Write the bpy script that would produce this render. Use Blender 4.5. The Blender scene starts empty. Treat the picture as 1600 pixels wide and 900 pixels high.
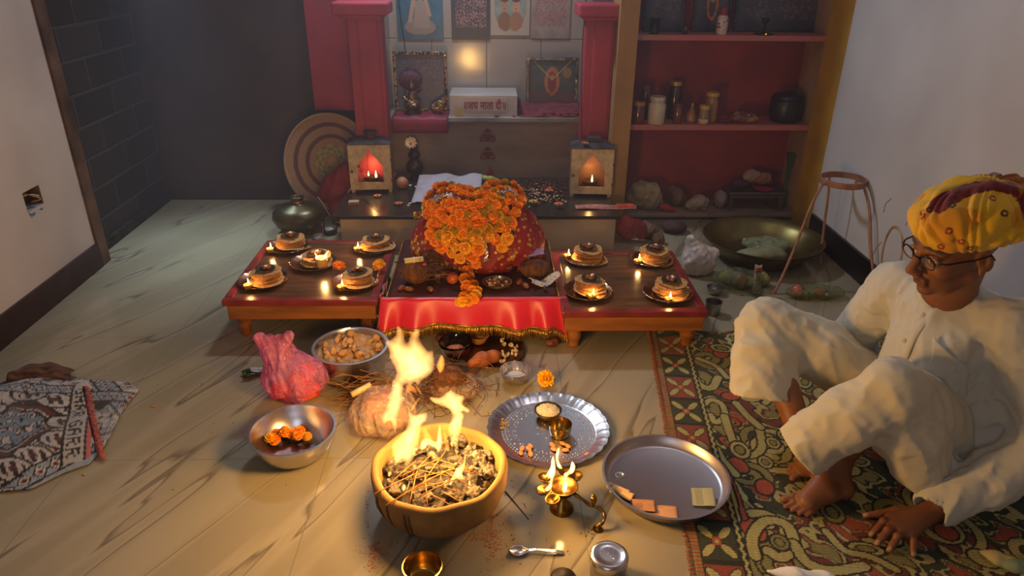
import bpy, bmesh, math, random
import numpy as np
from mathutils import Vector, Matrix
random.seed(7); RNG = np.random.default_rng(7)
SC = bpy.context.scene
COL = SC.collection
PI = math.pi

# ---------------------------------------------------------------- camera
CAM_H, PITCH, YAW, ROLL, FPX = 1.4, math.radians(25.7), math.radians(-1.8), math.radians(0.62), 1110.0
_f = Vector((-math.sin(YAW)*math.cos(PITCH), math.cos(YAW)*math.cos(PITCH), -math.sin(PITCH)))
_r = Vector((math.cos(YAW), math.sin(YAW), 0)); _u = _r.cross(_f)
CR = _r*math.cos(ROLL) + _u*math.sin(ROLL); CU = -_r*math.sin(ROLL) + _u*math.cos(ROLL); CF = _f
CO = Vector((0, 0, CAM_H))
cd = bpy.data.cameras.new('camera'); cam = bpy.data.objects.new('camera', cd); COL.objects.link(cam)
cd.sensor_width = 36.0; cd.lens = FPX*36.0/1600.0; cd.clip_start = 0.02
cam.matrix_world = Matrix(((CR.x, CU.x, -CF.x, 0), (CR.y, CU.y, -CF.y, 0), (CR.z, CU.z, -CF.z, CAM_H), (0, 0, 0, 1)))
SC.camera = cam
def ray(px, py): return CF + CR*((px-800)/FPX) - CU*((py-450)/FPX)
def at(px, py, z=0.0):                      # the point of the place at height z seen at that pixel of the photograph
    d = ray(px, py); return CO + d*((z-CAM_H)/d.z)
def aty(px, py, y):                         # the point at room depth y
    d = ray(px, py); return CO + d*(y/d.y)

# ---------------------------------------------------------------- world, lights, exposure
SC.view_settings.view_transform = 'Standard'; SC.view_settings.look = 'None'
SC.view_settings.gamma = 1.0; SC.view_settings.use_curve_mapping = False
SC.view_settings.exposure = -0.12
w = bpy.data.worlds.new('world'); SC.world = w; w.use_nodes = True
w.node_tree.nodes['Background'].inputs[0].default_value = (0.55, 0.7, 1.0, 1); w.node_tree.nodes['Background'].inputs[1].default_value = 0.2
def light(name, kind, loc, energy, color, size=0.1, rot=None, size_y=None):
    l = bpy.data.lights.new(name, kind); l.energy = energy; l.color = color
    if kind == 'AREA':
        l.size = size
        if size_y: l.shape = 'RECTANGLE'; l.size_y = size_y
    else: l.shadow_soft_size = size
    o = bpy.data.objects.new(name, l); o.location = loc; COL.objects.link(o)
    if rot is not None: o.rotation_euler = rot
    return o
def aim(o, t):
    o.rotation_euler = (Vector(t)-o.location).to_track_quat('-Z', 'Y').to_euler()
L = light('led_tube_light', 'AREA', (-0.42, 3.80, 2.15), 27, (0.78, 0.88, 1.0), 0.30, size_y=0.12); aim(L, (0.25, 2.3, 0))
L = light('rear_fill_light', 'AREA', (-0.5, -0.95, 1.5), 8, (0.85, 0.9, 1.0), 1.0, size_y=1.5); aim(L, (0, 2.5, 0.3))  # added soft cool fill from behind the camera, no doorway in the rear wall
L = light('passage_daylight', 'AREA', (-1.72, 4.0, 1.9), 2.2, (0.6, 0.82, 1.0), 0.25); aim(L, (-1.45, 3.35, 0)); L.data.spread = math.radians(40)
light('added_fill_light', 'POINT', (0.75, 2.45, 2.5), 9.0, (0.93, 0.90, 1.0), 0.06)  # added unseen lamp that lifts the back of the room and the alcove
FIRE = (1.0, 0.53, 0.14)
light('fire_light_low', 'POINT', (-0.12, 1.52, 0.27), 11.0, FIRE, 0.05)
light('fire_light_high', 'POINT', (-0.21, 1.52, 0.44), 20.0, FIRE, 0.07)
SC.cycles.use_denoising = True
SC.cycles.max_bounces = 8; SC.cycles.transparent_max_bounces = 12; SC.cycles.sample_clamp_indirect = 4.0
SC.cycles.volume_bounces = 0; SC.cycles.caustics_reflective = False; SC.cycles.caustics_refractive = False
# ---------------------------------------------------------------- helpers: materials
def lin(h):
    if isinstance(h, str):
        h = h.lstrip('#'); c = [int(h[i:i+2], 16)/255 for i in (0, 2, 4)]
    else: c = list(h)
    return tuple(((x/12.92) if x <= 0.04045 else ((x+0.055)/1.055)**2.4) for x in c)
MATS = {}
def mat(name, col='#808080', rough=0.5, metal=0.0, col2=None, nscale=8.0, ndet=4.0, contrast=(0.35, 0.65), bump=None,
        trans=0.0, alpha=1.0, emis=None, vcol=None, sheen=0.0, coat=0.0, sss=None, ior=1.45, stretch=None, aniso=0.0, two=None):
    if name in MATS: return MATS[name]
    m = bpy.data.materials.new(name); m.use_nodes = True; nt = m.node_tree; N = nt.nodes; Lk = nt.links
    b = N['Principled BSDF']
    b.inputs['Base Color'].default_value = (*lin(col), 1); b.inputs['Roughness'].default_value = rough
    b.inputs['Metallic'].default_value = metal; b.inputs['IOR'].default_value = ior
    b.inputs['Transmission Weight'].default_value = trans; b.inputs['Alpha'].default_value = alpha
    b.inputs['Sheen Weight'].default_value = sheen; b.inputs['Coat Weight'].default_value = coat
    if sss: b.inputs['Subsurface Weight'].default_value = sss; b.inputs['Subsurface Scale'].default_value = 0.01
    if emis: b.inputs['Emission Color'].default_value = (*lin(emis[0]), 1); b.inputs['Emission Strength'].default_value = emis[1]
    tc = N.new('ShaderNodeTexCoord'); vec = tc.outputs['Object']
    if stretch:
        mp = N.new('ShaderNodeMapping'); mp.inputs['Scale'].default_value = stretch; Lk.new(vec, mp.inputs[0]); vec = mp.outputs[0]
    src = None
    if vcol:
        a = N.new('ShaderNodeAttribute'); a.attribute_name = vcol; src = a.outputs['Color']
    if col2:
        n = N.new('ShaderNodeTexNoise'); n.inputs['Scale'].default_value = nscale; n.inputs['Detail'].default_value = ndet; Lk.new(vec, n.inputs['Vector'])
        mr = N.new('ShaderNodeMapRange'); mr.inputs[1].default_value = contrast[0]; mr.inputs[2].default_value = contrast[1]; Lk.new(n.outputs['Fac'], mr.inputs[0])
        mx = N.new('ShaderNodeMix'); mx.data_type = 'RGBA'; Lk.new(mr.outputs[0], mx.inputs[0])
        mx.inputs[6].default_value = (*lin(col), 1); mx.inputs[7].default_value = (*lin(col2), 1)
        if src:
            mx.blend_type = 'MULTIPLY'; Lk.new(src, mx.inputs[6])
        src = mx.outputs[2]
    if src: Lk.new(src, b.inputs['Base Color'])
    if bump:
        n = N.new('ShaderNodeTexNoise'); n.inputs['Scale'].default_value = bump[0]; n.inputs['Detail'].default_value = 5; Lk.new(vec, n.inputs['Vector'])
        bp = N.new('ShaderNodeBump'); bp.inputs['Strength'].default_value = bump[1]; bp.inputs['Distance'].default_value = bump[2] if len(bump) > 2 else 0.005
        Lk.new(n.outputs['Fac'], bp.inputs['Height']); Lk.new(bp.outputs[0], b.inputs['Normal'])
    MATS[name] = m; return m
def nodes(m): return m.node_tree.nodes, m.node_tree.links
def thin_plastic(name, col, opacity=0.35, rough=0.15):
    if name in MATS: return MATS[name]
    m = bpy.data.materials.new(name); m.use_nodes = True; N, Lk = nodes(m); b = N['Principled BSDF']
    b.inputs['Base Color'].default_value = (*lin(col), 1); b.inputs['Roughness'].default_value = rough
    t = N.new('ShaderNodeBsdfTransparent'); t.inputs[0].default_value = (*[min(1, .35+x) for x in lin(col)], 1)
    n = N.new('ShaderNodeTexNoise'); n.inputs['Scale'].default_value = 25; n.inputs['Detail'].default_value = 3; n.inputs['Distortion'].default_value = 1.5
    tc = N.new('ShaderNodeTexCoord'); Lk.new(tc.outputs['Object'], n.inputs['Vector'])
    bp = N.new('ShaderNodeBump'); bp.inputs['Strength'].default_value = 0.9; bp.inputs['Distance'].default_value = 0.01
    Lk.new(n.outputs['Fac'], bp.inputs['Height']); Lk.new(bp.outputs[0], b.inputs['Normal'])
    mr = N.new('ShaderNodeMapRange'); mr.inputs[1].default_value = .3; mr.inputs[2].default_value = .7
    mr.inputs[3].default_value = opacity*.6; mr.inputs[4].default_value = min(1, opacity*1.5); Lk.new(n.outputs['Fac'], mr.inputs[0])
    mx = N.new('ShaderNodeMixShader'); Lk.new(mr.outputs[0], mx.inputs[0]); Lk.new(t.outputs[0], mx.inputs[1]); Lk.new(b.outputs[0], mx.inputs[2])
    Lk.new(mx.outputs[0], N['Material Output'].inputs[0]); MATS[name] = m; return m
def flame_volume(name, col, strength):
    m = bpy.data.materials.new(name); m.use_nodes = True; N, Lk = nodes(m); N.remove(N['Principled BSDF'])
    e = N.new('ShaderNodeEmission'); e.inputs[0].default_value = (*col, 1); e.inputs[1].default_value = strength
    Lk.new(e.outputs[0], N['Material Output'].inputs['Volume']); return m
def flame_surface(name, col, strength):
    m = bpy.data.materials.new(name); m.use_nodes = True; N, Lk = nodes(m); N.remove(N['Principled BSDF'])
    e = N.new('ShaderNodeEmission'); e.inputs[0].default_value = (*col, 1); e.inputs[1].default_value = strength
    Lk.new(e.outputs[0], N['Material Output'].inputs['Surface']); return m

# ---------------------------------------------------------------- helpers: mesh collecting
class M:
    def __init__(s): s.v = []; s.f = []; s.mi = []; s.cur = 0
    def add(s, vs, fs):
        o = len(s.v); s.v += [tuple(x) for x in vs]; s.f += [tuple(i+o for i in f) for f in fs]; s.mi += [s.cur]*len(fs); return s
    def box(s, c, d, rz=0.0, rx=0.0, ry=0.0, taper=1.0):
        R = Matrix.Rotation(rz, 3, 'Z') @ Matrix.Rotation(ry, 3, 'Y') @ Matrix.Rotation(rx, 3, 'X'); vs = []
        for z in (-1, 1):
            t = taper if z > 0 else 1
            for x, y in ((-1, -1), (1, -1), (1, 1), (-1, 1)):
                vs.append(Vector(c) + R @ Vector((x*d[0]/2*t, y*d[1]/2*t, z*d[2]/2)))
        return s.add(vs, [(3, 2, 1, 0), (4, 5, 6, 7), (0, 1, 5, 4), (1, 2, 6, 5), (2, 3, 7, 6), (3, 0, 4, 7)])
    def bb(s, x0, x1, y0, y1, z0, z1): return s.box(((x0+x1)/2, (y0+y1)/2, (z0+z1)/2), (x1-x0, y1-y0, z1-z0))
    def lathe(s, prof, n=32, c=(0, 0, 0), wob=None, close=False, T=None):
        o = []; k = len(prof)
        for j in range(n):
            a = 2*PI*j/n
            for i, (r, z) in enumerate(prof):
                rr, zz = (r, z) if wob is None else wob(a, r, z, i)
                p = Vector((rr*math.cos(a), rr*math.sin(a), zz))
                if T is not None: p = T @ p
                o.append((c[0]+p.x, c[1]+p.y, c[2]+p.z))
        fs = []
        for j in range(n):
            j2 = (j+1) % n
            for i in range(k-1):
                fs.append((j*k+i, j2*k+i, j2*k+i+1, j*k+i+1))
        if close: 
            for j in range(n):
                j2 = (j+1) % n; fs.append((j*k+k-1, j2*k+k-1, j2*k, j*k))
        return s.add(o, fs)
    def tube(s, pts, rad, n=8, caps=True, flat=1.0):
        pts = [Vector(p) for p in pts]; m = len(pts); rad = [rad]*m if not hasattr(rad, '__len__') else rad
        o = []; up = Vector((0, 0, 1)); prev = None
        for i, p in enumerate(pts):
            t = (pts[min(i+1, m-1)] - pts[max(i-1, 0)])
            if t.length < 1e-9: t = Vector((0, 0, 1))
            t.normalize()
            if prev is None:
                a = up if abs(t.z) < .95 else Vector((1, 0, 0)); nx = t.cross(a).normalized()
            else:
                nx = (prev - t*prev.dot(t))
                nx = nx.normalized() if nx.length > 1e-6 else t.orthogonal().normalized()
            prev = nx; ny = t.cross(nx)
            for j in range(n):
                a = 2*PI*j/n; o.append(p + nx*(rad[i]*math.cos(a)) + ny*(rad[i]*flat*math.sin(a)))
        fs = [(i*n+j, i*n+(j+1) % n, (i+1)*n+(j+1) % n, (i+1)*n+j) for i in range(m-1) for j in range(n)]
        if caps: fs += [tuple(range(n-1, -1, -1)), tuple((m-1)*n+j for j in range(n))]
        return s.add(o, fs)
    def ball(s, c, r, n=12, k=8, T=None):
        r = (r, r, r) if not hasattr(r, '__len__') else r; o = []
        for i in range(1, k):
            th = PI*i/k
            for j in range(n):
                a = 2*PI*j/n; p = Vector((r[0]*math.sin(th)*math.cos(a), r[1]*math.sin(th)*math.sin(a), r[2]*math.cos(th)))
                if T is not None: p = T @ p
                o.append(Vector(c)+p)
        tp = Vector((0, 0, r[2])); bt = Vector((0, 0, -r[2]))
        if T is not None: tp = T @ tp; bt = T @ bt
        o += [Vector(c)+tp, Vector(c)+bt]; q = (k-1)*n
        fs = [(i*n+j, (i+1)*n+j, (i+1)*n+(j+1) % n, i*n+(j+1) % n) for i in range(k-2) for j in range(n)]
        fs += [(q, j, (j+1) % n) for j in range(n)] + [(q+1, (k-2)*n+(j+1) % n, (k-2)*n+j) for j in range(n)]
        return s.add(o, fs)
    def grid(s, nx, ny, fn):
        o = [fn(i/nx, j/ny) for j in range(ny+1) for i in range(nx+1)]
        return s.add(o, [(j*(nx+1)+i, j*(nx+1)+i+1, (j+1)*(nx+1)+i+1, (j+1)*(nx+1)+i) for j in range(ny) for i in range(nx)])
    def build(s, name, m, parent=None, smooth=True, bevel=0.0, solid=0.0, sub=0, loc=None, rot=None, col=None, off=0.0, angle=None):
        me = bpy.data.meshes.new(name); me.from_pydata(s.v, [], s.f)
        for mm in (m if isinstance(m, (list, tuple)) else [m]): me.materials.append(mm)
        if s.cur: me.polygons.foreach_set('material_index', s.mi)
        if col is not None: setcol(me, col)
        return finish(name, me, parent, smooth, bevel, solid, sub, loc, rot, off, angle)
def setcol(me, col):
    a = me.color_attributes.new('Col', 'FLOAT_COLOR', 'POINT'); c = np.ones((len(me.vertices), 4), np.float32); c[:, :3] = col
    a.data.foreach_set('color', c.ravel())
def finish(name, me, parent=None, smooth=True, bevel=0.0, solid=0.0, sub=0, loc=None, rot=None, off=0.0, angle=None):
    me.validate(); me.update()
    if smooth: me.polygons.foreach_set('use_smooth', [True]*len(me.polygons))
    o = bpy.data.objects.new(name, me); COL.objects.link(o)
    if loc is not None: o.location = loc
    if rot is not None: o.rotation_euler = rot
    if parent is not None: o.parent = parent
    if solid: md = o.modifiers.new('solid', 'SOLIDIFY'); md.thickness = solid; md.offset = off
    if bevel: md = o.modifiers.new('bevel', 'BEVEL'); md.width = bevel; md.segments = 2; md.limit_method = 'ANGLE'; md.angle_limit = math.radians(40)
    if sub: md = o.modifiers.new('sub', 'SUBSURF'); md.levels = sub; md.render_levels = sub
    if smooth and (bevel or angle):
        try: me.set_sharp_from_angle(angle=math.radians(angle or 40))
        except Exception: pass
    return o
def tag(o, label, cat, group=None, kind=None):
    o['label'] = label; o['category'] = cat
    if group: o['group'] = group
    if kind: o['kind'] = kind
    return o
def thing(name, label, cat, loc=(0, 0, 0), rz=0.0, group=None):
    o = bpy.data.objects.new(name, None); COL.objects.link(o); o.location = loc; o.rotation_euler = (0, 0, rz); o.empty_display_size = .05
    return tag(o, label, cat, group)
def struct(o): o['kind'] = 'structure'; return o
def dup(root, loc, rz=None, label=None, group=None, scale=None, rot=None):
    r = root.copy(); COL.objects.link(r); r.location = loc
    if rz is not None: r.rotation_euler = (0, 0, rz)
    if rot is not None: r.rotation_euler = rot
    if scale is not None: r.scale = (scale,)*3 if not hasattr(scale, '__len__') else scale
    if label: r['label'] = label
    if group: r['group'] = group
    for ch in list(KIDS.get(root.name, [])) or [c for c in root.children]:
        c = ch.copy(); COL.objects.link(c); c.parent = r
        for g in list(ch.children):
            d = g.copy(); COL.objects.link(d); d.parent = c
    return r
KIDS = {}

# ---------------------------------------------------------------- helpers: smooth signed distance sculpting
def nz(p, s=1.0, seed=0.0):       # cheap smooth noise, about -1..1
    x, y, z = p[0]*s+seed, p[1]*s+seed*1.7, p[2]*s-seed*.6
    return (np.sin(x+1.3*np.sin(y*1.1+.5)) + np.sin(y*1.2+1.1*np.sin(z*1.3)) + np.sin(z*1.1+1.2*np.sin(x*.9+2)) + .6*np.sin(2.3*x+1.9*y-2.1*z))/3.2
class SDF:
    def __init__(s, lo, hi, h):
        s.lo = np.array(lo, float); s.h = h; s.n = (np.ceil((np.array(hi)-s.lo)/h)+1).astype(int)
        s.ax = [(s.lo[i]+h*np.arange(s.n[i])).astype(np.float32) for i in range(3)]
        s.g = np.full(tuple(s.n), 1.0, np.float32)
    def _box(s, lo, hi, pad):
        i0 = np.clip(((np.array(lo)-pad-s.lo)/s.h).astype(int), 0, s.n); i1 = np.clip(((np.array(hi)+pad-s.lo)/s.h).astype(int)+2, 0, s.n)
        sl = tuple(slice(a, b) for a, b in zip(i0, i1))
        if any(a >= b for a, b in zip(i0, i1)): return None, None
        P = np.meshgrid(s.ax[0][sl[0]], s.ax[1][sl[1]], s.ax[2][sl[2]], indexing='ij', sparse=True); return sl, P
    def _mix(s, sl, d, k, mode):
        a = s.g[sl]
        if mode == 'sub':
            if k > 0: hh = np.maximum(k-np.abs(-d-a), 0)/k; s.g[sl] = np.maximum(a, -d)+hh*hh*k/4
            else: s.g[sl] = np.maximum(a, -d)
        else:
            if k > 0: hh = np.maximum(k-np.abs(a-d), 0)/k; s.g[sl] = np.minimum(a, d)-hh*hh*k/4
            else: s.g[sl] = np.minimum(a, d)
    def cap(s, a, b, ra, rb=None, k=0.01, mode='add', sq=None):
        rb = ra if rb is None else rb; a = np.array(a, np.float32); b = np.array(b, np.float32); R = max(ra, rb)
        if sq: R *= 1.5
        sl, P = s._box(np.minimum(a, b)-R, np.maximum(a, b)+R, k+3*s.h)
        if sl is None: return s
        ab = b-a; L2 = max(float(ab@ab), 1e-9)
        t = np.clip(((P[0]-a[0])*ab[0]+(P[1]-a[1])*ab[1]+(P[2]-a[2])*ab[2])/L2, 0, 1)
        dx, dy, dz = P[0]-a[0]-ab[0]*t, P[1]-a[1]-ab[1]*t, P[2]-a[2]-ab[2]*t
        if sq: dx, dy, dz = dx/sq[0], dy/sq[1], dz/sq[2]
        s._mix(sl, np.sqrt(dx*dx+dy*dy+dz*dz)-(ra+(rb-ra)*t), k, mode); return s
    def chain(s, pts, k=0.01, mode='add', sq=None):
        for a, b in zip(pts[:-1], pts[1:]): s.cap(a[:3], b[:3], a[3], b[3], k, mode, sq)
        return s
    def ell(s, c, r, k=0.01, R=None, mode='add'):
        rm = max(r); sl, P = s._box(np.array(c)-rm, np.array(c)+rm, k+3*s.h)
        if sl is None: return s
        q = [P[0]-c[0], P[1]-c[1], P[2]-c[2]]
        if R is not None:
            Rt = np.array(R).T; q = [Rt[i][0]*q[0]+Rt[i][1]*q[1]+Rt[i][2]*q[2] for i in range(3)]
        k0 = np.sqrt((q[0]/r[0])**2+(q[1]/r[1])**2+(q[2]/r[2])**2); k1 = np.sqrt((q[0]/r[0]**2)**2+(q[1]/r[1]**2)**2+(q[2]/r[2]**2)**2)+1e-6
        s._mix(sl, (k0*(k0-1)/k1).astype(np.float32), k, mode); return s
    def box(s, c, r, rnd=0.005, k=0.01, R=None, mode='add'):
        rm = float(np.linalg.norm(r)); sl, P = s._box(np.array(c)-rm, np.array(c)+rm, k+3*s.h)
        if sl is None: return s
        q = [P[0]-c[0], P[1]-c[1], P[2]-c[2]]
        if R is not None:
            Rt = np.array(R).T; q = [Rt[i][0]*q[0]+Rt[i][1]*q[1]+Rt[i][2]*q[2] for i in range(3)]
        q = [np.abs(q[i])-(r[i]-rnd) for i in range(3)]
        d = np.sqrt(sum(np.maximum(x, 0)**2 for x in q))+np.minimum(np.maximum(np.maximum(q[0], q[1]), q[2]), 0)-rnd
        s._mix(sl, d, k, mode); return s
    def disp(s, fn):
        P = np.meshgrid(*s.ax, indexing='ij', sparse=True); s.g += fn(P).astype(np.float32); return s
    def cut(s, n, d, keep_below=True):   # keep the half space n.p < d
        P = np.meshgrid(*s.ax, indexing='ij', sparse=True); e = P[0]*n[0]+P[1]*n[1]+P[2]*n[2]-d
        s.g = np.maximum(s.g, e.astype(np.float32)); return s
    def mesh(s):
        g = s.g.copy(); g[0] = g[-1] = 1; g[:, 0] = g[:, -1] = 1; g[:, :, 0] = g[:, :, -1] = 1
        ins = g < 0; n = np.array(g.shape)-1
        cnt = sum(ins[a:a+n[0], b:b+n[1], c:c+n[2]].astype(np.int8) for a in (0, 1) for b in (0, 1) for c in (0, 1))
        act = np.argwhere((cnt > 0) & (cnt < 8)); idx = -np.ones(tuple(n), np.int64); idx[tuple(act.T)] = np.arange(len(act))
        acc = np.zeros((len(act), 3)); num = np.zeros(len(act))
        cs = [(a, b, c) for a in (0, 1) for b in (0, 1) for c in (0, 1)]
        for c0 in cs:
            for ax in range(3):
                if c0[ax]: continue
                c1 = list(c0); c1[ax] = 1
                v0 = g[tuple((act+c0).T)]; v1 = g[tuple((act+c1).T)]; m = (v0 < 0) != (v1 < 0)
                t = np.where(m, v0/np.where(m, v0-v1, 1), 0); p = np.tile(np.array(c0, float), (len(act), 1)); p[:, ax] = t
                acc += p*m[:, None]; num += m
        V = (act+acc/np.maximum(num, 1)[:, None])*s.h+s.lo
        F = []
        for ax in range(3):
            u, w2 = (ax+1) % 3, (ax+2) % 3
            a = ins; b = np.roll(ins, -1, ax); e = np.argwhere(a != b)
            e = e[(e[:, ax] < n[ax]) & (e[:, u] > 0) & (e[:, u] < n[u]) & (e[:, w2] > 0) & (e[:, w2] < n[w2])]
            du = np.zeros(3, int); du[u] = 1; dw = np.zeros(3, int); dw[w2] = 1
            q = np.stack([idx[tuple((e-du-dw).T)], idx[tuple((e-dw).T)], idx[tuple(e.T)], idx[tuple((e-du).T)]], 1)
            fl = ins[tuple(e.T)]; q[~fl] = q[~fl][:, ::-1]; F.append(q)
        F = np.concatenate(F); F = F[(F >= 0).all(1)]
        return V, F
    def build(s, name, m, parent=None, smooth_it=2, col=None, loc=None, **kw):
        V, F = s.mesh(); 
        for _ in range(smooth_it):
            acc = np.zeros_like(V); c = np.zeros(len(V))
            for i in range(4):
                j = F[:, (i+1) % 4]; np.add.at(acc, F[:, i], V[j]); np.add.at(c, F[:, i], 1)
                np.add.at(acc, j, V[F[:, i]]); np.add.at(c, j, 1)
            V = .5*V+.5*acc/np.maximum(c, 1)[:, None]
        me = bpy.data.meshes.new(name); L0 = np.zeros(3) if loc is None else np.array(loc)
        me.from_pydata((V-L0).tolist(), [], F.tolist()); me.materials.append(m)
        if col is not None: setcol(me, col(V))
        return finish(name, me, parent, loc=loc, **kw)
def rotm(rx=0, ry=0, rz=0): return np.array(Matrix.Rotation(rz, 3, 'Z') @ Matrix.Rotation(ry, 3, 'Y') @ Matrix.Rotation(rx, 3, 'X'))
def cr(pts, n=6):      # Catmull-Rom through points of any size
    P = [np.array(p, float) for p in pts]; P = [2*P[0]-P[1]]+P+[2*P[-1]-P[-2]]; out = []
    for i in range(1, len(P)-2):
        for j in range(n):
            t = j/n; a, b, c, d = P[i-1], P[i], P[i+1], P[i+2]
            out.append(.5*((2*b)+(-a+c)*t+(2*a-5*b+4*c-d)*t*t+(-a+3*b-3*c+d)*t**3))
    out.append(P[-2]); return out
def plate_of(size, fn, res):   # coloured flat picture: rows of squares; fn(U, V) -> rgb arrays, U V in 0..1
    nx, ny = max(2, int(size[0]/res)), max(2, int(size[1]/res))
    U, V = np.meshgrid(np.linspace(0, 1, nx+1), np.linspace(0, 1, ny+1)); c = fn(U, V).reshape(-1, 3)
    return nx, ny, c
# ---------------------------------------------------------------- common materials
steel = mat('steel', '#d0ccd0', .27, 1.0, bump=(60, .03, .002))
steel_d = mat('dull_steel', '#a8a4a0', .32, 1.0)
brass = mat('brass', '#b98a3c', .25, 1.0, col2='#6d4a1c', nscale=14, bump=(40, .1))
brass_old = mat('old_brass', '#8a7040', .35, 1.0, col2='#3e3018', nscale=9, bump=(25, .1))
copper_plate = mat('coppery_steel', '#c89a78', .25, 1.0, col2='#96705a', nscale=20)
white_cloth = mat('white_cloth', '#e4e0da', .9, bump=(300, .15, .001))
# ---------------------------------------------------------------- the setting
def tile_floor_mat():
    m = mat('marble_floor', '#969484', .16); N, Lk = nodes(m); b = N['Principled BSDF']
    tc = N.new('ShaderNodeTexCoord')
    mp = N.new('ShaderNodeMapping'); mp.vector_type = 'TEXTURE'; mp.inputs['Rotation'].default_value = (0, 0, math.radians(-27)); mp.inputs['Scale'].default_value = (.33, 3.0, 1); Lk.new(tc.outputs['Object'], mp.inputs[0])
    n = N.new('ShaderNodeTexNoise'); n.inputs['Scale'].default_value = 1.6; n.inputs['Detail'].default_value = 3; n.inputs['Distortion'].default_value = .15; Lk.new(mp.outputs[0], n.inputs[0])
    r = N.new('ShaderNodeValToRGB'); e = r.color_ramp.elements
    e[0].position = .43; e[0].color = (*lin('#a59a82'), 1); e[1].position = .57; e[1].color = (*lin('#998e77'), 1)
    for p, c in ((.492, '#9e937c'), (.504, '#746a5a'), (.510, '#a79c85')):
        x = e.new(p); x.color = (*lin(c), 1)
    Lk.new(n.outputs['Fac'], r.inputs[0])
    n2 = N.new('ShaderNodeTexNoise'); n2.inputs['Scale'].default_value = 1.1; n2.inputs['Detail'].default_value = 6; Lk.new(tc.outputs['Object'], n2.inputs[0])
    mx = N.new('ShaderNodeMix'); mx.data_type = 'RGBA'; mx.blend_type = 'MULTIPLY'; mr = N.new('ShaderNodeMapRange')
    mr.inputs[1].default_value = .4; mr.inputs[2].default_value = .75; mr.inputs[4].default_value = .8; Lk.new(n2.outputs['Fac'], mr.inputs[0]); Lk.new(mr.outputs[0], mx.inputs[0])
    Lk.new(r.outputs[0], mx.inputs[6]); mx.inputs[7].default_value = (*lin('#dcd8cb'), 1)
    bk = N.new('ShaderNodeTexBrick'); bk.offset = 0; bk.inputs['Scale'].default_value = 1; bk.inputs['Brick Width'].default_value = .745; bk.inputs['Row Height'].default_value = .745
    bk.inputs['Mortar Size'].default_value = .0014; bk.inputs['Mortar Smooth'].default_value = 0
    mp2 = N.new('ShaderNodeMapping'); mp2.inputs['Location'].default_value = (.5, -.235, 0); Lk.new(tc.outputs['Object'], mp2.inputs[0]); Lk.new(mp2.outputs[0], bk.inputs[0])
    m2 = N.new('ShaderNodeMix'); m2.data_type = 'RGBA'; Lk.new(bk.outputs['Fac'], m2.inputs[0]); Lk.new(mx.outputs[2], m2.inputs[6]); m2.inputs[7].default_value = (*lin('#837a6c'), 1)
    Lk.new(m2.outputs[2], b.inputs['Base Color'])
    n3 = N.new('ShaderNodeTexNoise'); n3.inputs['Scale'].default_value = 5; n3.inputs['Detail'].default_value = 6; Lk.new(tc.outputs['Object'], n3.inputs[0])
    m3 = N.new('ShaderNodeMapRange'); m3.inputs[3].default_value = .05; m3.inputs[4].default_value = .24; Lk.new(n3.outputs['Fac'], m3.inputs[0]); Lk.new(m3.outputs[0], b.inputs['Roughness'])
    return m
XL, XR, YB = -1.87, 1.72, 4.15
def atx(px, py, X):
    d = ray(px, py); return CO + d*(X/d.x)
struct(M().bb(-2.2, 1.95, -1.8, 4.5, -.08, 0).build('floor', tile_floor_mat(), smooth=False))
struct(M().bb(-2.2, 1.95, -1.8, 4.5, 2.7, 2.78).build('ceiling', mat('ceiling_paint', '#b9b4b0', .9), smooth=False))
wallp = mat('wall_paint_left', '#c3bab6', .85, col2='#b0a5a2', nscale=2.2, bump=(55, .12, .003))
def atx(px, py, X):
    d = ray(px, py); return CO + d*(X/d.x)
# left wall with the broken-out switch box
_h = atx(52, 312, XL); hy0, hy1, hz0, hz1 = _h.y-.055, _h.y+.06, _h.z-.035, _h.z+.045
m = M(); m.bb(-2.05, XL, -1.8, hy0, 0, 2.7); m.bb(-2.05, XL, hy1, 3.17, 0, 2.7); m.bb(-2.05, XL, hy0, hy1, 0, hz0); m.bb(-2.05, XL, hy0, hy1, hz1, 2.7)
struct(m.build('wall_left', wallp, smooth=False))
sw = thing('switch_box_hole', 'broken open dark switch box hole in the left white wall with blue plastic scrap', 'switch box', (XL, _h.y, _h.z))
m = M(); m.bb(-.07, -.064, -.055, .057, -.033, .043); m.bb(-.064, -.002, -.055, -.052, -.033, .043); m.bb(-.064, -.002, .056, .059, -.033, .043); m.bb(-.064, -.002, -.055, .057, .041, .044)
m.build('metal_box', mat('box_dark', '#39352c', .7, col2='#6b6048', nscale=30), sw, smooth=False)
m = M(); m.grid(8, 5, lambda u, v: (-.02+.012*math.sin(7*u+4*v)+.018*(1-v), -.05+.085*u, -.05+.03*v*(1-.5*u)-.006*math.sin(9*u)))
m.build('plastic_scrap', mat('blue_scrap', '#4d6f8c', .5), sw, solid=.001)
m = M(); m.tube(cr([(-.05, .02, .02), (-.02, .035, .005), (0, .045, -.012), (-.03, .03, -.02)], 5), .003, 6); m.build('wire', mat('tan_wire', '#b98a52', .5), sw)
m = M(); m.tube(cr([(-.05, 0, .01), (-.03, .04, .01), (-.005, .05, 0)], 5), .0025, 6); m.build('wire', mat('white_wire', '#d8d2c4', .5), sw)
struct(M().bb(-2.06, XL+.012, 3.16, 3.235, 0, 2.7).build('trim_doorframe', mat('frame_wood', '#6b5242', .6, col2='#3f2f28', nscale=6, bump=(30, .3)), smooth=False))
struct(M().bb(XL-.01, XL+.014, -1.8, 3.165, 0, .118).build('baseboard_left', mat('baseboard_brown', '#3a2728', .35, col2='#2b1c1e', nscale=12), smooth=False, bevel=.002))
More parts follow.
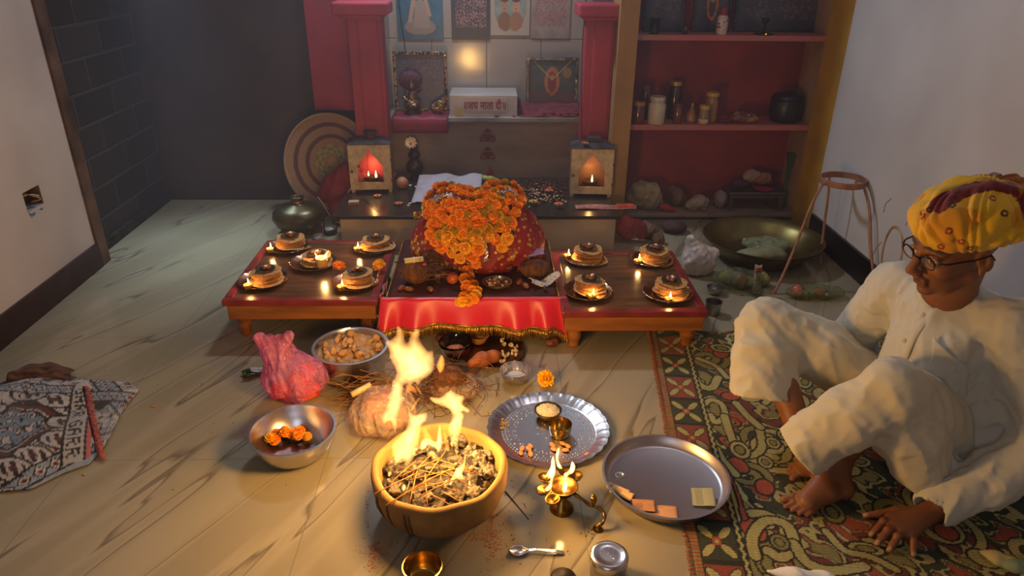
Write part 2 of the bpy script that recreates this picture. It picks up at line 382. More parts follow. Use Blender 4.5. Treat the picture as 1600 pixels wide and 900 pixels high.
# sooty brick wall of the passage and dark back wall
def brick_mat():
    m = mat('sooty_brick', '#2b2b30', .9); N, Lk = nodes(m); b = N['Principled BSDF']; tc = N.new('ShaderNodeTexCoord')
    mp = N.new('ShaderNodeMapping'); mp.inputs['Rotation'].default_value = (math.radians(90), 0, math.radians(90)); Lk.new(tc.outputs['Object'], mp.inputs[0])
    sp = N.new('ShaderNodeSeparateXYZ'); Lk.new(tc.outputs['Object'], sp.inputs[0]); cb = N.new('ShaderNodeCombineXYZ'); Lk.new(sp.outputs['Y'], cb.inputs[0]); Lk.new(sp.outputs['Z'], cb.inputs[1])
    bk = N.new('ShaderNodeTexBrick'); bk.inputs['Scale'].default_value = 1; bk.inputs['Brick Width'].default_value = .36; bk.inputs['Row Height'].default_value = .15; bk.inputs['Mortar Size'].default_value = .009
    bk.inputs['Color1'].default_value = (*lin('#3a3537'), 1); bk.inputs['Color2'].default_value = (*lin('#2e2b30'), 1); bk.inputs['Mortar'].default_value = (*lin('#434247'), 1); bk.inputs['Mortar Smooth'].default_value = .4
    Lk.new(cb.outputs[0], bk.inputs[0]); Lk.new(bk.outputs['Color'], b.inputs['Base Color'])
    bp = N.new('ShaderNodeBump'); bp.inputs['Strength'].default_value = .6; bp.inputs['Distance'].default_value = -.01; Lk.new(bk.outputs['Fac'], bp.inputs['Height']); Lk.new(bp.outputs[0], b.inputs['Normal']); return m
struct(M().bb(-2.1, -1.95, 3.235, 4.5, 0, 2.7).build('wall_passage', brick_mat(), smooth=False))
struct(M().bb(-1.95, -.64, YB, 4.5, 0, 2.7).build('wall_back', mat('sooty_paint', '#4c4144', .8, col2='#3a3238', nscale=2.5, bump=(20, .15)), smooth=False))
struct(M().bb(-1.955, -1.93, 3.235, 4.15, 0, .05).build('baseboard_passage', mat('rubble_edge', '#3b3633', .9, col2='#25211f', nscale=25, bump=(40, .8, .01)), smooth=False))
red = mat('red_paint', '#a83548', .6, col2='#943044', nscale=5, bump=(30, .12))
struct(M().bb(-1.0, -.6, 4.10, YB, .55, 2.7).build('wall_red_panel', red, smooth=False))
struct(M().bb(-2.2, 1.95, -1.8, -1.75, 0, 2.7).build('wall_rear', mat('rear_paint', '#b5aca6', .9), smooth=False))
# right wall: white, then yellow, then the beige cheek of the alcove
wr = mat('wall_paint_right', '#c4c2c6', .7, col2='#b3b0b4', nscale=1.7, bump=(35, .06, .003))
struct(M().bb(XR, 1.9, -1.8, 3.56, 0, 2.7).build('wall_right', wr, smooth=False))
struct(M().bb(XR-.002, 1.9, 3.56, 3.80, 0, 2.7).build('wall_yellow_strip', mat('yellow_paint', '#b88a1c', .7, col2='#a07a20', nscale=6), smooth=False))
struct(M().bb(XR, 1.9, 3.80, 4.5, 0, 2.7).build('wall_alcove_side', mat('beige_paint', '#a3826a', .8, col2='#8d6b58', nscale=5), smooth=False))
struct(M().bb(XR-.016, XR+.01, -1.8, 3.545, 0, .13).build('baseboard_right', mat('baseboard_black', '#171416', .3), smooth=False, bevel=.003))
# brown smear ring and scratches on the right wall
o = M().tube([(XR-.0005, p.y, p.z) for p in [atx(x, y, XR) for x, y in [(c[0], c[1]) for c in cr([(1378, 430), (1379, 398), (1386, 370), (1397, 354), (1408, 362), (1411, 385), (1406, 415), (1398, 432)], 6)]]], .006, 6, flat=1.0)
stain = o.build('wall_smear', mat('brown_smear', '#8d6a4a', .9, col2='#b59c84', nscale=20)); struct(stain)
m = M()
for a in ([(1362, 402), (1371, 385), (1378, 378)], [(1381, 332), (1384, 318), (1393, 310)], [(1415, 352), (1421, 342), (1423, 330)], [(1392, 440), (1398, 425)]):
    m.tube([Vector((XR-.0002, atx(x, y, XR).y, atx(x, y, XR).z)) for x, y in a], .0018, 5)
struct(m.build('wall_scratch', mat('scratch', '#6f625c', .9)))

# ---- the shrine: platform, slab, shelf, tiles, pillars
granite = mat('black_granite', '#38322f', .22, col2='#25211f', nscale=60, ndet=2)
beige_t = mat('cream_tile', '#bda48a', .28, col2='#b59b80', nscale=4)
struct(M().bb(-.755, .624, 3.35, 4.30, 0, .172).build('shrine_platform_wall', beige_t, smooth=False, bevel=.003))
struct(M().bb(-.79, .64, 3.335, 4.30, .172, .19).build('shrine_platform_slab', granite, smooth=False, bevel=.003))
marb = mat('streaked_marble', '#9c8674', .25, col2='#86705f', nscale=3, stretch=(1, 1, 4))
struct(M().bb(-.60, .53, 3.99, 4.30, .19, .515).build('shrine_front_slab', marb, smooth=False))
struct(M().bb(-.60, .53, 3.965, 4.30, .515, .54).build('shrine_shelf_slab', mat('grey_marble', '#a59a92', .2, col2='#7d736e', nscale=6), smooth=False, bevel=.003))
m = M()
rows = [(.545, .922, [-.62, -.34, -.027, .286, .55]), (.925, 1.28, [-.62, -.50, -.205, .0, .19, .37, .56]), (1.283, 1.75, [-.62, -.50, -.205, .0, .19, .37, .56])]
for z0, z1, xs in rows:
    for a, b in zip(xs[:-1], xs[1:]): m.bb(a+.0012, b-.0012, 4.262, 4.275, z0, z1)
struct(m.build('wall_shrine_tiles', mat('glossy_tile', '#a89a90', .12, col2='#9c8e86', nscale=3), smooth=False, bevel=.0012))
struct(M().bb(-.66, .58, 4.27, 4.5, .19, 2.7).build('wall_shrine_back', mat('grout', '#5d5450', .9), smooth=False))
cheek = mat('grey_cheek_tile', '#7d7678', .2, col2='#6c6668', nscale=5)
struct(M().bb(-.64, -.575, 3.94, 4.30, .19, 2.7).build('wall_shrine_left', cheek, smooth=False))
struct(M().bb(.525, .64, 3.94, 4.30, .19, 2.7).build('wall_shrine_right', cheek, smooth=False))
def pillar(x0, x1, cx0, cx1):
    m = M(); w_ = x1-x0
    m.bb(x0, x1, 3.82, 3.95, .19, 1.075)
    m.bb(x0+w_*.32, x1-w_*.12, 3.812, 3.83, .19, 1.07)
    m.tube([(x0+w_*.30, 3.82, .19), (x0+w_*.30, 3.82, 1.07)], .006, 8); m.tube([(x1-w_*.1, 3.82, .19), (x1-w_*.1, 3.82, 1.07)], .006, 8)
    m.bb(x0-.01, x1+.01, 3.81, 3.96, .19, .23)
    p = struct(m.build('pillar_red', red, smooth=False, bevel=.006))
    m = M().bb(cx0, cx1, 3.75, 3.97, 1.085, 1.145); m.bb(cx0+.03, cx1-.03, 3.77, 3.97, 1.065, 1.09)
    q = m.build('pillar_capital', red, p, smooth=False, bevel=.01)
    return p
pillar(-.725, -.555, -.785, -.51); pillar(.485, .632, .435, .675)
struct(M().bb(.634, .728, 3.70, 4.30, 0, 2.7).build('pillar_ochre', mat('ochre_paint', '#a07a45', .7, col2='#8d6a40', nscale=5, bump=(25, .1)), smooth=False))
alc = mat('alcove_red', '#96383f', .75, col2='#7d3038', nscale=4)
struct(M().bb(.728, 1.74, 4.04, 4.3, 0, 2.7).build('wall_alcove_back', alc, smooth=False))
shelf_top = mat('shelf_paint', '#b25a5e', .6, col2='#a06a64', nscale=7)
for nme, z0, z1 in (('slab_shelf_upper', .972, 1.0), ('slab_shelf_middle', .512, .542)):
    struct(M().bb(.726, XR, 3.80, 4.05, z0, z1).build(nme, shelf_top, smooth=False, bevel=.003))
struct(M().bb(.726, XR, 3.79, 4.05, .018, .04).build('slab_shelf_lower', mat('stone_shelf', '#988478', .5, col2='#7d6c62', nscale=9), smooth=False, bevel=.003))
struct(M().bb(.726, XR, 3.86, 4.05, 0, .018).build('slab_shelf_gap_shade', mat('gap_shade', '#2a2423', .8), smooth=False))  # dark block standing in for the shade in the gap under the shelf

# trident and pot stickers on the slab
st = mat('maroon_sticker', '#6d1c22', .5)
stg = mat('gold_print', '#c9a35e', .4, .6)
def sticker(cx, cz, s, label):
    t = thing('shrine_sticker', label, 'sticker', (cx, 3.9885, cz), group='maroon stickers on the marble slab')
    P = [(0, 1), (.30, .62), (.52, .58), (.30, .50), (.30, .42), (.75, .22), (.92, -.1), (.92, -.75), (.78, -.62), (.55, -.78), (.3, -.58), (0, -.72)]
    P = P+[(-x, z) for x, z in P[-2:0:-1]]
    m = M(); m.add([(x*s, 0, z*s) for x, z in P]+[(x*s, -.0012, z*s) for x, z in P]+[(0, -.0012, 0)], [])
    n = len(P); m.f += [(n+i, n+(i+1) % n, 2*n) for i in range(n)]+[(i, (i+1) % n, n+(i+1) % n, n+i) for i in range(n)]; m.mi = [0]*len(m.f)
    m.build('motif', st, t, smooth=False)
    g = M()
    for sx in (-1, 1):
        g.tube([(sx*x*s, -.002, z*s) for x, z in cr([(.12, .35), (.55, .25), (.75, -.1), (.65, -.5), (.4, -.45), (.45, -.25)], 5)], s*.035, 5)
    g.ball((0, -.002, .25*s), s*.07, 8, 6); g.build('gold_outline', stg, t)
p = aty(762, 212, 3.99); sticker(p.x, p.z, .048, 'maroon and gold shrine sticker on the slab, upper one of the two')
p = aty(762, 240, 3.99); sticker(p.x, p.z, .046, 'maroon and gold shrine sticker on the slab, lower one just above the garlands')
p = aty(766, 268, 3.99)
o = M().lathe([(0, -.03), (.018, -.028), (.022, -.012), (.012, .01), (0, .035)], 16, (p.x, 3.984, p.z+.0)).build('tilak_drop', mat('red_tilak', '#8c2a24', .6)); o.scale = (1, .2, 1); o.location.y = 3.984*.8
tag(o, 'small dull red drop shaped mark on the marble slab under the stickers', 'mark')
# thin black wire hanging down the left tiles
o = M().tube(cr([(-.52, 4.2, 1.6), (-.505, 4.2, 1.1), (-.485, 4.19, .9), (-.475, 4.15, .8), (-.48, 4.13, .7)], 8), .003, 6).build('hanging_wire', mat('black_wire', '#151214', .5))
tag(o, 'thin black wire hanging down the left side of the shrine tiles', 'wire')
o = M().tube(cr([(.50, 3.93, 1.3), (.478, 3.9, .95), (.481, 3.82, .6), (.487, 3.80, .45), (.49, 3.74, .432)], 8), .0022, 6).build('hanging_wire', mat('black_wire'))
tag(o, 'thin dark wire hanging beside the right red pillar down to the lantern', 'wire')
# ---------------------------------------------------------------- low wooden tables
wood_top = mat('dark_varnished_top', '#6b4a34', .22, col2='#4f3526', nscale=5, stretch=(1, 6, 1))
wood_red = mat('red_lacquer', '#8a3232', .3, col2='#6a2626', nscale=9)
wood_side = mat('orange_brown_wood', '#a5672f', .4, col2='#7d4a22', nscale=4, stretch=(1, 6, 6))
TOP = .175
def low_table(name, x0, x1, y0, y1, label, skew=0.0):
    t = thing(name, label, 'low table', (0, 0, 0), group='low wooden tables before the shrine')
    def q(x, y): return (x + skew*(y-y0), y)
    def slab(m, a, b, c, d, z0, z1):
        vs = [(*q(a, c), z0), (*q(b, c), z0), (*q(b, d), z0), (*q(a, d), z0), (*q(a, c), z1), (*q(b, c), z1), (*q(b, d), z1), (*q(a, d), z1)]
        m.add(vs, [(3, 2, 1, 0), (4, 5, 6, 7), (0, 1, 5, 4), (1, 2, 6, 5), (2, 3, 7, 6), (3, 0, 4, 7)])
    m = M(); slab(m, x0+.03, x1-.03, y0+.03, y1-.03, TOP-.022, TOP-.004); m.build('table_top', wood_top, t, smooth=False)
    m = M(); slab(m, x0, x1, y0, y0+.035, TOP-.026, TOP); slab(m, x0, x1, y1-.035, y1, TOP-.026, TOP)
    slab(m, x0, x0+.035, y0+.035, y1-.035, TOP-.026, TOP); slab(m, x1-.035, x1, y0+.035, y1-.035, TOP-.026, TOP)
    m.build('top_frame', wood_red, t, smooth=False, bevel=.005)
    m = M(); i = .012
    slab(m, x0+i, x1-i, y0+i, y0+i+.02, TOP-.088, TOP-.026); slab(m, x0+i, x1-i, y1-i-.02, y1-i, TOP-.088, TOP-.026)
    slab(m, x0+i, x0+i+.02, y0+i+.02, y1-i-.02, TOP-.088, TOP-.026); slab(m, x1-i-.02, x1-i, y0+i+.02, y1-i-.02, TOP-.088, TOP-.026)
    m.build('apron', wood_side, t, smooth=False, bevel=.003)
    for (a, b) in ((x0+.055, y0+.055), (x1-.055, y0+.055), (x0+.055, y1-.055), (x1-.055, y1-.055)):
        X, Yy = q(a, b); pr = [(0, 0), (.018, 0), (.021, .008), (.018, .02), (.026, .035), (.03, .055), (.024, .07), (.032, .078), (.032, .09), (0, .09)]
        M().lathe(pr, 20, (X, Yy, 0)).build('leg', wood_side, t)
    return t
low_table('low_wooden_table', -1.03, -.438, 2.44, 3.06, 'low wooden table with five plates of flatbread, left of the garlanded heap')
low_table('low_wooden_table', .262, .812, 2.335, 2.93, 'low wooden table with four plates of flatbread, right of the garlanded heap')
low_table('low_wooden_table', -.395, .250, 2.475, 3.04, 'low wooden table under the red satin cloth carrying the garlanded heap')

# the red cloth on the middle table: dark top, satin drop with gold fringe
satin = mat('red_satin', '#d81f3e', .35, sheen=.4, bump=(30, .1, .002)); 
dark_red = mat('dark_red_velvet', '#54181a', .9, col2='#3a1012', nscale=14)
gold = mat('gold_thread', '#e6b450', .32, .8, col2='#a8762c', nscale=60)
cl = thing('table_cloth', 'crimson satin cloth with gold fringe over the middle low table', 'tablecloth', (0, 0, 0))
zt = TOP+.004
m = M(); m.grid(30, 30, lambda u, v: (-.402+.66*u, 2.462+.585*v, zt+.0015*math.sin(21*u+3*v)*math.sin(17*v)))
m.build('top_cover', dark_red, cl, solid=.002)
def drop(u, v):      # u along the front, v down
    x = -.425+.715*u; hem = .105+.012*math.sin(9*u+1)+(.085 if u > .90 else 0)*((u-.90)/.10)
    out = .014+.030*v*(1+.5*math.sin(31*u+2*math.sin(7*u)))+.012*v
    xx = x + (u-.5)*.035*v
    z = zt+.001-.0-hem*v
    if u > .9: xx += .02*v*(u-.9)/.1
    return (xx, 2.462-out*(1 if v > 0 else .3), z if v > .02 else zt)
m = M(); m.grid(120, 14, drop); m.build('satin_drop', satin, cl, solid=.0015)
m = M(); m.grid(6, 14, lambda u, v: (-.427-.012*v-.008*math.sin(12*u), 2.462+.16*u, zt-.08*v)); m.build('satin_drop', satin, cl, solid=.0015)
fr = M()
for k in range(430):
    u = k/429+RNG.normal()*.001; u = min(max(u, 0), 1); p = Vector(drop(u, 1.0)); l_ = .038+.008*RNG.random(); sw_ = RNG.normal()*.006
    fr.tube([p+Vector((0, -.001, .004)), p+Vector((sw_*.4, -.006, -l_*.5)), p+Vector((sw_, -.004+RNG.normal()*.004, -l_))], .0011, 4)
fr.build('gold_fringe', gold, cl); fr = M()
p = Vector(drop(1, 1))
for k in range(70): fr.tube([p, p+Vector((RNG.normal()*.010, RNG.normal()*.008-.003, -.05-.01*RNG.random()))], .0012, 4)
fr.build('corner_tassel', gold, cl); fr = M()
for k in range(130):
    v = k/129; p = Vector((-.44-.006*math.sin(12*v), 2.462+.16*v, zt-.078)); fr.tube([p, p+Vector((-.022+RNG.normal()*.008, RNG.normal()*.006, -.035-.012*RNG.random()))], .0012, 4)
fr.build('gold_fringe', gold, cl)
m = M(); m.tube([Vector(drop(i/80, .995))+Vector((0, -.002, .002)) for i in range(81)], .0035, 6); m.tube([(-.404, 2.46+.58*i/20, zt+.002) for i in range(21)], .003, 6); m.tube([(.259, 2.46+.58*i/20, zt+.002) for i in range(21)], .003, 6)
m.build('gold_braid', gold, cl)

# ---------------------------------------------------------------- plates with stacks of flatbread
def roti_mesh():
    n, rings = 40, 7; v = []; R = .060
    for side in (1, -1):
        for i in range(rings):
            r = R*(i/(rings-1))
            for j in range(n):
                a = 2*PI*j/n; rr = r*(1+.03*math.sin(3*a+1)+.015*math.sin(7*a))
                z = .0022*math.sin(2*a+.5)*(r/R)**2 + .0013*math.sin(5*a)*(r/R)**2 + side*.0018*(1-(r/R)**8)
                v.append((rr*math.cos(a), rr*math.sin(a), z))
    f = []
    for s_, side in enumerate((1, -1)):
        o = s_*rings*n
        for i in range(rings-1):
            for j in range(n):
                q = (o+i*n+j, o+(i+1)*n+j, o+(i+1)*n+(j+1) % n, o+i*n+(j+1) % n); f.append(q if side > 0 else q[::-1])
    for j in range(n): f.append(((rings-1)*n+j, (2*rings-1)*n+j, (2*rings-1)*n+(j+1) % n, (rings-1)*n+(j+1) % n))
    me = bpy.data.meshes.new('flatbread'); me.from_pydata(v, [], f); me.polygons.foreach_set('use_smooth', [True]*len(f))
    me.materials.append(mat('fried_dough', '#cf9c5c', .6, col2='#8a4f26', nscale=70, contrast=(.48, .7), bump=(120, .3, .002))); return me
ROTI = roti_mesh()
def plate_mesh():
    pr = [(0, 0), (.066, 0), (.070, .001), (.086, .009), (.0915, .0115), (.0925, .013), (.091, .014), (.085, .0115), (.069, .0035), (.064, .0025), (0, .0025)]
    m = M().lathe(pr, 72, wob=lambda a, r, z, i: (r+(.0015*math.sin(18*a) if r > .08 else 0), z+(.0012*math.sin(18*a) if r > .085 else 0)))
    return m
PLATE = plate_mesh().build('offering_plate', copper_plate, angle=50); pm = PLATE.data; bpy.data.objects.remove(PLATE)
def simple(name, me, loc, label, cat, group=None, rot=None, scale=None):
    o = bpy.data.objects.new(name, me); COL.objects.link(o); o.location = loc
    if rot: o.rotation_euler = rot
    if scale: o.scale = (scale,)*3 if not hasattr(scale, '__len__') else scale
    return tag(o, label, cat, group)
leafm = mat('leaf_bowl', '#46321a', .5, col2='#2b2012', nscale=30, bump=(60, .5, .003))
m = M().lathe([(0, 0), (.03, .001), (.044, .004), (.047, .007), (.044, .0062), (.03, .0032), (0, .0025)], 28, wob=lambda a, r, z, i: (r*(1+.05*math.sin(4*a)), z+.0015*math.sin(5*a)*(r/.047)))
o = m.build('x', leafm); LEAF = o.data; bpy.data.objects.remove(o)
jag = mat('brown_sweet', '#8a4f28', .45, col2='#5a3018', nscale=40, bump=(90, .4, .003))
S = SDF((-.02, -.016, -.012), (.02, .016, .016), .0012); S.ell((0, 0, 0), (.015, .010, .008), 0).ell((.007, .003, .004), (.008, .007, .006), .004); S.disp(lambda P: .0012*nz(P, 260))
o = S.build('x', jag, smooth_it=1); SWEET = o.data; bpy.data.objects.remove(o)
o = M().ball((0, 0, 0), (.009, .006, .004), 10, 6).build('x', mat('white_sweet', '#e8e2da', .4)); WHT = o.data; bpy.data.objects.remove(o)
FLM = flame_surface('flame_core', (1.0, .62, .18), 9.0)
def flame_obj(parent, loc, s=1.0, lean=(0, 0)):
    pr = [(.0001, 0), (.0022, .001), (.0036, .005), (.0033, .010), (.002, .016), (.0008, .022), (.0001, .026)]
    m = M(); n = 10
    m.lathe([(r*s, z*s) for r, z in pr], n, wob=lambda a, r, z, i: (r, z)); v = [(x+lean[0]*z*z*20, y+lean[1]*z*z*20, z) for x, y, z in m.v]; m.v = v
    o = m.build('flame', FLM, parent, loc=loc); return o
dough = mat('dough_lamp', '#cf8f45', .55, col2='#a86a2c', nscale=40, sss=None, bump=(80, .3, .002))
def diya(loc, label, s=1.0, tall=False, group='little dough lamps on the plates', fl=1.0, pw=.6):
    t = thing('dough_lamp', label, 'oil lamp', loc, group=group)
    h = .016*s*(1.0 if not tall else 1.6)
    pr = [(0, 0), (.011*s, 0), (.013*s, .004*s), (.0145*s, h*.8), (.0155*s, h), (.0135*s, h*1.02), (.011*s, h*.75), (0, h*.6)]
    M().lathe(pr, 20, wob=lambda a, r, z, i: (r*(1+.06*math.sin(3*a)), z+.001*math.sin(4*a)*(r/.015))).build('cup', dough, t)
    M().tube([(0, 0, h*.6), (.004*s, 0, h), (.006*s, 0, h+.004)], .0013, 6).build('wick', mat('wick', '#3a2a1c', .9), t)
    flame_obj(t, (.006*s, 0, h+.002), fl)
    p = t.location; l = light('lamp_flame_light', 'POINT', (p[0]+.006*s, p[1], p[2]+h+.016), pw, (1, .52, .16), .006)
    return t
def offering(px, py, nroti, where, diya_px, sc=1.0, sw_=0):
    c = at(px, py, TOP+.008); z = TOP
    simple('offering_plate', pm, (c.x, c.y, z), 'round scalloped metal plate of flatbread, '+where+' one', 'plate', 'offering plates on the low tables', rot=(0, 0, RNG.random()*3), scale=sc)
    z += .0035; ox, oy = .012, .012
    for k in range(nroti-1):
        simple('flatbread', ROTI, (c.x+ox+RNG.normal()*.002+(.012 if k == 0 else 0), c.y+oy+RNG.normal()*.002-(.010 if k == 0 else 0), z+.003), 'thin fried flatbread stacked on the '+where+' plate', 'flatbread', 'flatbreads on the '+where+' plate',
               rot=(RNG.normal()*.045, RNG.normal()*.045, RNG.random()*6), scale=(1.24, 1.24, 1) if k == 0 else (1.1, 1.1, 1) if k == 1 else (.98+.04*RNG.random(),)*2+(1,))
        z += .0070
    z += .0008
    simple('leaf_bowl', LEAF, (c.x+ox, c.y+oy, z), 'dark leaf saucer topping the flatbreads on the '+where+' plate', 'leaf saucer', 'leaf saucers on the flatbreads', rot=(0, 0, RNG.random()*6), scale=.84)
    for j, (dx, dy) in enumerate(((-.010, .004), (.010, .008), (.003, -.010))[:2+(nroti > 7)]):
        simple('brown_sweet', SWEET, (c.x+ox+dx, c.y+oy+dy, z+.009), 'brown sweet lump in the leaf saucer on the '+where+' plate', 'sweet', 'brown sweets on the '+where+' plate', rot=(0, 0, RNG.random()*6))
    simple('white_sweet', WHT, (c.x+ox+.004, c.y+oy-.002, z+.0185), 'small white sugar piece topping the stack on the '+where+' plate', 'sweet', 'white sugar pieces', rot=(0, .2, RNG.random()*6))
    if diya_px:
        d = at(diya_px[0], diya_px[1], TOP+.006); diya((d.x, d.y, TOP+.0045), 'small glowing dough lamp on the '+where+' plate', 1.05)
    return c
offering(450, 385, 8, "left table's far left", (422, 393), .97)
offering(583, 386, 7, "left table's far right", (558, 392), .97)
offering(490, 410, 6, "left table's middle", None, 1.06)
offering(411, 437, 7, "left table's near left", (387, 450), 1.05)
offering(554, 440, 7, "left table's near right", (533, 452), .99)
offering(914, 404, 8, "right table's far left", (886, 403), .92)
offering(1018, 405, 8, "right table's far right", (996, 411), .94)
offering(918, 454, 8, "right table's near left", (924, 466), 1.03)
offering(1043, 457, 8, "right table's near right", (1044, 471), 1.05)
# big cup lamp on the middle plate with two flames
c = at(504, 418, TOP+.005)
t = thing('cup_lamp', 'tall beige dough cup with two bright flames in the middle of the left table', 'oil lamp', (c.x, c.y, TOP+.006))
M().lathe([(0, 0), (.021, 0), (.023, .01), (.026, .035), (.028, .045), (.025, .046), (.022, .036), (0, .03)], 24, wob=lambda a, r, z, i: (r*(1+.04*math.sin(3*a)), z)).build('cup', mat('dough_cup', '#d3a468', .55, col2='#b98a50', nscale=30), t)
flame_obj(t, (-.017, .0, .038), 1.1, (-.5, 0)); flame_obj(t, (.014, .008, .040), 1.25, (.9, 0)); flame_obj(t, (.023, -.008, .036), .6)
light('lamp_flame_light', 'POINT', (c.x, c.y, TOP+.075), .9, (1, .52, .16), .008)

# ---------------------------------------------------------------- marigolds
def marigold_mesh(name, m_, rad=.03, seed=0, petals=(8, 12, 15, 16, 14)):
    rg = np.random.default_rng(seed); m = M(); n = len(petals)
    m.ball((0, 0, 0), (rad*.62, rad*.62, rad*.5), 10, 7)
    for i, k in enumerate(petals):
        th = math.radians(12+i*27); 
        for j in range(k):
            a = 2*PI*(j+.5*(i % 2))/k+rg.normal()*.12; t2 = th+rg.normal()*.08
            d = Vector((math.sin(t2)*math.cos(a), math.sin(t2)*math.sin(a), math.cos(t2)*.82))
            s_ = d.cross(Vector((0, 0, 1))).normalized(); up = s_.cross(d).normalized(); L_ = rad*(.95+.15*rg.random()); w_ = rad*.27
            base = d*rad*.4
            pts = []
            for q, (l, ww, cu) in enumerate(((.4, .5, 0), (.75, 1.0, .04), (1.0, .9, .14))):
                for e in (-1, 0, 1):
                    pts.append(d*(L_*l)+s_*(e*w_*ww)+up*(rad*(cu+ (0.10 if e == 0 else 0)+ rg.normal()*.02)) - d*(rad*.07 if (q == 2 and e == 0) else 0))
            m.add(pts, [(0, 1, 4, 3), (1, 2, 5, 4), (3, 4, 7, 6), (4, 5, 8, 7)])
    o = m.build(name, m_, smooth=True); me = o.data; bpy.data.objects.remove(o); return me
mo = mat('marigold_orange', '#ffb43a', .55, col2='#ff9220', nscale=80); my = mat('marigold_yellow', '#ffd040', .55, col2='#ffb018', nscale=80); mg = mat('marigold_olive', '#d0b43a', .6, col2='#e09a20', nscale=60)
MO = [marigold_mesh('marigold', mo, .03, s) for s in (1, 2, 3)]; MY = [marigold_mesh('marigold', my, .03, s) for s in (4, 5)]; MG = [marigold_mesh('marigold', mg, .03, s) for s in (6, 7)]
def marigold(loc, r, kind, label, rot=None, group=None):
    me = {'o': MO, 'y': MY, 'g': MG}[kind][0 if r < .02 else int(RNG.integers(0, 2))]
    return simple('marigold', me, loc, label, 'flower', group, rot or (RNG.normal()*.3, RNG.normal()*.3, RNG.random()*6), r/.03)
c = at(530, 417, TOP+.03); marigold((c.x, c.y, TOP+.024+.008), .027, 'o', 'orange marigold lying beside the two-flame cup on the left table')
c = at(592, 413, TOP+.03); marigold((c.x, c.y, TOP+.026), .028, 'y', 'yellow orange marigold at the right edge of the left table')
c = at(853, 590, .03); marigold((c.x, c.y, .026), .030, 'y', 'yellow marigold on the floor right of the small steel bowl')

# ---------------------------------------------------------------- the heap under the red chunari
MC, MR = Vector((-.062, 2.84, .27)), Vector((.262, .19, .20))
chun = mat('red_gold_chunari', '#9a1c2c', .5, bump=(70, .5, .004))
def chun_nodes():
    N, Lk = nodes(chun); b = N['Principled BSDF']; tc = N.new('ShaderNodeTexCoord')
    v = N.new('ShaderNodeTexVoronoi'); v.inputs['Scale'].default_value = 42; Lk.new(tc.outputs['Object'], v.inputs[0])
    n = N.new('ShaderNodeTexNoise'); n.inputs['Scale'].default_value = 14; Lk.new(tc.outputs['Object'], n.inputs[0])
    ad = N.new('ShaderNodeMath'); ad.operation = 'MULTIPLY_ADD'; ad.inputs[1].default_value = .6; Lk.new(n.outputs['Fac'], ad.inputs[0]); Lk.new(v.outputs['Distance'], ad.inputs[2])
    lt = N.new('ShaderNodeMath'); lt.operation = 'LESS_THAN'; lt.inputs[1].default_value = .60; Lk.new(ad.outputs[0], lt.inputs[0])
    mx = N.new('ShaderNodeMix'); mx.data_type = 'RGBA'; Lk.new(lt.outputs[0], mx.inputs[0]); mx.inputs[6].default_value = (*lin('#861a28'), 1); mx.inputs[7].default_value = (*lin('#c9a055'), 1)
    Lk.new(mx.outputs[2], b.inputs['Base Color']); mm = N.new('ShaderNodeMath'); mm.operation = 'MULTIPLY'; mm.inputs[1].default_value = .6; Lk.new(lt.outputs[0], mm.inputs[0]); Lk.new(mm.outputs[0], b.inputs['Metallic'])
chun_nodes()
hp = thing('covered_idol_heap', 'rounded heap wrapped in red and gold veil on the middle table', 'covered offering', (MC.x, MC.y, zt))
S = SDF((-.36, 2.6, .176), (.28, 3.06, .50), .006)
S.ell(MC, MR, 0).ell((MC.x-.14, MC.y-.03, .24), (.14, .14, .13), .05).ell((MC.x+.15, MC.y-.02, .25), (.14, .15, .15), .05).ell((MC.x, MC.y, .2), (.27, .19, .08), .03)
S.disp(lambda P: .006*nz(P, 38)+.003*np.abs(nz(P, 90, 2))); S.cut((0, 0, -1), -(zt+.0015))
_veil = S.build('veil', chun, hp, loc=(MC.x, MC.y, zt))
_veil.location = (0, 0, 0)
def heap(px, py, lift=0.0):     # point on the heap surface along the sight line
    d = ray(px, py); s_ = Vector((1/(MR.x+lift), 1/(MR.y+lift), 1/(MR.z+lift))); o = Vector([(CO[i]-MC[i])*s_[i] for i in range(3)]); q = Vector([d[i]*s_[i] for i in range(3)])
    A, B, C_ = q.dot(q), 2*o.dot(q), o.dot(o)-1; D = B*B-4*A*C_
    if D < 0:
        t = -B/(2*A)
    else: t = (-B-math.sqrt(D))/(2*A)
    p = CO+d*t
    if p.z < zt+.02: p = at(px, py, zt+.022)
    return p
tb = M()
def ellp(lon, lat, l=.004): return Vector((MC.x+(MR.x+l)*math.cos(lat)*math.cos(lon), MC.y+(MR.y+l)*math.cos(lat)*math.sin(lon), MC.z+(MR.z+l)*math.sin(lat)))
tb.grid(6, 24, lambda u, v: tuple(ellp(-.62+.13*u+.25*v, .75-1.15*v, .006+.003*math.sin(30*v))))
_gb = tb.build('gold_border', mat('gold_lace', '#b58a45', .4, .7, col2='#6d4a22', nscale=120, bump=(150, .6)), hp, solid=.002)
_gb.location = (-MC.x, -MC.y, -zt)
for (x, y) in ((652, 335), (655, 372), (800, 392)):      # tinsel rosettes
    p = heap(x, y, .008); g = M()
    for j in range(22):
        a = j*2.4; g.tube([Vector((0, 0, 0)), Vector((.018*math.cos(a), -.012+.006*math.sin(3*a), .018*math.sin(a)))], .0012, 4)
    g.ball((0, -.008, 0), .006, 8, 6); o = g.build('tinsel_rosette', gold, hp); o.location = p-hp.location
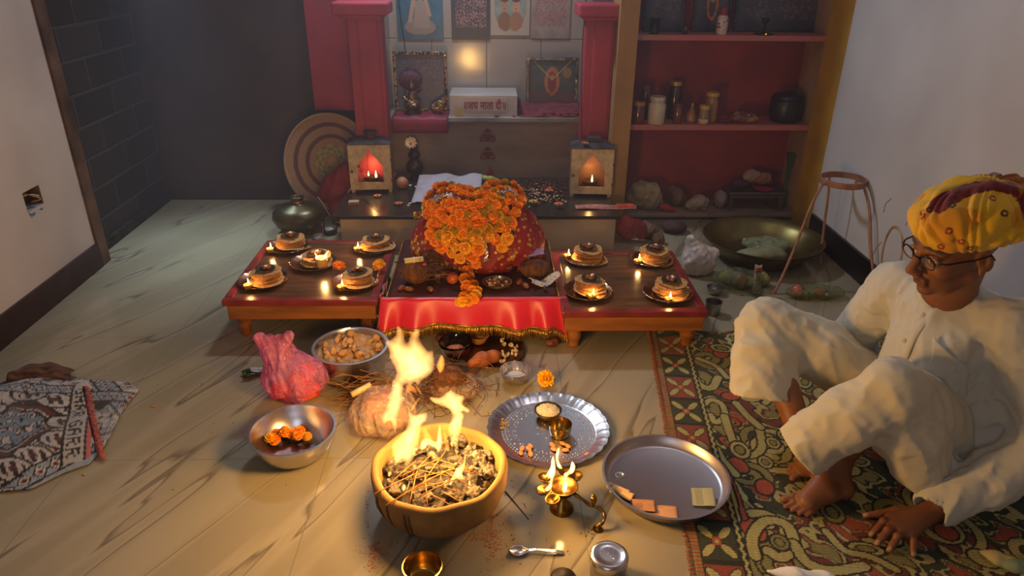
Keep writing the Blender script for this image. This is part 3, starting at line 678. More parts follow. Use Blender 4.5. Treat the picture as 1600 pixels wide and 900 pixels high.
def garland(name, label, paths, grp='marigold garlands on the heap'):
    t = thing(name, label, 'garland', tuple(heap(*paths[0][0][0]) if not isinstance(paths[0][0][0], (int, float)) else heap(*paths[0][0])), group=grp); O = t.location.copy(); cnt = 0
    for pth, r, step, kinds, lift in paths:
        pts = cr([np.array(q, float) for q in pth], 8); 
        L3 = [heap(p[0], p[1], lift) for p in pts]; cord = M().tube([p-O for p in L3], .002, 5); cord.build('string', mat('garland_string', '#6d5a34', .8), t)
        acc = step; prev = L3[0]
        for i, p in enumerate(L3):
            acc += (p-prev).length; prev = p
            if acc >= step and cnt < 98:
                acc = 0; kd = kinds[int(RNG.integers(0, len(kinds)))]; rr = r*(1+RNG.normal()*.08)
                me = {'o': MO, 'y': MY, 'g': MG}[kd]; me = me[int(RNG.integers(0, len(me)))]
                f = bpy.data.objects.new('blossom', me); COL.objects.link(f); f.parent = t
                f.location = p-O+Vector(RNG.normal(size=3)*.004); f.scale = (rr/.03,)*3
                nrm = (p-MC); nrm = Vector((nrm.x/MR.x**2, nrm.y/MR.y**2, nrm.z/MR.z**2)).normalized(); nrm = (nrm+Vector(RNG.normal(size=3)*.35)).normalized()
                f.rotation_euler = nrm.to_track_quat('Z', 'Y').to_euler(); cnt += 1
    return t
R1 = .025
garland('marigold_garland', 'broad orange marigold garland looping around the top and sides of the heap', [
    ([(668, 332), (670, 312), (684, 294), (706, 290), (728, 300), (748, 300), (768, 292), (792, 286), (808, 296), (811, 314), (800, 334), (783, 350), (760, 360), (735, 362), (710, 358), (690, 348), (674, 338)], R1, .030, 'ooooog', .02),
    ([(676, 322), (690, 334), (708, 346), (732, 350), (756, 348), (776, 338), (792, 322), (798, 304)], R1, .030, 'oooog', .036),
    ([(690, 300), (712, 300), (735, 308), (755, 304), (776, 298), (794, 296)], .023, .030, 'ooooy', .03)])
garland('marigold_garland', 'tight inner orange marigold garland across the upper middle of the heap', [
    ([(690, 312), (706, 328), (726, 336), (748, 334), (768, 322), (782, 308)], .023, .028, 'ooog', .045),
    ([(708, 314), (724, 320), (742, 322), (758, 314), (770, 306)], .022, .028, 'ooyo', .05),
    ([(750, 300), (765, 310), (758, 320)], .02, .027, 'oo', .05)])
garland('marigold_garland', 'mixed orange and yellow marigold strand on the lower front of the heap', [
    ([(676, 350), (678, 372), (690, 386), (704, 376), (718, 372), (734, 370), (750, 378), (764, 368), (776, 378), (788, 384), (792, 366), (796, 350), (804, 340)], .026, .033, 'oyoy', .022),
    ([(688, 364), (704, 360), (724, 356), (744, 362), (764, 356), (780, 350)], .024, .031, 'ooog', .03),
    ([(700, 372), (716, 384), (738, 388), (752, 390), (744, 376)], .027, .036, 'yoy', .04)])
garland('marigold_garland', 'marigold strand trailing from the heap to the front edge of the red cloth', [
    ([(708, 396), (722, 402), (738, 398), (744, 412), (730, 418), (736, 430), (724, 436), (738, 444), (726, 450), (736, 460), (720, 464), (742, 468), (730, 472)], .022, .031, 'oooooy', .012)])
garland('marigold_garland', 'yellow end cluster of marigolds hanging lowest on the satin front', [
    ([(716, 470), (728, 474), (740, 466), (746, 456), (734, 454)], .020, .028, 'yyy', .012)])
# silver ribbons on the garlands
for k, (pth, lab) in enumerate((([(672, 312), (688, 306), (700, 302)], 'crumpled silver ribbon on the upper left of the garlands'), ([(784, 300), (796, 296), (806, 304)], 'crumpled silver ribbon on the upper right of the garlands'), ([(752, 368), (758, 382), (760, 396), (756, 410)], 'long silver foil ribbon hanging down the centre of the garlands'))):
    P = [heap(x, y, .068) for x, y in cr([np.array(q, float) for q in pth], 6)]
    if k == 2: P = [heap(x, y, .06) for x, y in cr([np.array(q, float) for q in pth], 6)]
    m = M()
    for e in range(3):
        m.add([], []); base = len(m.v); n_ = len(P)
        for i, p in enumerate(P):
            wv = .003*math.sin(i*1.7+e*2); m.v.append(tuple(p+Vector((.004*e-.004, -.003*e, wv+.004)))); m.v.append(tuple(p+Vector((.004*e-.001, -.003*e-.003, wv-.004))))
        for i in range(n_-1): m.f.append((base+2*i, base+2*i+2, base+2*i+3, base+2*i+1)); m.mi.append(0)
    o = m.build('foil_ribbon', mat('silver_foil', '#c9c4d2', .2, .9), solid=.0006); tag(o, lab, 'ribbon')
# ---------------------------------------------------------------- fire bowl and fire
KX, KY = -.142, 1.508
clay = mat('raw_clay', '#94703f', .85, col2='#745530', nscale=9, bump=(35, .35, .004))
kund = thing('clay_fire_bowl', 'large round clay fire bowl burning in the foreground', 'fire bowl', (KX, KY, 0))
pr = [(0, .004), (.07, .0), (.105, .006), (.14, .028), (.168, .062), (.181, .105), (.183, .135), (.180, .152), (.172, .158), (.163, .154), (.159, .14), (.156, .10), (.13, .07), (0, .06)]
M().lathe(pr, 96, wob=lambda a, r, z, i: (r*(1+.010*math.sin(3*a+.4)+.005*math.sin(7*a)), z+(.003*math.sin(4*a+1)+.002*math.sin(9*a))*(z/.15))).build('bowl', clay, kund)
m = M()
for (px, y0, y1) in ((615, 778, 800), (650, 785, 812), (643, 806, 826), (596, 775, 788)):
    a = (px-690)/112.0; th = -PI/2+math.asin(max(-1, min(1, a)))
    pts = []
    for q in range(6):
        i = 6-q*.55; j = int(i); r = pr[j][0]+(pr[min(j+1, 13)][0]-pr[j][0])*(i-j); z = pr[j][1]+(pr[min(j+1, 13)][1]-pr[j][1])*(i-j); pts.append((math.cos(th)*(r*1.004), math.sin(th)*r*1.004, z))
    m.tube(pts, [.002, .0045, .005, .004, .004, .002], 6)
m.build('oil_drip', mat('oil_stain', '#5a4023', .5), kund)
# ash bed and charred chunks
ash = M(); 
def ashp(u, v):
    a = 2*PI*u; r = .155*v; return (KX+r*math.cos(a), KY+r*math.sin(a), .098+.022*(1-v*v)+.008*math.sin(40*r+3*a)*v+.006*math.sin(9*a+60*r)+.003*RNG.random())
ash.grid(90, 30, ashp); o = ash.build('ash_bed', mat('ash', '#5a5046', .95, col2='#221e1a', nscale=45, contrast=(.4, .6), bump=(90, .9, .006)))
tag(o, 'grey and black ash bed filling the clay fire bowl', 'ash', kind='stuff')
chm = []
for sd in range(3):
    S = SDF((-.03, -.02, -.016), (.03, .02, .016), .0016); S.box((0, 0, 0), (.024, .013, .008), .004, 0); S.disp(lambda P, sd=sd: .003*nz(P, 170, sd*4)+.002*np.abs(nz(P, 420, sd)))
    o = S.build('x', mat('charred_bark', '#6f6354', .9, col2='#241f1b', nscale=70, contrast=(.42, .58), bump=(160, .8, .003)), smooth_it=0); chm.append(o.data); bpy.data.objects.remove(o)
for k in range(46):
    if k < 22: a = -.9+2.2*RNG.random(); r = .10+.045*RNG.random()
    else: a = 6.28*RNG.random(); r = .14*math.sqrt(RNG.random())
    simple('charred_chunk', chm[k % 3], (KX+r*math.cos(a), KY+r*math.sin(a), .118+.012*RNG.random()+.012*(1-r/.15)), 'charred flaky bark chunk burning in the clay fire bowl', 'charcoal', 'charred chunks in the fire bowl', rot=(RNG.normal()*.5, RNG.normal()*.5, RNG.random()*6), scale=.7+.6*RNG.random())
inc = mat('incense_stick', '#a0632f', .7, col2='#4a2a18', nscale=30, contrast=(.5, .7))
sticks = [((585, 772), (660, 735)), ((603, 790), (672, 748)), ((640, 786), (652, 735)), ((668, 790), (664, 742)), ((705, 790), (668, 770)), ((715, 782), (690, 768)), ((625, 730), (705, 745)), ((640, 750), (735, 728)),
          ((650, 762), (725, 722)), ((660, 722), (740, 740)), ((625, 745), (690, 715)), ((655, 775), (720, 745)), ((690, 720), (750, 740)), ((672, 712), (640, 745)), ((700, 735), (640, 765)), ((630, 770), (700, 752)), ((660, 755), (700, 700)), ((610, 755), (650, 720)), ((720, 770), (670, 755)), ((735, 760), (690, 735))]
for k, (a, b) in enumerate(sticks):
    A = at(*a, .158 if k < 2 else .150+.004*(k % 3)); B = at(*b, .142+.004*(k % 4)); m = M().tube([Vector((0, 0, 0)), (B-A)*.5+Vector((0, 0, .002)), B-A], .0016, 6)
    o = m.build('incense_stick', inc, loc=A)
    if k < 2: tag(o, ('thin brown stick poking over the front left rim of the fire bowl, higher one', 'thin brown stick poking over the front left rim of the fire bowl, lower one')[k], 'stick')
    else: tag(o, 'thin burnt stick lying on the ash inside the fire bowl', 'stick', 'burnt sticks in the fire bowl')
# flames: swept tongues of glowing gas
fv = flame_volume('fire_gas', (1.0, .47, .13), 150.0)
fire = thing('bowl_fire', 'tall yellow fire rising from the clay bowl', 'fire', (KX, KY, .12))
def outline_flame(poly, yo, m_, par, T=.0055, h=.0022, seed=0, bend=.012, spl=4):
    Q = np.array([(lambda p: (p.x, p.z))(aty(x, y, yo)) for x, y in poly]); n = len(Q)
    R_ = []
    for i in range(n):
        a, b, c, d = Q[i-1], Q[i], Q[(i+1) % n], Q[(i+2) % n]
        for j in range(spl): t = j/spl; R_.append(.5*((2*b)+(-a+c)*t+(2*a-5*b+4*c-d)*t*t+(-a+3*b-3*c+d)*t**3))
    R_ = np.array(R_); lo, hi = R_.min(0)-.008, R_.max(0)+.008; th = .045
    S = SDF((lo[0], yo-th, lo[1]), (hi[0], yo+th, hi[1]), h); X, Z = np.meshgrid(S.ax[0], S.ax[2], indexing='ij'); d = np.full(X.shape, 9.0); ins = np.zeros(X.shape, bool)
    for a, b in zip(R_, np.roll(R_, -1, 0)):
        ab = b-a; t = np.clip(((X-a[0])*ab[0]+(Z-a[1])*ab[1])/max(ab@ab, 1e-12), 0, 1); d = np.minimum(d, np.hypot(X-a[0]-ab[0]*t, Z-a[1]-ab[1]*t))
        cx = ((a[1] > Z) != (b[1] > Z)); ins ^= cx & (X < (b[0]-a[0])*(Z-a[1])/np.where(b[1] == a[1], 1e-9, b[1]-a[1])+a[0])
    d = np.where(ins, -d, d); yc = yo+bend*np.sin(Z*22+seed)*.6+bend*.5*np.sin(X*40+seed)
    smx = max(.002, -float(d.min())); k_ = min(2.2, max(.30, T*3.0/smx)); nn = 1+.45*nz((X, Z, X*0), 95, seed)
    F_ = d[:, None, :]+np.sqrt((S.ax[1][None, :, None]-yc[:, None, :])**2+1e-7)/(k_*nn[:, None, :])
    S.g = F_.astype(np.float32); V, F = S.mesh(); L0 = np.array(par.location); me = bpy.data.meshes.new('flame'); me.from_pydata((V-L0).tolist(), [], F.tolist()); me.materials.append(m_); return finish('flame', me, par)
FA = [(620, 507), (628, 512), (634, 525), (636, 532), (641, 520), (651, 514), (657, 517), (658, 532), (669, 547), (676, 547), (680, 557), (680, 575), (673, 586), (661, 595), (652, 603), (648, 597), (642, 602), (634, 598), (631, 615), (636, 620), (628, 634), (626, 640), (622, 658), (620, 680), (613, 672), (609, 662), (600, 667), (593, 658), (599, 642), (605, 628), (601, 624), (610, 609), (611, 593), (619, 578), (608, 558), (607, 547), (601, 533), (616, 523)]
FB = [(636, 639), (648, 648), (653, 647), (668, 647), (667, 661), (661, 667), (658, 677), (656, 692), (653, 705), (647, 718), (638, 726), (633, 742), (626, 756), (614, 758), (626, 746), (631, 730), (630, 720), (622, 722), (624, 730), (617, 738), (614, 736), (619, 726), (611, 708), (611, 695), (622, 683), (633, 669), (637, 655)]
FC = [(703, 604), (714, 611), (726, 618), (725, 631), (735, 642), (731, 647), (723, 643), (726, 651), (722, 670), (718, 686), (715, 705), (711, 690), (706, 707), (703, 691), (699, 673), (701, 661), (705, 650), (701, 638), (690, 633), (675, 627), (670, 618), (687, 617)]
FD = [(687, 658), (690, 667), (691, 686), (690, 701), (684, 707), (680, 700), (670, 696), (664, 704), (655, 707), (658, 691), (669, 687), (681, 691), (683, 677)]
FE = [(729, 712), (727, 730), (723, 746), (726, 755), (716, 753), (709, 755), (703, 767), (701, 759), (707, 747), (711, 737), (721, 730), (725, 714)]
outline_flame(FA, 1.520, fv, fire, seed=1); outline_flame(FB, 1.475, fv, fire, seed=2, T=.005); outline_flame(FC, 1.555, fv, fire, seed=3, T=.005); outline_flame(FD, 1.53, fv, fire, seed=4); outline_flame(FE, 1.445, fv, fire, seed=5)
fo_ = flame_volume('thin_fire_gas', (1.0, .30, .04), 60.0)
for (poly, yo, mm, T_) in (([(682, 568), (689, 554), (695, 562), (694, 577), (687, 582), (682, 574)], 1.515, fo_, .010), ([(664, 616), (656, 624), (646, 640), (640, 642), (650, 626)], 1.52, fo_, .008), ([(648, 598), (652, 603), (658, 612), (661, 618), (656, 616), (650, 606)], 1.52, fo_, .008),
    ([(692, 757), (697, 751), (702, 756), (697, 760)], 1.435, fv, .008), ([(731, 757), (732, 750), (735, 752), (736, 759), (733, 762)], 1.44, fv, .008), ([(605, 742), (608, 737), (612, 741), (608, 746)], 1.47, fv, .008), ([(627, 762), (631, 757), (635, 762), (631, 766)], 1.44, fv, .008), ([(640, 746), (640, 758), (634, 769), (637, 758)], 1.43, fv, .008), ([(737, 709), (741, 703), (744, 708), (740, 712)], 1.53, fv, .008),
    ([(664, 664), (672, 676), (680, 690), (672, 694), (662, 686), (660, 672)], 1.535, fo_, .004), ([(692, 672), (699, 682), (703, 700), (700, 706), (694, 695)], 1.54, fo_, .004), ([(620, 575), (608, 595), (600, 615), (597, 622), (604, 598)], 1.53, fo_, .006), ([(634, 600), (648, 604), (652, 615), (640, 612), (634, 622)], 1.53, fo_, .004)):
    outline_flame(poly, yo, mm, fire, T=T_, h=.0016 if mm is fv else .002, bend=.004)

# ---------------------------------------------------------------- steel bowl with marigold tufts
def rim_bowl(name, label, cat, c, R, h, rb, m_, thick=.0015, lip=.006, wob=None, group=None, n=64):
    t = [(0, .0006), (rb*.9, 0), (rb, .002)]
    for i in range(1, 9):
        u = i/8; t.append((rb+(R-rb)*math.sin(u*PI/2)**.9, h*(1-math.cos(u*PI/2))**.8))
    t[-1] = (R, h); t += [(R+lip, h+.001), (R+lip, h+.003), (R, h+.003)]
    t += [(r-thick, z+thick) for r, z in t[-4:1:-1] if z < h-.001] + [(0, thick+.001)]
    o = M().lathe(t, n, wob=wob).build(name, m_, loc=c, angle=60); tag(o, label, cat, group); return o
c = Vector((-.600, 1.755, 0))
rim_bowl('steel_bowl', 'wide steel bowl holding torn orange marigolds, left of the fire bowl', 'bowl', c, .122, .085, .07, steel)
for k, (px, py) in enumerate(((415, 680), (430, 690), (432, 678), (447, 682), (445, 674), (458, 680), (466, 686), (468, 676), (480, 684), (424, 690))):
    p = at(px, py, .018); marigold((p.x, p.y, .022 if k % 3 else .030), .0155+.003*(k % 2), 'o' if k < 8 else 'y', 'small torn orange marigold tuft in the wide steel bowl', group='marigold tufts in the steel bowl')
# steel pot of crumbly sweet
c = Vector((-.503, 2.20, 0))
t = thing('steel_pot', 'deep steel pot filled with light brown crumbly sweet, behind the pink bag', 'pot', tuple(c))
M().lathe([(0, 0), (.10, 0), (.112, .01), (.122, .05), (.125, .112), (.133, .114), (.134, .117), (.124, .117), (.121, .11), (.118, .05), (.1, .012), (0, .01)], 64).build('pot_body', steel, t, angle=60)
m = M(); m.grid(60, 24, lambda u, v: (.119*v*math.cos(2*PI*u), .119*v*math.sin(2*PI*u), .088+.012*math.sin(9*v+3*u)*(1-v)+.010*math.sin(2*PI*u)*v+.004*RNG.random()))
o = m.build('crumbly_sweet', mat('crumbly_sweet', '#cfa57c', .8, col2='#b0824f', nscale=50, bump=(120, .9, .005)), loc=c); tag(o, 'light brown crumbly sweet filling the deep steel pot', 'sweet', kind='stuff')
clump = []
for sd in range(2):
    S = SDF((-.02, -.02, -.015), (.02, .02, .015), .0015); S.ell((0, 0, 0), (.013, .011, .008), 0); S.disp(lambda P, sd=sd: .0028*nz(P, 260, sd*3)); o = S.build('x', mat('crumbly_sweet'), smooth_it=0); clump.append(o.data); bpy.data.objects.remove(o)
for k in range(34):
    a = RNG.random()*6.28; r = .105*math.sqrt(RNG.random()); simple('sweet_clump', clump[k % 2], (c.x+r*math.cos(a), c.y+r*math.sin(a), .099+.008*math.sin(a)), 'crumbled light brown clump on top of the full steel pot', 'sweet', 'clumps in the steel pot', rot=tuple(RNG.random(3)*6), scale=.6+.8*RNG.random())

# ---------------------------------------------------------------- plastic bags on the floor
def bag(name, label, c, rx, ry, h, m_, seed=0, neck=True, hb=.012, parts=None, lean=(0, 0)):
    S = SDF((c[0]-rx*1.5-abs(lean[0]), c[1]-ry*1.5-abs(lean[1]), -.01), (c[0]+rx*1.5+abs(lean[0]), c[1]+ry*1.5+abs(lean[1]), h*1.25), max(.0035, rx/30))
    S.ell((c[0], c[1], h*.33), (rx, ry, h*.36), 0)
    if neck:
        nx, ny = c[0]+lean[0], c[1]+lean[1]
        S.cap((c[0]+lean[0]*.4, c[1], h*.45), (nx, ny, h*.78), rx*.62, rx*.40, .03); S.cap((nx, ny, h*.78), (nx+rx*.4, ny, h*1.0), rx*.34, rx*.16, .02); S.cap((nx, ny, h*.72), (nx-rx*.45, ny, h*.98), rx*.34, rx*.14, .02)
    S.disp(lambda P: .008*nz((P[0], P[1], P[2]*.35), 62, seed)+.009*np.abs(nz((P[0]*1.2+.4*P[2], P[1], P[2]*.3), 95, seed+3))**.8-.004); S.cut((0, 0, -1), -.001)
    o = S.build(name, m_, smooth_it=1); tag(o, label, 'bag'); return o
pk = thin_plastic('pink_plastic', '#d98ab8', .40, .12)
bag('plastic_bag', 'pink translucent carrier bag with red packets, beside the steel pot', (-.668, 2.055), .112, .085, .235, pk, 1, lean=(-.050, .0))
rp = mat('red_packet', '#e0301c', .4, col2='#f08a2a', nscale=18, contrast=(.5, .7), bump=(40, .5))
for k, (dx, dy, dz, s_) in enumerate(((-.045, -.01, .035, 1), (.04, -.02, .04, 1.1), (.0, .02, .05, 1.1), (.03, .01, .085, 1.0))):
    S = SDF((-.05, -.04, -.04), (.05, .04, .04), .003); S.box((0, 0, 0), (.036, .026, .024), .012, 0); S.disp(lambda P, k=k: .004*nz(P, 80, k)); o = S.build('red_packet', rp)
    o.location = (-.668+dx, 2.055+dy, dz); o.scale = (s_,)*3; o.rotation_euler = (.2*k, .3*k, k); tag(o, 'crumpled red and orange packet inside the pink plastic bag', 'packet', 'red packets in the pink bag')
cp = thin_plastic('clear_plastic', '#d8c2b0', .30, .1)
o = bag('plastic_bag', 'clear plastic bag of pinkish sweets behind the left side of the fire bowl', (-.35, 1.90), .105, .12, .15, cp, 5, neck=False); 
S = SDF((-.46, 1.82, -.01), (-.25, 2.06, .14), .004); S.ell((-.36, 1.93, .045), (.07, .075, .045), 0).ell((-.32, 1.88, .035), (.05, .05, .035), .02); S.disp(lambda P: .005*nz(P, 60)); S.cut((0, 0, -1), -.002)
tag(S.build('pink_sweets', mat('pink_flour', '#c98a6a', .8, col2='#b06f52', nscale=14, bump=(60, .4))), 'soft pinkish brown mass inside the clear plastic bag', 'sweet', kind='stuff')
# coconut fibre, rolled paper, green packet
def strands(name, label, cat, c, n, L_, spread, m_, r=.0012, z=.01, ang=None, kind='stuff', curl=1.0, zs=.03):
    m = M()
    for k in range(n):
        a = RNG.random()*6.28 if ang is None else ang+RNG.normal()*.45; p = Vector((c[0]+RNG.normal()*spread[0], c[1]+RNG.normal()*spread[1], z+abs(RNG.normal())*zs)); d = Vector((math.cos(a), math.sin(a), RNG.normal()*.15)); pts = []
        w_ = RNG.normal()*curl
        for i in range(6):
            t = i/5; q = p+d*L_*(t-.5)*(.7+.3*RNG.random())+Vector((-d.y, d.x, 0))*math.sin(t*3+w_)*L_*.15*w_; q.z = max(.003, q.z+.006*math.sin(t*5+k)); pts.append(q)
        m.tube(pts, r, 4, caps=False)
    o = m.build(name, m_); return tag(o, label, cat, kind=kind)
fib = mat('coconut_fibre', '#a8743c', .8, col2='#7d5228', nscale=20)
strands('coconut_fibre', 'tangle of loose tan coconut fibre in front of the steel pot', 'fibre', (-.42, 2.02), 150, .13, (.05, .03), fib, ang=.35)
A, B = at(549, 617, .075), at(578, 602, .09)
o = M().lathe([(0, 0), (.010, 0), (.0105, .035), (.010, .07), (.0085, .07), (.0085, .004), (0, .004)], 16).build('paper_roll', mat('cream_paper', '#d8c08a', .6, col2='#6d5a3a', nscale=60, contrast=(.6, .7)))
o.location = A; o.rotation_euler = (B-A).to_track_quat('Z', 'Y').to_euler(); tag(o, 'short rolled cream paper tube resting on the coconut fibre', 'paper roll')
p = at(402, 580, .012); gp = thing('green_packet', 'dark green leaf printed packet half hidden behind the pink bag', 'packet', (p.x, p.y, .004), .5)
M().grid(14, 8, lambda u, v: (-.05+.10*u, -.025+.05*v, .006+.006*math.sin(7*u)+.005*math.sin(9*v+3*u))).build('sleeve', mat('dark_green_print', '#1f2e1e', .35, col2='#55683a', nscale=45, contrast=(.5, .56)), gp, solid=.003)
M().grid(8, 4, lambda u, v: (-.02+.045*u, -.008+.018*v, .0155+.006*math.sin(7*(.3+.45*u))+.005*math.sin(9*(.35+.36*v)+3*(.3+.45*u)))).build('white_print', mat('white_print', '#b8c2b4', .5, col2='#5a6a58', nscale=70), gp)

# ---------------------------------------------------------------- things under the front of the middle table
p = at(768, 552, 0); t = thing('bronze_platter', 'dark round platter of food on the floor under the red cloth', 'platter', (p.x, p.y, 0))
M().lathe([(0, 0), (.10, 0), (.125, .012), (.128, .014), (.126, .0165), (.10, .004), (0, .003)], 64).build('dish', mat('dull_bronze', '#6b4a30', .3, .9), t, angle=50)
S = SDF((-.08, -.05, -.03), (.08, .05, .03), .003); S.chain([(-.05, -.01, 0, .018), (-.01, 0, .0, .027), (.04, .01, 0, .020), (.062, .018, 0, .008)], .02); S.disp(lambda P: .002*nz(P, 90)); o = S.build('sweet_potato', mat('tuber_skin', '#b8693a', .7, col2='#8a4a28', nscale=12, bump=(50, .5)))
q = at(757, 562, .03); o.location = (q.x, q.y, .032); o.rotation_euler = (0, 0, .35); tag(o, 'orange brown sweet potato lying on the dark platter', 'sweet potato')
q = at(748, 530, .02); rim_bowl('brown_cup', 'small round brown bowl at the back of the dark platter', 'bowl', Vector((q.x, q.y, .006)), .034, .03, .02, mat('brown_bowl', '#a8703a', .45))
pf = []
for k in range(34):
    q = at(782+RNG.random()*28, 530+RNG.random()*38, .012); simple('makhana_puff', clump[k % 2], (q.x, q.y, .012+.006*(k % 3)), 'small cream puffed seed piled on the right of the dark platter', 'puffed seed', 'puffed seeds on the platter', rot=tuple(RNG.random(3)*6), scale=.55).data
pm2 = mat('puffed_seed', '#e0c8a0', .6, col2='#b89468', nscale=60)
cm = clump[0].copy(); cm.materials.clear(); cm.materials.append(pm2)
for o in bpy.data.objects:
    if o.name.startswith('makhana_puff'): o.data = cm
q = at(712, 560, 0); t = thing('glass_bowl', 'clear glass bowl standing behind the fire beside the dark platter', 'bowl', (q.x, q.y, 0))
glass = mat('clear_glass', '#f4f0ea', .04, trans=1.0, ior=1.3)
M().lathe([(0, 0), (.035, 0), (.05, .02), (.06, .06), (.062, .075), (.0605, .0765), (.058, .075), (.056, .06), (.046, .022), (.03, .005), (0, .004)], 48).build('bowl', glass, t)
S = SDF((q.x-.05, q.y-.05, .0), (q.x+.05, q.y+.05, .06), .003); S.ell((q.x, q.y, .028), (.040, .040, .022), 0); S.disp(lambda P: .003*nz(P, 110)); tag(S.build('red_petals', mat('red_brown_petals', '#9a4428', .7, col2='#c97a4a', nscale=50)), 'reddish petals filling the clear glass bowl', 'petals', kind='stuff')
for k, (x, y) in enumerate(((683, 520), (692, 512), (700, 522), (688, 530), (697, 531))):
    q = at(x, y, .03); simple('red_berry', SWEET, (q.x, q.y, .02+.012*(k % 2)), 'wrinkled red brown date behind the flames under the red cloth', 'fruit', 'red brown dates under the cloth', rot=tuple(RNG.random(3)*5), scale=1.6)
q = at(862, 535, .02); simple('areca_nut', SWEET, (q.x, q.y, .018), 'small brown nut lying under the right end of the satin fringe', 'nut', scale=1.7)
strands('coconut_fibre', 'brown coconut husk fibre behind the flames near the glass bowl', 'fibre', (-.17, 2.06), 220, .12, (.07, .07), mat('husk_fibre', '#7d5030', .85, col2='#55341e', nscale=20), z=.008, zs=.045)
S = SDF((-.24, 1.98, -.01), (-.06, 2.16, .12), .004); S.ell((-.15, 2.07, .05), (.062, .060, .055), 0); S.disp(lambda P: .005*nz((P[0]*2, P[1]*2, P[2]*.7), 80)); o = S.build('coconut', mat('husked_coconut', '#7a4c2c', .9, col2='#4a2c1a', nscale=16, bump=(120, .9, .005), stretch=(3, 3, .6))); tag(o, 'fibrous brown coconut on the floor behind the flames', 'coconut')
bag('plastic_bag', 'crinkled clear plastic wrapper over the coconut behind the flames', (-.13, 2.06), .085, .08, .10, cp, 8, neck=False)

# ---------------------------------------------------------------- katori, embossed thali and its contents
q = at(805, 598, 0); t = rim_bowl('steel_katori', 'small faceted steel bowl of white paste beside the yellow marigold', 'bowl', Vector((q.x, q.y+.012, 0)), .052, .046, .030, steel, lip=.002, wob=lambda a, r, z, i: (r*(1+.012*math.cos(14*a)) if r > .02 else r, z))
m = M(); m.lathe([(0, .022), (.03, .021), (.041, .019)], 32, wob=lambda a, r, z, i: (r, z+.002*math.sin(3*a+r*90))); o = m.build('white_paste', mat('white_paste', '#d8d2d4', .5), loc=(q.x, q.y+.012, 0)); tag(o, 'white paste in the small faceted steel bowl', 'paste', kind='stuff')
TX, TY = .178, 1.845
t = thing('embossed_platter', 'large scalloped steel platter embossed with dots, behind the brass lamp', 'platter', (TX, TY, 0))
M().lathe([(0, .002), (.150, .002), (.158, .004), (.176, .015), (.187, .016), (.193, .019), (.194, .021), (.187, .0195), (.175, .0175), (.157, .0065), (.149, .0045), (0, .0045)], 144, wob=lambda a, r, z, i: (r*(1+(.010*math.cos(28*a) if r > .17 else 0)), z+(.0012*math.cos(56*a) if .165 < r < .19 else 0))).build('tray', steel, t, angle=60)
m = M()
for rr, n, s_ in ((.146, 84, .0024), (.136, 78, .0026), (.125, 36, .0035), (.112, 60, .0022), (.104, 28, .003)):
    for k in range(n):
        a = 2*PI*k/n
        if rr in (.125, .112) and (k % 6) > 3: continue
        m.ball((rr*math.cos(a), rr*math.sin(a), .0046), (s_, s_, .0016), 7, 4)
for k in range(7):
    a = 2*PI*k/7; m.ball((.035*math.cos(a), .035*math.sin(a), .0046), (.006, .0025, .0012), 8, 4, Matrix.Rotation(a, 3, 'Z'))
o = m.build('embossed_dots', steel, t); o['kind'] = 'stuff'
q = at(856, 645, .02); t = rim_bowl('dark_bowl', 'small dark bowl of rice grains on the embossed steel platter', 'bowl', Vector((q.x, q.y, .005)), .042, .026, .022, mat('bronze_bowl', '#5a4c30', .35, .8), lip=.004)
m = M(); m.grid(40, 14, lambda u, v: (.039*v*math.cos(2*PI*u), .039*v*math.sin(2*PI*u), .020+.014*(1-v*v)+.002*RNG.random())); tag(m.build('rice_grains', mat('rice', '#dcc8a4', .7, col2='#c06a3a', nscale=60, contrast=(.62, .75), bump=(300, 1, .004)), loc=(q.x, q.y, .008)), 'heap of rice grains tinted orange in the small dark bowl', 'rice', kind='stuff')
for k in range(46):
    a = RNG.random()*6.28; r = .034*math.sqrt(RNG.random()); m = None
rg_ = M().ball((0, 0, 0), (.0042, .0014, .0014), 6, 4)
g = M()
for k in range(260):
    a = RNG.random()*6.28; r = .037*math.sqrt(RNG.random()); Rm = Matrix.Rotation(RNG.random()*6, 3, 'Z') @ Matrix.Rotation(RNG.normal()*.5, 3, 'Y')
    g.ball((q.x+r*math.cos(a), q.y+r*math.sin(a), .008+.021+.014*(1-(r/.039)**2)), (.004, .0014, .0014), 6, 4, Rm)
tag(g.build('rice_grains', mat('rice_grain', '#e8d8b8', .6)), 'loose whole rice grains lying on the rice heap', 'rice', kind='stuff')
q = at(875, 681, 0.004); rim_bowl('brass_katori', 'small empty shiny brass bowl on the embossed steel platter', 'bowl', Vector((q.x, q.y+.005, .0047)), .036, .040, .026, mat('pale_brass', '#c8a868', .2, 1.0), lip=.001)
seed = mat('peach_seed', '#d89a62', .5, col2='#b87444', nscale=50)
S = SDF((-.014, -.012, -.008), (.014, .012, .008), .001); S.ell((0, 0, 0), (.0115, .008, .0042), 0).ell((.006, 0, 0), (.006, .005, .0035), .004); o = S.build('x', seed, smooth_it=1); SEED = o.data; bpy.data.objects.remove(o)
for g_, (lab, pts) in {'left': ('flat peach coloured seed in the left cluster on the embossed platter', ((816, 700), (829, 697), (814, 708), (829, 709), (826, 702))), 'right': ('flat peach coloured seed in the cluster just above the lamp flames', ((880, 693), (888, 697), (884, 703), (866, 702), (863, 696)))}.items():
    for k, (x, y) in enumerate(pts):
        q = at(x, y, .009); simple('flat_seed', SEED, (q.x, q.y, .0092+.003*(k == 4)), lab, 'seed', g_+' seed cluster', rot=(0, .1, RNG.random()*6))
q = at(917, 711, .009); simple('flat_seed', SEED, (q.x, q.y, .0092), 'single peach seed alone at the right edge of the embossed platter', 'seed', rot=(0, 0, 1))
g = M()
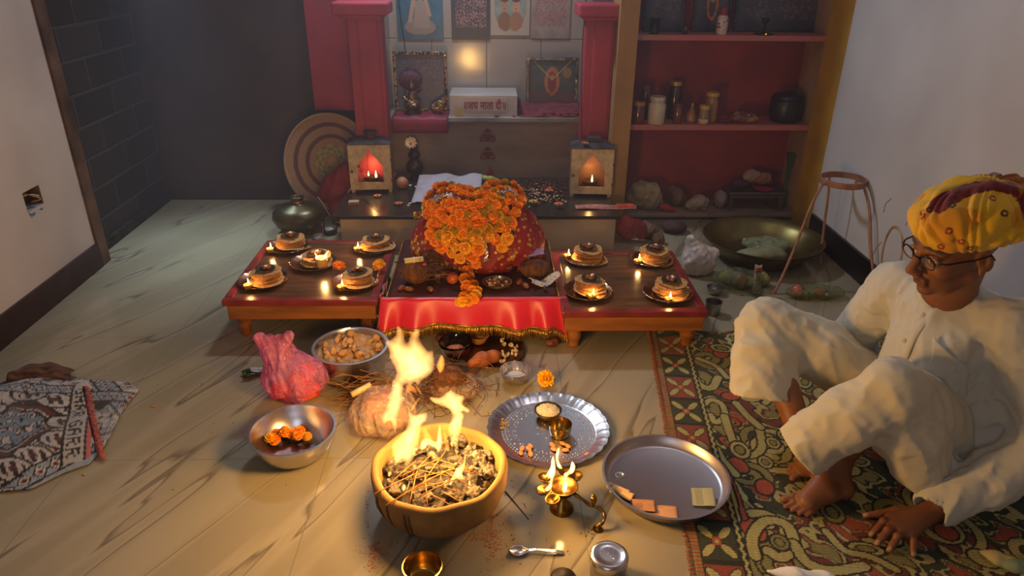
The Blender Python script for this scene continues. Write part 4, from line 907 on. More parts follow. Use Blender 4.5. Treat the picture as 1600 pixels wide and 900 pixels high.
for k in range(30):
    q = at(783+RNG.normal()*6, 662+RNG.normal()*5, .006); g.ball((q.x, q.y, .008), (.004, .0025, .0015), 6, 4, Matrix.Rotation(RNG.random()*6, 3, 'Z'))
tag(g.build('spice_crumbs', mat('olive_crumbs', '#9a7a3a', .7)), 'yellow green crumbs at the left of the embossed platter', 'crumbs', kind='stuff')

# ---------------------------------------------------------------- plain platter with money
PX, PY, PZ = .496, 1.590, .010
t = thing('steel_platter', 'large plain steel platter with coin and banknotes beside the rug', 'platter', (PX, PY, PZ))
M().lathe([(0, .001), (.155, .0), (.168, .006), (.177, .030), (.181, .031), (.181, .033), (.175, .033), (.166, .008), (.154, .003), (0, .003)], 128).build('tray', mat('platter_steel', '#b8b2b8', .36, 1.0, bump=(9, .05, .004)), t, angle=50)
q = at(968, 746, .004); o = M().lathe([(0, 0), (.013, 0), (.0134, .001), (.013, .002), (.0118, .002), (.0116, .0016), (.005, .0018), (0, .0018)], 36).build('coin', mat('coin', '#d8cfc0', .3, 1.0, bump=(300, .4, .001)), loc=(q.x, q.y, .0135)); tag(o, 'single silver coin at the left side of the plain steel platter', 'coin')
def note_col(base, ink, seed):
    def f(U, V):
        c = np.zeros(U.shape+(3,)); c[:] = lin(base); k = np.array(lin(ink))
        d = ((U-.32)**2*2.4+(V-.5)**2) < .07; c[d] = c[d]*.55+k*.45
        b = (np.abs(V-.5) > .42) | (U > .93) | (U < .05); c[b] = c[b]*.6+k*.4
        g = (np.sin(U*80)*np.sin(V*46) > .55) & (U > .55) & (V > .2) & (V < .75); c[g] = c[g]*.6+k*.4
        g = (np.abs(V-.84) < .05) & (U > .1) & (U < .6) & (np.sin(U*120) > -.2); c[g] = c[g]*.5+k*.5
        return c
    return f
vc = mat('printed_paper', '#ffffff', .75, vcol='Col')
def banknote(label, c, rz, size, base, ink, shape, parent=None):
    nx, ny, col = plate_of(size, note_col(base, ink, 0), .0017); m = M()
    m.grid(nx, ny, lambda u, v: shape((u-.5)*size[0], (v-.5)*size[1])); o = m.build('banknote', vc, loc=c, rot=(0, 0, rz), col=col, solid=.0006)
    return tag(o, label, 'banknote')
flat = lambda x, y: (x, y, .0015+.0015*math.sin(40*x+20*y))
q = at(1032, 805, .005); banknote('orange brown banknote lying flat at the near edge of the steel platter', (q.x, q.y, .0142), -.13, (.088, .052), '#c99a72', '#8a4a30', flat)
q = at(1005, 796, .007); banknote('folded orange brown banknote tucked under the flat one on the platter', (q.x, q.y, .0175), -.1, (.062, .040), '#b98660', '#8a4a30', lambda x, y: (x, y, .002+.010*max(0, y/.04)))
for k, (x, y, lb) in enumerate(((966, 768, 'rolled cream banknote leaning at the left rim of the steel platter, upper roll'), (972, 774, 'rolled cream banknote at the left rim of the steel platter, lower roll'))):
    q = at(x, y, .010); banknote(lb, (q.x, q.y, .014), -.62, (.068, .034), '#d0ac78', '#7d5a34', lambda x, y: (x, .012*math.sin(y*150)*(.7+.3*k)+y*.3, .006+.006*math.cos(y*170)))
q = at(1098, 783, .01); banknote('folded greenish banknote standing at the right of the steel platter', (q.x, q.y, .014), -.12, (.062, .064), '#b3b08a', '#6a7050', lambda x, y: (x, (.024-abs(y)*.2 if y > 0 else -.022+abs(y)*.2)*1.0+ (y*.4), .004+(.012 if y > 0 else .001)+.002*math.sin(60*x)))

# ---------------------------------------------------------------- brass five-wick lamp
bx, by = at(878, 800, 0).x, at(878, 800, 0).y+.012
t = thing('brass_lamp', 'brass five-wick worship lamp with curled snake handle in front of the platter', 'oil lamp', (bx, by, 0))
br = mat('warm_brass', '#a07634', .30, 1.0, col2='#5f431c', nscale=30)
M().lathe([(0, 0), (.033, 0), (.034, .004), (.031, .012), (.022, .024), (.012, .034), (.008, .042), (.011, .046), (.008, .05), (.014, .056), (.030, .062), (.038, .072), (.0405, .082), (.042, .083), (.039, .084), (.034, .072), (.02, .064), (0, .062)], 40).build('pedestal_bowl', br, t)
cups = [(-.048, -.014), (-.040, .030), (.036, .036), (-.030, -.047), (.012, .050)]
for (dx, dy) in cups:
    a = math.atan2(dy, dx); m = M(); m.lathe([(0, .070), (.010, .071), (.016, .076), (.0185, .083), (.0195, .084), (.0175, .084), (.014, .078), (0, .073)], 20, (dx*1.05, dy*1.05, 0), wob=lambda q, r, z, i, a=a: (r*(1+.22*math.exp(-((math.cos(q-a)-1)**2)*6)), z)); m.build('wick_cup', br, t)
m = M(); m.tube(cr([(.03, -.02, .066), (.060, -.035, .055), (.085, -.05, .050), (.108, -.058, .050), (.125, -.075, .040), (.125, -.098, .028), (.105, -.106, .016), (.088, -.098, .014)], 6), [.005]*3+[.0055]*30+[.005]*10, 10) if False else None
hp_ = cr([(.03, -.014, .066), (.055, -.026, .054), (.074, -.038, .046), (.094, -.042, .042), (.108, -.056, .034), (.105, -.072, .022), (.090, -.078, .013), (.079, -.074, .008)], 6)
m.tube(hp_, [.0048+.001*math.sin(i*.8) for i in range(len(hp_))], 10)
hd = cr([(.078, -.040, .046), (.081, -.040, .062), (.079, -.036, .076), (.077, -.04, .081)], 5); m.tube(hd, [.004, .0042, .0045, .005, .006, .008, .009, .009, .0085, .008, .007, .006, .005, .004, .003, .002][:len(hd)], 10)
m.lathe([(0, 0), (.013, 0), (.014, .003), (.009, .006), (.006, .012), (.004, .016), (0, .016)], 20, (.090, -.078, 0)); m.build('snake_handle', br, t)
FL2 = flame_volume('lamp_fire_gas', (1.0, .50, .15), 330.0)
for poly, yo in (([(865, 711), (868, 727), (868, 740), (864, 750), (863, 761), (857, 767), (850, 766), (858, 757), (859, 745), (852, 746), (846, 750), (854, 740), (860, 728), (861, 718)], by-.02), ([(874, 697), (874, 707), (873, 719), (879, 733), (875, 732), (870, 728), (868, 710)], by+.02), ([(894, 722), (899, 729), (896, 737), (889, 742), (885, 748), (880, 743), (888, 738), (891, 731)], by+.03), ([(878, 768), (881, 758), (886, 752), (888, 757), (884, 768)], by-.005)):  # last outline is the yellow reflection inside the bowl, made as a glowing shape
    outline_flame(poly, yo, FL2, t, T=.005, h=.0014, bend=.003)
light('brass_lamp_light', 'POINT', (bx-.012, by, .13), 2.2, (1, .52, .15), .02)
# ---------------------------------------------------------------- spoon, stick, tins
sp = M(); A, B = at(800, 862, .003), at(886, 864, .003); ang = math.atan2(B.y-A.y, B.x-A.x); L_ = (B-A).length
SPL = [(0, .0), (.006, .010), (.014, .0165), (.024, .0185), (.034, .0155), (.042, .009), (.050, .0038), (.075, .0032), (L_*.75, .0052), (L_*.97, .0062), (L_, .0045)]
def spoon(u, v):
    x = L_*(.5*u if u < .5 else .25+.75*(2*u-1)); hw = float(np.interp(x, [a for a, b in SPL], [b for a, b in SPL]))
    dz = -.007*max(0, 1-((x-.024)/.026)**2)*(1-(2*v-1)**2); rise = float(np.interp(x, [0, .045, .07, .12, L_], [.009, .009, .013, .008, .003]))
    return (x-.008, (v-.5)*2*hw, rise+dz)
sp.grid(80, 10, spoon); o = sp.build('spoon', steel, loc=(A.x, A.y, 0), rot=(0, 0, ang), solid=.0012); tag(o, 'steel spoon lying on the floor in front of the brass lamp', 'spoon')
A, B = at(790, 768, .004), at(826, 811, .002); o = M().tube([Vector((0, 0, 0)), (B-A)*.3+Vector((.001, 0, 0)), B-A], [.0026, .0018, .0013], 6).build('incense_stick', mat('black_incense', '#2e221c', .8), loc=(A.x, A.y, .0027)); tag(o, 'thin black stick on the floor between fire bowl and brass lamp', 'stick')
q = at(948, 893, 0); t = thing('steel_tin', 'small steel tin with domed lid at the bottom edge near the spoon', 'tin', (q.x, q.y-.012, 0))
M().lathe([(0, 0), (.040, 0), (.044, .003), (.0455, .05), (.045, .058), (.042, .058)], 48).build('tin_body', steel_d, t, angle=60)
M().lathe([(.046, .048), (.0475, .05), (.0475, .064), (.046, .069), (.040, .072), (.037, .0725), (.034, .070), (.02, .0705), (0, .071)], 48).build('lid', steel, t, angle=60)
g = M()
for k in range(16):
    a = RNG.random()*6.28; r = .027*RNG.random(); g.ball((r*math.cos(a), r*math.sin(a)+.004, .071), (.0016, .0016, .0006), 6, 4)
g.build('water_drop', mat('droplet', '#d8d8d8', .05, 1.0), t)['kind'] = 'stuff'
q = at(663, 893, .0); rim_bowl('brass_cup', 'small golden steel cup cut off by the bottom edge', 'cup', Vector((q.x, q.y-.03, 0)), .046, .05, .030, mat('pale_brass'), lip=.003)
q = at(880, 905, 0); o = M().lathe([(0, 0), (.03, 0), (.032, .006), (.026, .012), (0, .014)], 24).build('iron_dish', mat('dark_iron', '#2b2420', .5, .6), loc=(q.x, q.y, 0)); tag(o, 'dark round dish peeking in at the bottom beside the steel tin', 'dish')
# scattered red-orange powder and dark crumbs
g = M(); verm = mat('vermilion', '#c0501c', .9)
for (cx, cy, sx, sy, n) in ((588, 858, 14, 9, 90), (768, 850, 9, 16, 130), (745, 838, 12, 5, 60), (768, 825, 3, 14, 40), (588, 880, 8, 10, 40), (574, 800, 2, 30, 18), (790, 760, 14, 12, 25)):
    for k in range(n):
        q = at(cx+RNG.normal()*sx, cy+RNG.normal()*sy, 0); g.ball((q.x, q.y, .0006), (.0016+.001*RNG.random(), .0013, .0006), 5, 3)
tag(g.build('vermilion_powder', verm), 'scattered orange red powder on the floor around the fire bowl', 'powder', kind='stuff')
g = M()
for (cx, cy, sx, sy, n) in ((925, 832, 10, 8, 12), (800, 850, 60, 25, 26), (800, 780, 30, 20, 20), (330, 640, 150, 80, 24), (780, 650, 15, 20, 10)):
    for k in range(n):
        q = at(cx+RNG.normal()*sx, cy+RNG.normal()*sy, 0); g.ball((q.x, q.y, .001), (.003*RNG.random()+.001, .0012, .001), 5, 3, Matrix.Rotation(RNG.random()*6, 3, 'Z'))
tag(g.build('floor_crumbs', mat('dark_crumbs', '#4a3220', .9)), 'dark crumbs and stick bits scattered over the marble floor', 'crumbs', kind='stuff')
# ---------------------------------------------------------------- the middle table's offerings
def sdf_obj(name, label, cat, loc, shape, m_, h=.003, R=(.08, .08, .08), dsp=(.003, 80, 0), rot=None, floor=None, it=1, group=None):
    S = SDF((-R[0], -R[1], -R[2]), R, h); shape(S)
    if dsp: S.disp(lambda P: dsp[0]*nz(P, dsp[1], dsp[2] if len(dsp) > 2 else 0))
    if floor is not None: S.cut((0, 0, -1), -floor)
    o = S.build(name, m_, smooth_it=it); o.location = loc
    if rot: o.rotation_euler = rot
    return tag(o, label, cat, group)
husk = mat('husked_coconut', '#7a4c2c', .9, col2='#4a2c1a', nscale=16, bump=(120, .9, .005), stretch=(3, 3, .6))
q = at(650, 425, zt+.05)
def coco(S): S.ell((0, 0, 0), (.055, .052, .050), 0).ell((.02, .0, .035), (.022, .02, .03), .02)
sdf_obj('coconut', 'hairy brown coconut on the left of the red cloth', 'coconut', (q.x, q.y, zt+.052), coco, husk, dsp=(.003, 120), R=(.09, .09, .09))
strands('coconut_fibre', 'loose husk fibres around the coconuts on the red cloth', 'fibre', (-.24, 2.60), 110, .10, (.04, .035), mat('husk_fibre'), z=zt+.03, zs=.03)
q = at(682, 400, zt+.06); sdf_obj('coconut', 'brown coconut leaning against the left front of the garlanded heap', 'coconut', (q.x-.01, q.y-.03, zt+.055), coco, husk, dsp=(.003, 110, 2), R=(.09, .09, .09), rot=(.5, .4, 1))
q = at(835, 418, zt+.04); sdf_obj('coconut', 'flat brown coconut half at the right of the red cloth', 'coconut', (q.x, q.y, zt+.036), lambda S: S.ell((0, 0, 0), (.062, .05, .037), 0), husk, dsp=(.003, 110, 4), R=(.09, .09, .09))
# rolled note with syringe-like tube on the coconut
A, B = at(630, 408, zt+.118), at(663, 404, zt+.118); t = thing('paper_roll', 'rolled cream paper tied on top of the left coconut', 'paper roll', tuple((A+B)/2), math.atan2((B-A).y, (B-A).x))
M().tube([(-.036, 0, 0), (.036, 0, 0)], .0105, 14).build('roll', mat('cream_paper'), t); M().tube([(-.075, 0, -.001), (-.036, 0, 0)], .0022, 8).build('stick_end', mat('dark_iron'), t)
M().lathe([(.0108, -.003), (.012, -.003), (.012, .003), (.0108, .003)], 16, close=True, T=Matrix.Rotation(PI/2, 3, 'Y')).build('tie_band', mat('white_thread', '#d8d2c4', .8), t)
# bundle of betel packets, red fruit, pink petal
q = at(687, 425, zt+.02)
def pkt(S):
    for k in range(4): S.box((-.018+.013*k, .004*(k % 2), .004*k), (.006, .024, .028), .003, .003, R=rotm(0, .18*(k-1.5), .1*k))
sdf_obj('leaf_packet', 'bundle of folded cream and brown leaf packets left of the marigold trail', 'packet', (q.x, q.y, zt+.030), pkt, mat('leaf_packet_paint', '#c0905c', .7, col2='#6d4a2c', nscale=40, contrast=(.45, .6)), h=.0018, R=(.05, .05, .05), dsp=(.0012, 200))
q = at(707, 436, zt+.02); t = thing('red_apple', 'small reddish apple beside the marigold trail on the red cloth', 'apple', (q.x, q.y, zt+.024))
M().lathe([(0, .016), (.004, .019), (.012, .021), (.021, .014), (.0245, 0), (.021, -.014), (.012, -.021), (.004, -.020), (0, -.018)], 28).build('fruit_body', mat('apple_skin', '#b8442c', .35, col2='#c98040', nscale=20, contrast=(.5, .8)), t); M().tube([(0, 0, .015), (.002, 0, .026)], .0012, 6).build('stalk', mat('wick'), t)
q = at(663, 415, zt+.09); o = M().ball((0, 0, 0), (.009, .006, .005), 10, 6).build('pink_petal', mat('pink_petal', '#c0406a', .6), loc=(q.x, q.y, zt+.095)); tag(o, 'tiny bright pink petal on the left coconut', 'petal')
q = at(777, 440, zt+.02); c7 = Vector((q.x, q.y, zt+.001))
rim_bowl('foil_bowl', 'shallow silver foil bowl of mixed offerings right of the marigold trail', 'bowl', c7, .054, .016, .036, steel_d, lip=.005, wob=lambda a, r, z, i: (r*(1+.012*math.cos(20*a)), z))
mixm = [mat('offering_brown', '#8a5a34', .7), mat('offering_cream', '#d8b888', .7), mat('offering_green', '#3a9a58', .5)]
for k in range(34):
    a = RNG.random()*6.28; r = .042*math.sqrt(RNG.random()); o = simple('dry_fruit', clump[k % 2].copy(), (c7.x+r*math.cos(a), c7.y+r*math.sin(a), c7.z+.014+.006*RNG.random()), 'small dried fruit piece in the silver foil bowl', 'dried fruit', 'dried fruit in the foil bowl', rot=tuple(RNG.random(3)*6), scale=.55); o.data.materials.clear(); o.data.materials.append(mixm[0 if k % 3 else 1])
q = at(777, 430, zt+.03); o = M().ball((0, 0, 0), (.007, .005, .003), 8, 5).build('green_cardamom', mixm[2], loc=(q.x, q.y, zt+.026)); tag(o, 'tiny bright green piece on top of the silver foil bowl', 'dried fruit')
q = at(800, 416, zt+.02); rim_bowl('dark_cup', 'small dark bowl holding an orange marigold on the red cloth', 'bowl', Vector((q.x, q.y, zt+.001)), .034, .028, .02, mat('dark_iron'), lip=.002)
marigold((q.x+.016, q.y-.004, zt+.046), .019, 'o', 'small orange marigold sitting in the dark bowl on the red cloth')
for k, (x, y) in enumerate(((795, 420), (790, 412))): 
    w_ = at(x, y, zt+.03); simple('brown_nut', SWEET, (w_.x, w_.y, zt+.034), 'small brown nut in the dark bowl beside the marigold', 'nut', 'nuts in the dark bowl', scale=1.0)
for k, (x, y) in enumerate(((790, 447), (812, 441), (822, 447), (640, 452), (628, 450), (672, 452))):
    w_ = at(x, y, zt+.01); simple('supari_nut', SWEET, (w_.x, w_.y, zt+.0115), 'small brown nut lying along the front of the red cloth', 'nut', 'nuts along the front of the cloth', rot=(0, 0, k), scale=1.2)
# lilac note and the folded white leaf paper
q = at(836, 396, zt+.08); t = banknote('lilac banknote tucked at the right foot of the heap', (q.x, q.y+.0, zt+.085), .2, (.072, .034), '#a890c8', '#6a5a9a', lambda x, y: (x, y, .003*math.sin(60*x)+.4*y)); 
q = at(850, 440, zt+.02)
m = M()
def leafp(u, v):
    a = (u-.5)*2; x = .062*a; z = .034*abs(a)**1.2*(1 if a > 0 else .75)+.004*math.sin(6*v+3*a); return (x+.010*math.sin(v*3), (v-.5)*.062*(1-.35*abs(a)**2), z+.005)
m.grid(24, 12, leafp); o = m.build('folded_paper', mat('spotted_paper', '#c4b8ae', .7, col2='#8a7a70', nscale=90, contrast=(.55, .65)), loc=(q.x, q.y+.01, zt+.001), rot=(0, 0, .35), solid=.001); tag(o, 'folded pale speckled leaf paper at the front right corner of the red cloth', 'paper')
q = at(853, 448, zt+.02); o = M().ball((0, 0, 0), (.008, .014, .009), 10, 8).build('betel_nut', mat('dark_betel', '#3a3018', .4), loc=(q.x-.004, q.y, zt+.016)); tag(o, 'dark betel piece inside the folded pale leaf paper', 'nut')

# ---------------------------------------------------------------- on the granite platform
ZP = .19
def lantern(px0, px1, ytop, ybot, rz, label, extra):
    A, B = at(px0, ybot, ZP), at(px1, ybot+2, ZP); w_ = (B-A).length; c = (A+B)/2; dep = w_*.62; ht = .262
    t = thing('tin_lantern', label, 'lantern', (c.x, c.y+dep/2, ZP), rz); mm = mat('aged_cream_tin', '#d2bf9e', .6, .1, col2='#b39a76', nscale=26, bump=(60, .3, .002)); m = M(); h0, h1 = .018, ht
    mi = mat('lantern_inside', '#8a6248', .5, .3); m.bb(-w_/2, -w_/2+.004, -dep/2+.004, dep/2, h0, h1); m.bb(w_/2-.004, w_/2, -dep/2+.004, dep/2, h0, h1); m.bb(-w_/2, w_/2, dep/2-.004, dep/2, h0, h1); m.bb(-w_/2, w_/2, -dep/2, dep/2, h0, h0+.004)
    m.build('case', mi, t, smooth=False, bevel=.001)
    # front door with pointed window
    ww = w_*.31; z0, z1, z2 = h0+.04, h0+.125, h1-.028; win = [(-ww, z0), (ww, z0), (ww, z1), (0, z2), (-ww, z1)]
    hw = w_/2; v = []; f = []
    for y in (-dep/2-.003, -dep/2+.003):
        v += [(-hw, y, h0), (hw, y, h0), (hw, y, z1), (hw, y, h1), (0, y, h1), (-hw, y, h1), (-hw, y, z1)] + [(x, y, z) for x, z in win]
    def q4(*a): f.append(tuple(a)); f.append(tuple(x+12 for x in reversed(a)))
    q4(0, 1, 8, 7); q4(1, 2, 9, 8); q4(2, 3, 4, 10, 9); q4(4, 5, 6, 11, 10); q4(6, 0, 7, 11)
    for i in range(5): a, b = 7+i, 7+(i+1) % 5; f.append((a, b, b+12, a+12))
    for i in range(7): a, b = i, (i+1) % 7; f.append((b, a, a+12, b+12))
    m = M(); m.add(v, f); m.build('door', mm, t, smooth=False)
    m = M(); m.bb(-hw-.006, hw+.006, -dep/2-.008, dep/2+.004, h1, h1+.006); m.add([(-hw, -dep/2, h1+.006), (hw, -dep/2, h1+.006), (hw, dep/2, h1+.006), (-hw, dep/2, h1+.006), (-hw*.6, -dep*.2, h1+.022), (hw*.6, -dep*.2, h1+.022), (hw*.6, dep*.3, h1+.022), (-hw*.6, dep*.3, h1+.022)], [(0, 1, 5, 4), (1, 2, 6, 5), (2, 3, 7, 6), (3, 0, 4, 7), (4, 5, 6, 7)])
    m.build('roof', mat('sooty_grey_tin', '#5d5a60', .5, .5, col2='#3a3638', nscale=20), t, smooth=False)
    for sx in (-1, 1): 
        for sy in (-1, 1): M().box((sx*(hw-.012), sy*(dep/2-.012), .009), (.018, .018, .018)).build('foot', mm, t, smooth=False)
    M().lathe([(0, -.003), (.008, -.002), (.008, .002), (0, .003)], 12, (0, 0, 0), T=Matrix.Rotation(PI/2, 3, 'X')).build('latch', mat('dark_latch', '#6b563c', .5, .6), t, loc=(-hw+.014, -dep/2-.005, .12))
    m = M()
    for z in (.07, .18): m.tube([(hw-.001, -dep/2-.004, z-.008), (hw-.001, -dep/2-.004, z+.008)], .003, 8)
    m.build('hinge', mat('dark_latch'), t)['kind'] = 'stuff'
    # floral red print at the back of the case
    m = M(); m.grid(1, 1, lambda u, v: (-ww*1.2+ww*2.4*u, dep/2-.006, z1+(z2-z1)*v)); m.build('back_print', mat('rosy_print', '#9a6656', .7), t)
    return t, c, dep, w_
lL, cL, dL, wL = lantern(549, 612, 0, 300, .05, 'tin lantern with pointed window and two flames, left side of shrine', 0)
lR, cR_, dR, wR = lantern(891, 956, 0, 307, -.05, 'rusty speckled tin lantern with pointed window, right side of shrine', 0)
for (cc, dd, lab, pts) in ((cL, dL, 'left', ((-.018, .01, 1.1), (.022, .0, 1.6))), (cR_, dR, 'right', ((.008, .0, 1.6),))):
    m = M().lathe([(0, 0), (.02, 0), (.03, .012), (.046, .046), (.048, .05), (.044, .048), (.02, .03), (0, .028)], 32); m.v = [(x, y*.8, z) for x, y, z in m.v]
    o = m.build('oil_dish', brass_old, loc=(cc.x, cc.y+dd/2, ZP+.023)); tag(o, 'brass oil dish burning inside the %s tin lantern' % lab, 'oil lamp')
    t = thing('lantern_wicks', 'lit wick flame inside the %s tin lantern' % lab, 'flame', (cc.x, cc.y+dd/2-.012, ZP+.068))
    for x, z, s_ in pts:
        M().tube([(x, 0, -.016), (x, 0, z)], .0018, 6).build('wick', mat('wick', '#3a2a1c', .9), t); flame_obj(t, (x, 0, z-.002), s_)
    light('lantern_flame_light', 'POINT', (cc.x, cc.y+dd/2-.015, ZP+.13), .4, (1, .5, .15), .01)
q = aty(577, 207, cL.y+.05)
o = M().lathe([(0, 0), (.028, 0), (.03, .004), (.022, .010), (.03, .02), (.038, .034), (.034, .032), (.02, .02), (0, .02)], 10, wob=lambda a, r, z, i: (r*(1+.12*math.cos(5*a)) if z > .02 else r, z)).build('clay_lamp', mat('dark_clay', '#3a2c2a', .8, col2='#5a3a34', nscale=30), loc=(cL.x+.005, cL.y+dL/2, ZP+.285)); tag(o, 'small dark scalloped lamp on the roof of the left lantern', 'oil lamp')
o = M().box((0, 0, .012), (.07, .045, .022)).build('dark_box', mat('dark_grey_box', '#3c3a40', .5), loc=(cR_.x+.01, cR_.y+dR/2+.01, ZP+.285), smooth=False, bevel=.003); tag(o, 'small dark box on the roof of the right lantern', 'box')
def petal_flower(name, label, loc, r, m_, n=7, group=None):
    m = M()
    for i in range(n):
        a = 2*PI*i/n+RNG.normal()*.1; d = Vector((math.cos(a), math.sin(a), 0)); s_ = Vector((-d.y, d.x, 0))
        m.add([d*r*.1, d*r*.55+s_*r*.36+Vector((0, 0, r*.25)), d*r+Vector((0, 0, r*.15)), d*r*.55-s_*r*.36+Vector((0, 0, r*.25)), d*r*.6+Vector((0, 0, r*.12))], [(0, 1, 4), (1, 2, 4), (2, 3, 4), (3, 0, 4)])
    m.ball((0, 0, r*.2), r*.22, 8, 6); o = m.build(name, m_, loc=loc, smooth=True); return tag(o, label, 'flower', group)
salm = mat('salmon_petal', '#e08a50', .6, col2='#d06a38', nscale=60)
q = at(590, 307, ZP); petal_flower('orange_flower', 'orange flower at the foot of the left lantern', (q.x, q.y, ZP+.002), .026, salm)
q = at(623, 319, ZP); petal_flower('orange_flower', 'orange flower on the black slab between lantern and white paper', (q.x, q.y, ZP+.002), .026, salm)
petal_flower('orange_flower', 'small orange flower on the front corner of the right lantern roof', (cR_.x-.045, cR_.y+.012, ZP+.288), .022, salm)
for k, (x, y) in enumerate(((640, 319), (648, 317), (638, 322))): q = at(x, y, ZP); simple('green_petal', WHT, (q.x, q.y, ZP+.004), 'tiny pale petal on the black slab beside the orange flower', 'petal', 'pale petals on the slab', scale=.9)
for k, (x, y) in enumerate(((641, 291), (650, 293), (655, 289))): q = at(x, y, ZP); simple('white_petal', WHT, (q.x, q.y, ZP+.005), 'small white piece beside the peach coloured fruit', 'petal', 'white pieces beside the fruit', scale=1.1)
q = at(628, 297, ZP); t = thing('peach_fruit', 'round peach coloured fruit beside the left lantern', 'fruit', (q.x, q.y+.03, ZP))
S = SDF((-.04, -.04, -.002), (.04, .04, .075), .0025); S.ell((0, 0, .033), (.033, .032, .033), 0); S.build('fruit_body', mat('peach_skin', '#c98a68', .5, col2='#b06a4a', nscale=12), t); M().tube([(0, 0, .062), (.003, 0, .072)], .002, 6).build('stalk', mat('wick'), t)
# dark bronze kalash idol with pale flower
q = at(648, 292, ZP); t = thing('bronze_kalash', 'dark bronze pot stack topped with a flower behind the peach fruit', 'pot', (q.x-.01, q.y+.14, ZP))
M().lathe([(0, 0), (.03, 0), (.032, .006), (.02, .014), (.026, .03), (.045, .05), (.05, .075), (.042, .10), (.024, .115), (.022, .125), (.032, .13), (.036, .145), (.028, .158), (.018, .168), (.02, .178), (.028, .182), (.027, .187), (0, .187)], 40).build('pot_body', mat('dark_bronze', '#4c3028', .35, .7, col2='#2c1c1a', nscale=14), t)
M().ball((0, 0, .197), (.021, .021, .018), 16, 10).build('red_knob', mat('maroon_cloth', '#7a2a30', .8), t)
petal_flower('lotus_flower', 'pale cream rose standing on top of the dark bronze pot', (q.x-.022, q.y+.122, ZP+.216), .036, mat('cream_petal', '#d8b07c', .6, col2='#b8865a', nscale=40), 11).rotation_euler = (1.0, 0, 0)
# matchbox, sticks
q = at(553, 318, ZP); t = thing('matchbox', 'matchbox with red printed side on the left of the black slab', 'matchbox', (q.x, q.y, ZP), .1)
M().bb(-.026, .026, -.018, .018, 0, .014).build('sleeve', mat('matchbox_card', '#c4a88a', .6), t, smooth=False, bevel=.001); M().bb(-.022, .022, -.0186, -.0182, .003, .011).build('striker', mat('match_red', '#8a4038', .7), t, smooth=False)
for k in range(5):
    A, B = at(566+k*5, 311+k, ZP), at(590+k*3, 331-k*2, ZP); o = M().tube([Vector((0, 0, 0)), B-A], .0017, 6).build('incense_stick', mat('black_incense'), loc=(A.x, A.y, ZP+.0035+.001*k)); tag(o, 'thin black incense stick beside the matchbox on the slab', 'stick', 'incense sticks beside the matchbox')
# white printed paper, banana, offerings
q = at(700, 300, ZP+.02)
m = M(); m.grid(24, 12, lambda u, v: (-.42+.35*u+.02*v-.0, 3.52+.30*v, ZP+.003+.06*v**2*1.1+.006*math.sin(11*u+4*v)+.004*math.sin(17*u))); o = m.build('white_paper', mat('lilac_white_paper', '#b8b0bc', .8, col2='#9a8a8c', nscale=9, contrast=(.5, .8)), solid=.001); tag(o, 'creased white paper sheet spread on the slab behind the heap', 'paper')
A = at(748, 279, ZP+.03); S = SDF((A.x-.04, A.y-.08, .19), (A.x+.14, A.y+.06, .29), .003); S.chain([(A.x, A.y, .215, .008), (A.x+.03, A.y-.01, .222, .018), (A.x+.07, A.y-.025, .222, .019), (A.x+.105, A.y-.03, .216, .012), (A.x+.12, A.y-.03, .214, .006)], .01)
o = S.build('banana', mat('banana_peel', '#c0b05a', .5, col2='#8a8a3c', nscale=9)); tag(o, 'yellow green banana on the slab just behind the heap', 'banana')
g = M(); pc = []
def scatter(name, label, cat, cx, cy, sx, sy, n, z, m_, s_=(.006, .01), kind='stuff', zs=.01):
    g = M()
    for k in range(n):
        q = at(cx+RNG.normal()*sx, cy+RNG.normal()*sy, z); s2 = s_[0]+(s_[1]-s_[0])*RNG.random(); g.ball((q.x, q.y, z+s2*.5+zs*RNG.random()), (s2, s2*.75, s2*.35), 7, 4, Matrix.Rotation(RNG.random()*6, 3, 'Z') @ Matrix.Rotation(RNG.normal()*.5, 3, 'X'))
    o = g.build(name, m_); return tag(o, label, cat, kind=kind)
scatter('dried_petals', 'heap of dark red petals on the slab left of the right lantern', 'petals', 848, 298, 22, 9, 240, ZP, mat('dark_petals', '#7a2c2a', .8, col2='#5a201e', nscale=60))
scatter('puffed_rice', 'white and cream puffed grains among the dark petals on the slab', 'grains', 842, 306, 20, 9, 110, ZP, mat('puffed_seed'), s_=(.004, .008), zs=.02)
for k, (x, y, lab) in enumerate(((858, 296, 'orange flower on the petal heap, the one further back'), (873, 317, 'orange flower on the petal heap near the slab edge'), (833, 313, 'pale yellow flower beside the heap veil on the slab'))):
    q = at(x, y, ZP+.03); petal_flower('orange_flower', lab, (q.x, q.y, ZP+.022), .028, salm if k < 2 else mg)
# clear packet of incense lying across the slab edge
A, B = at(898, 322, ZP+.01), at(993, 322, ZP+.01); t = thing('incense_packet', 'long pinkish incense packet lying on the right end of the black slab', 'packet', (A.x, A.y, ZP+.002)); L_ = B.x-A.x
M().grid(30, 10, lambda u, v: (L_*u, -.028+.056*v, .014*math.sin(PI*min(1, max(0, v)))*(1-.3*u)+.002*math.sin(60*v+9*u)+.002)).build('sleeve', thin_plastic('rosy_plastic', '#c98a80', .7), t, solid=.0008)
M().box((L_*.83, 0, .010), (L_*.28, .044, .012)).build('red_label', mat('red_label', '#a83a2c', .4, col2='#c95a3a', nscale=30), t, smooth=False, bevel=.003)
M().box((L_*.38, 0, .006), (L_*.7, .03, .008)).build('sticks_bundle', mat('brown_bundle', '#6b4638', .8), t, smooth=False, bevel=.002)

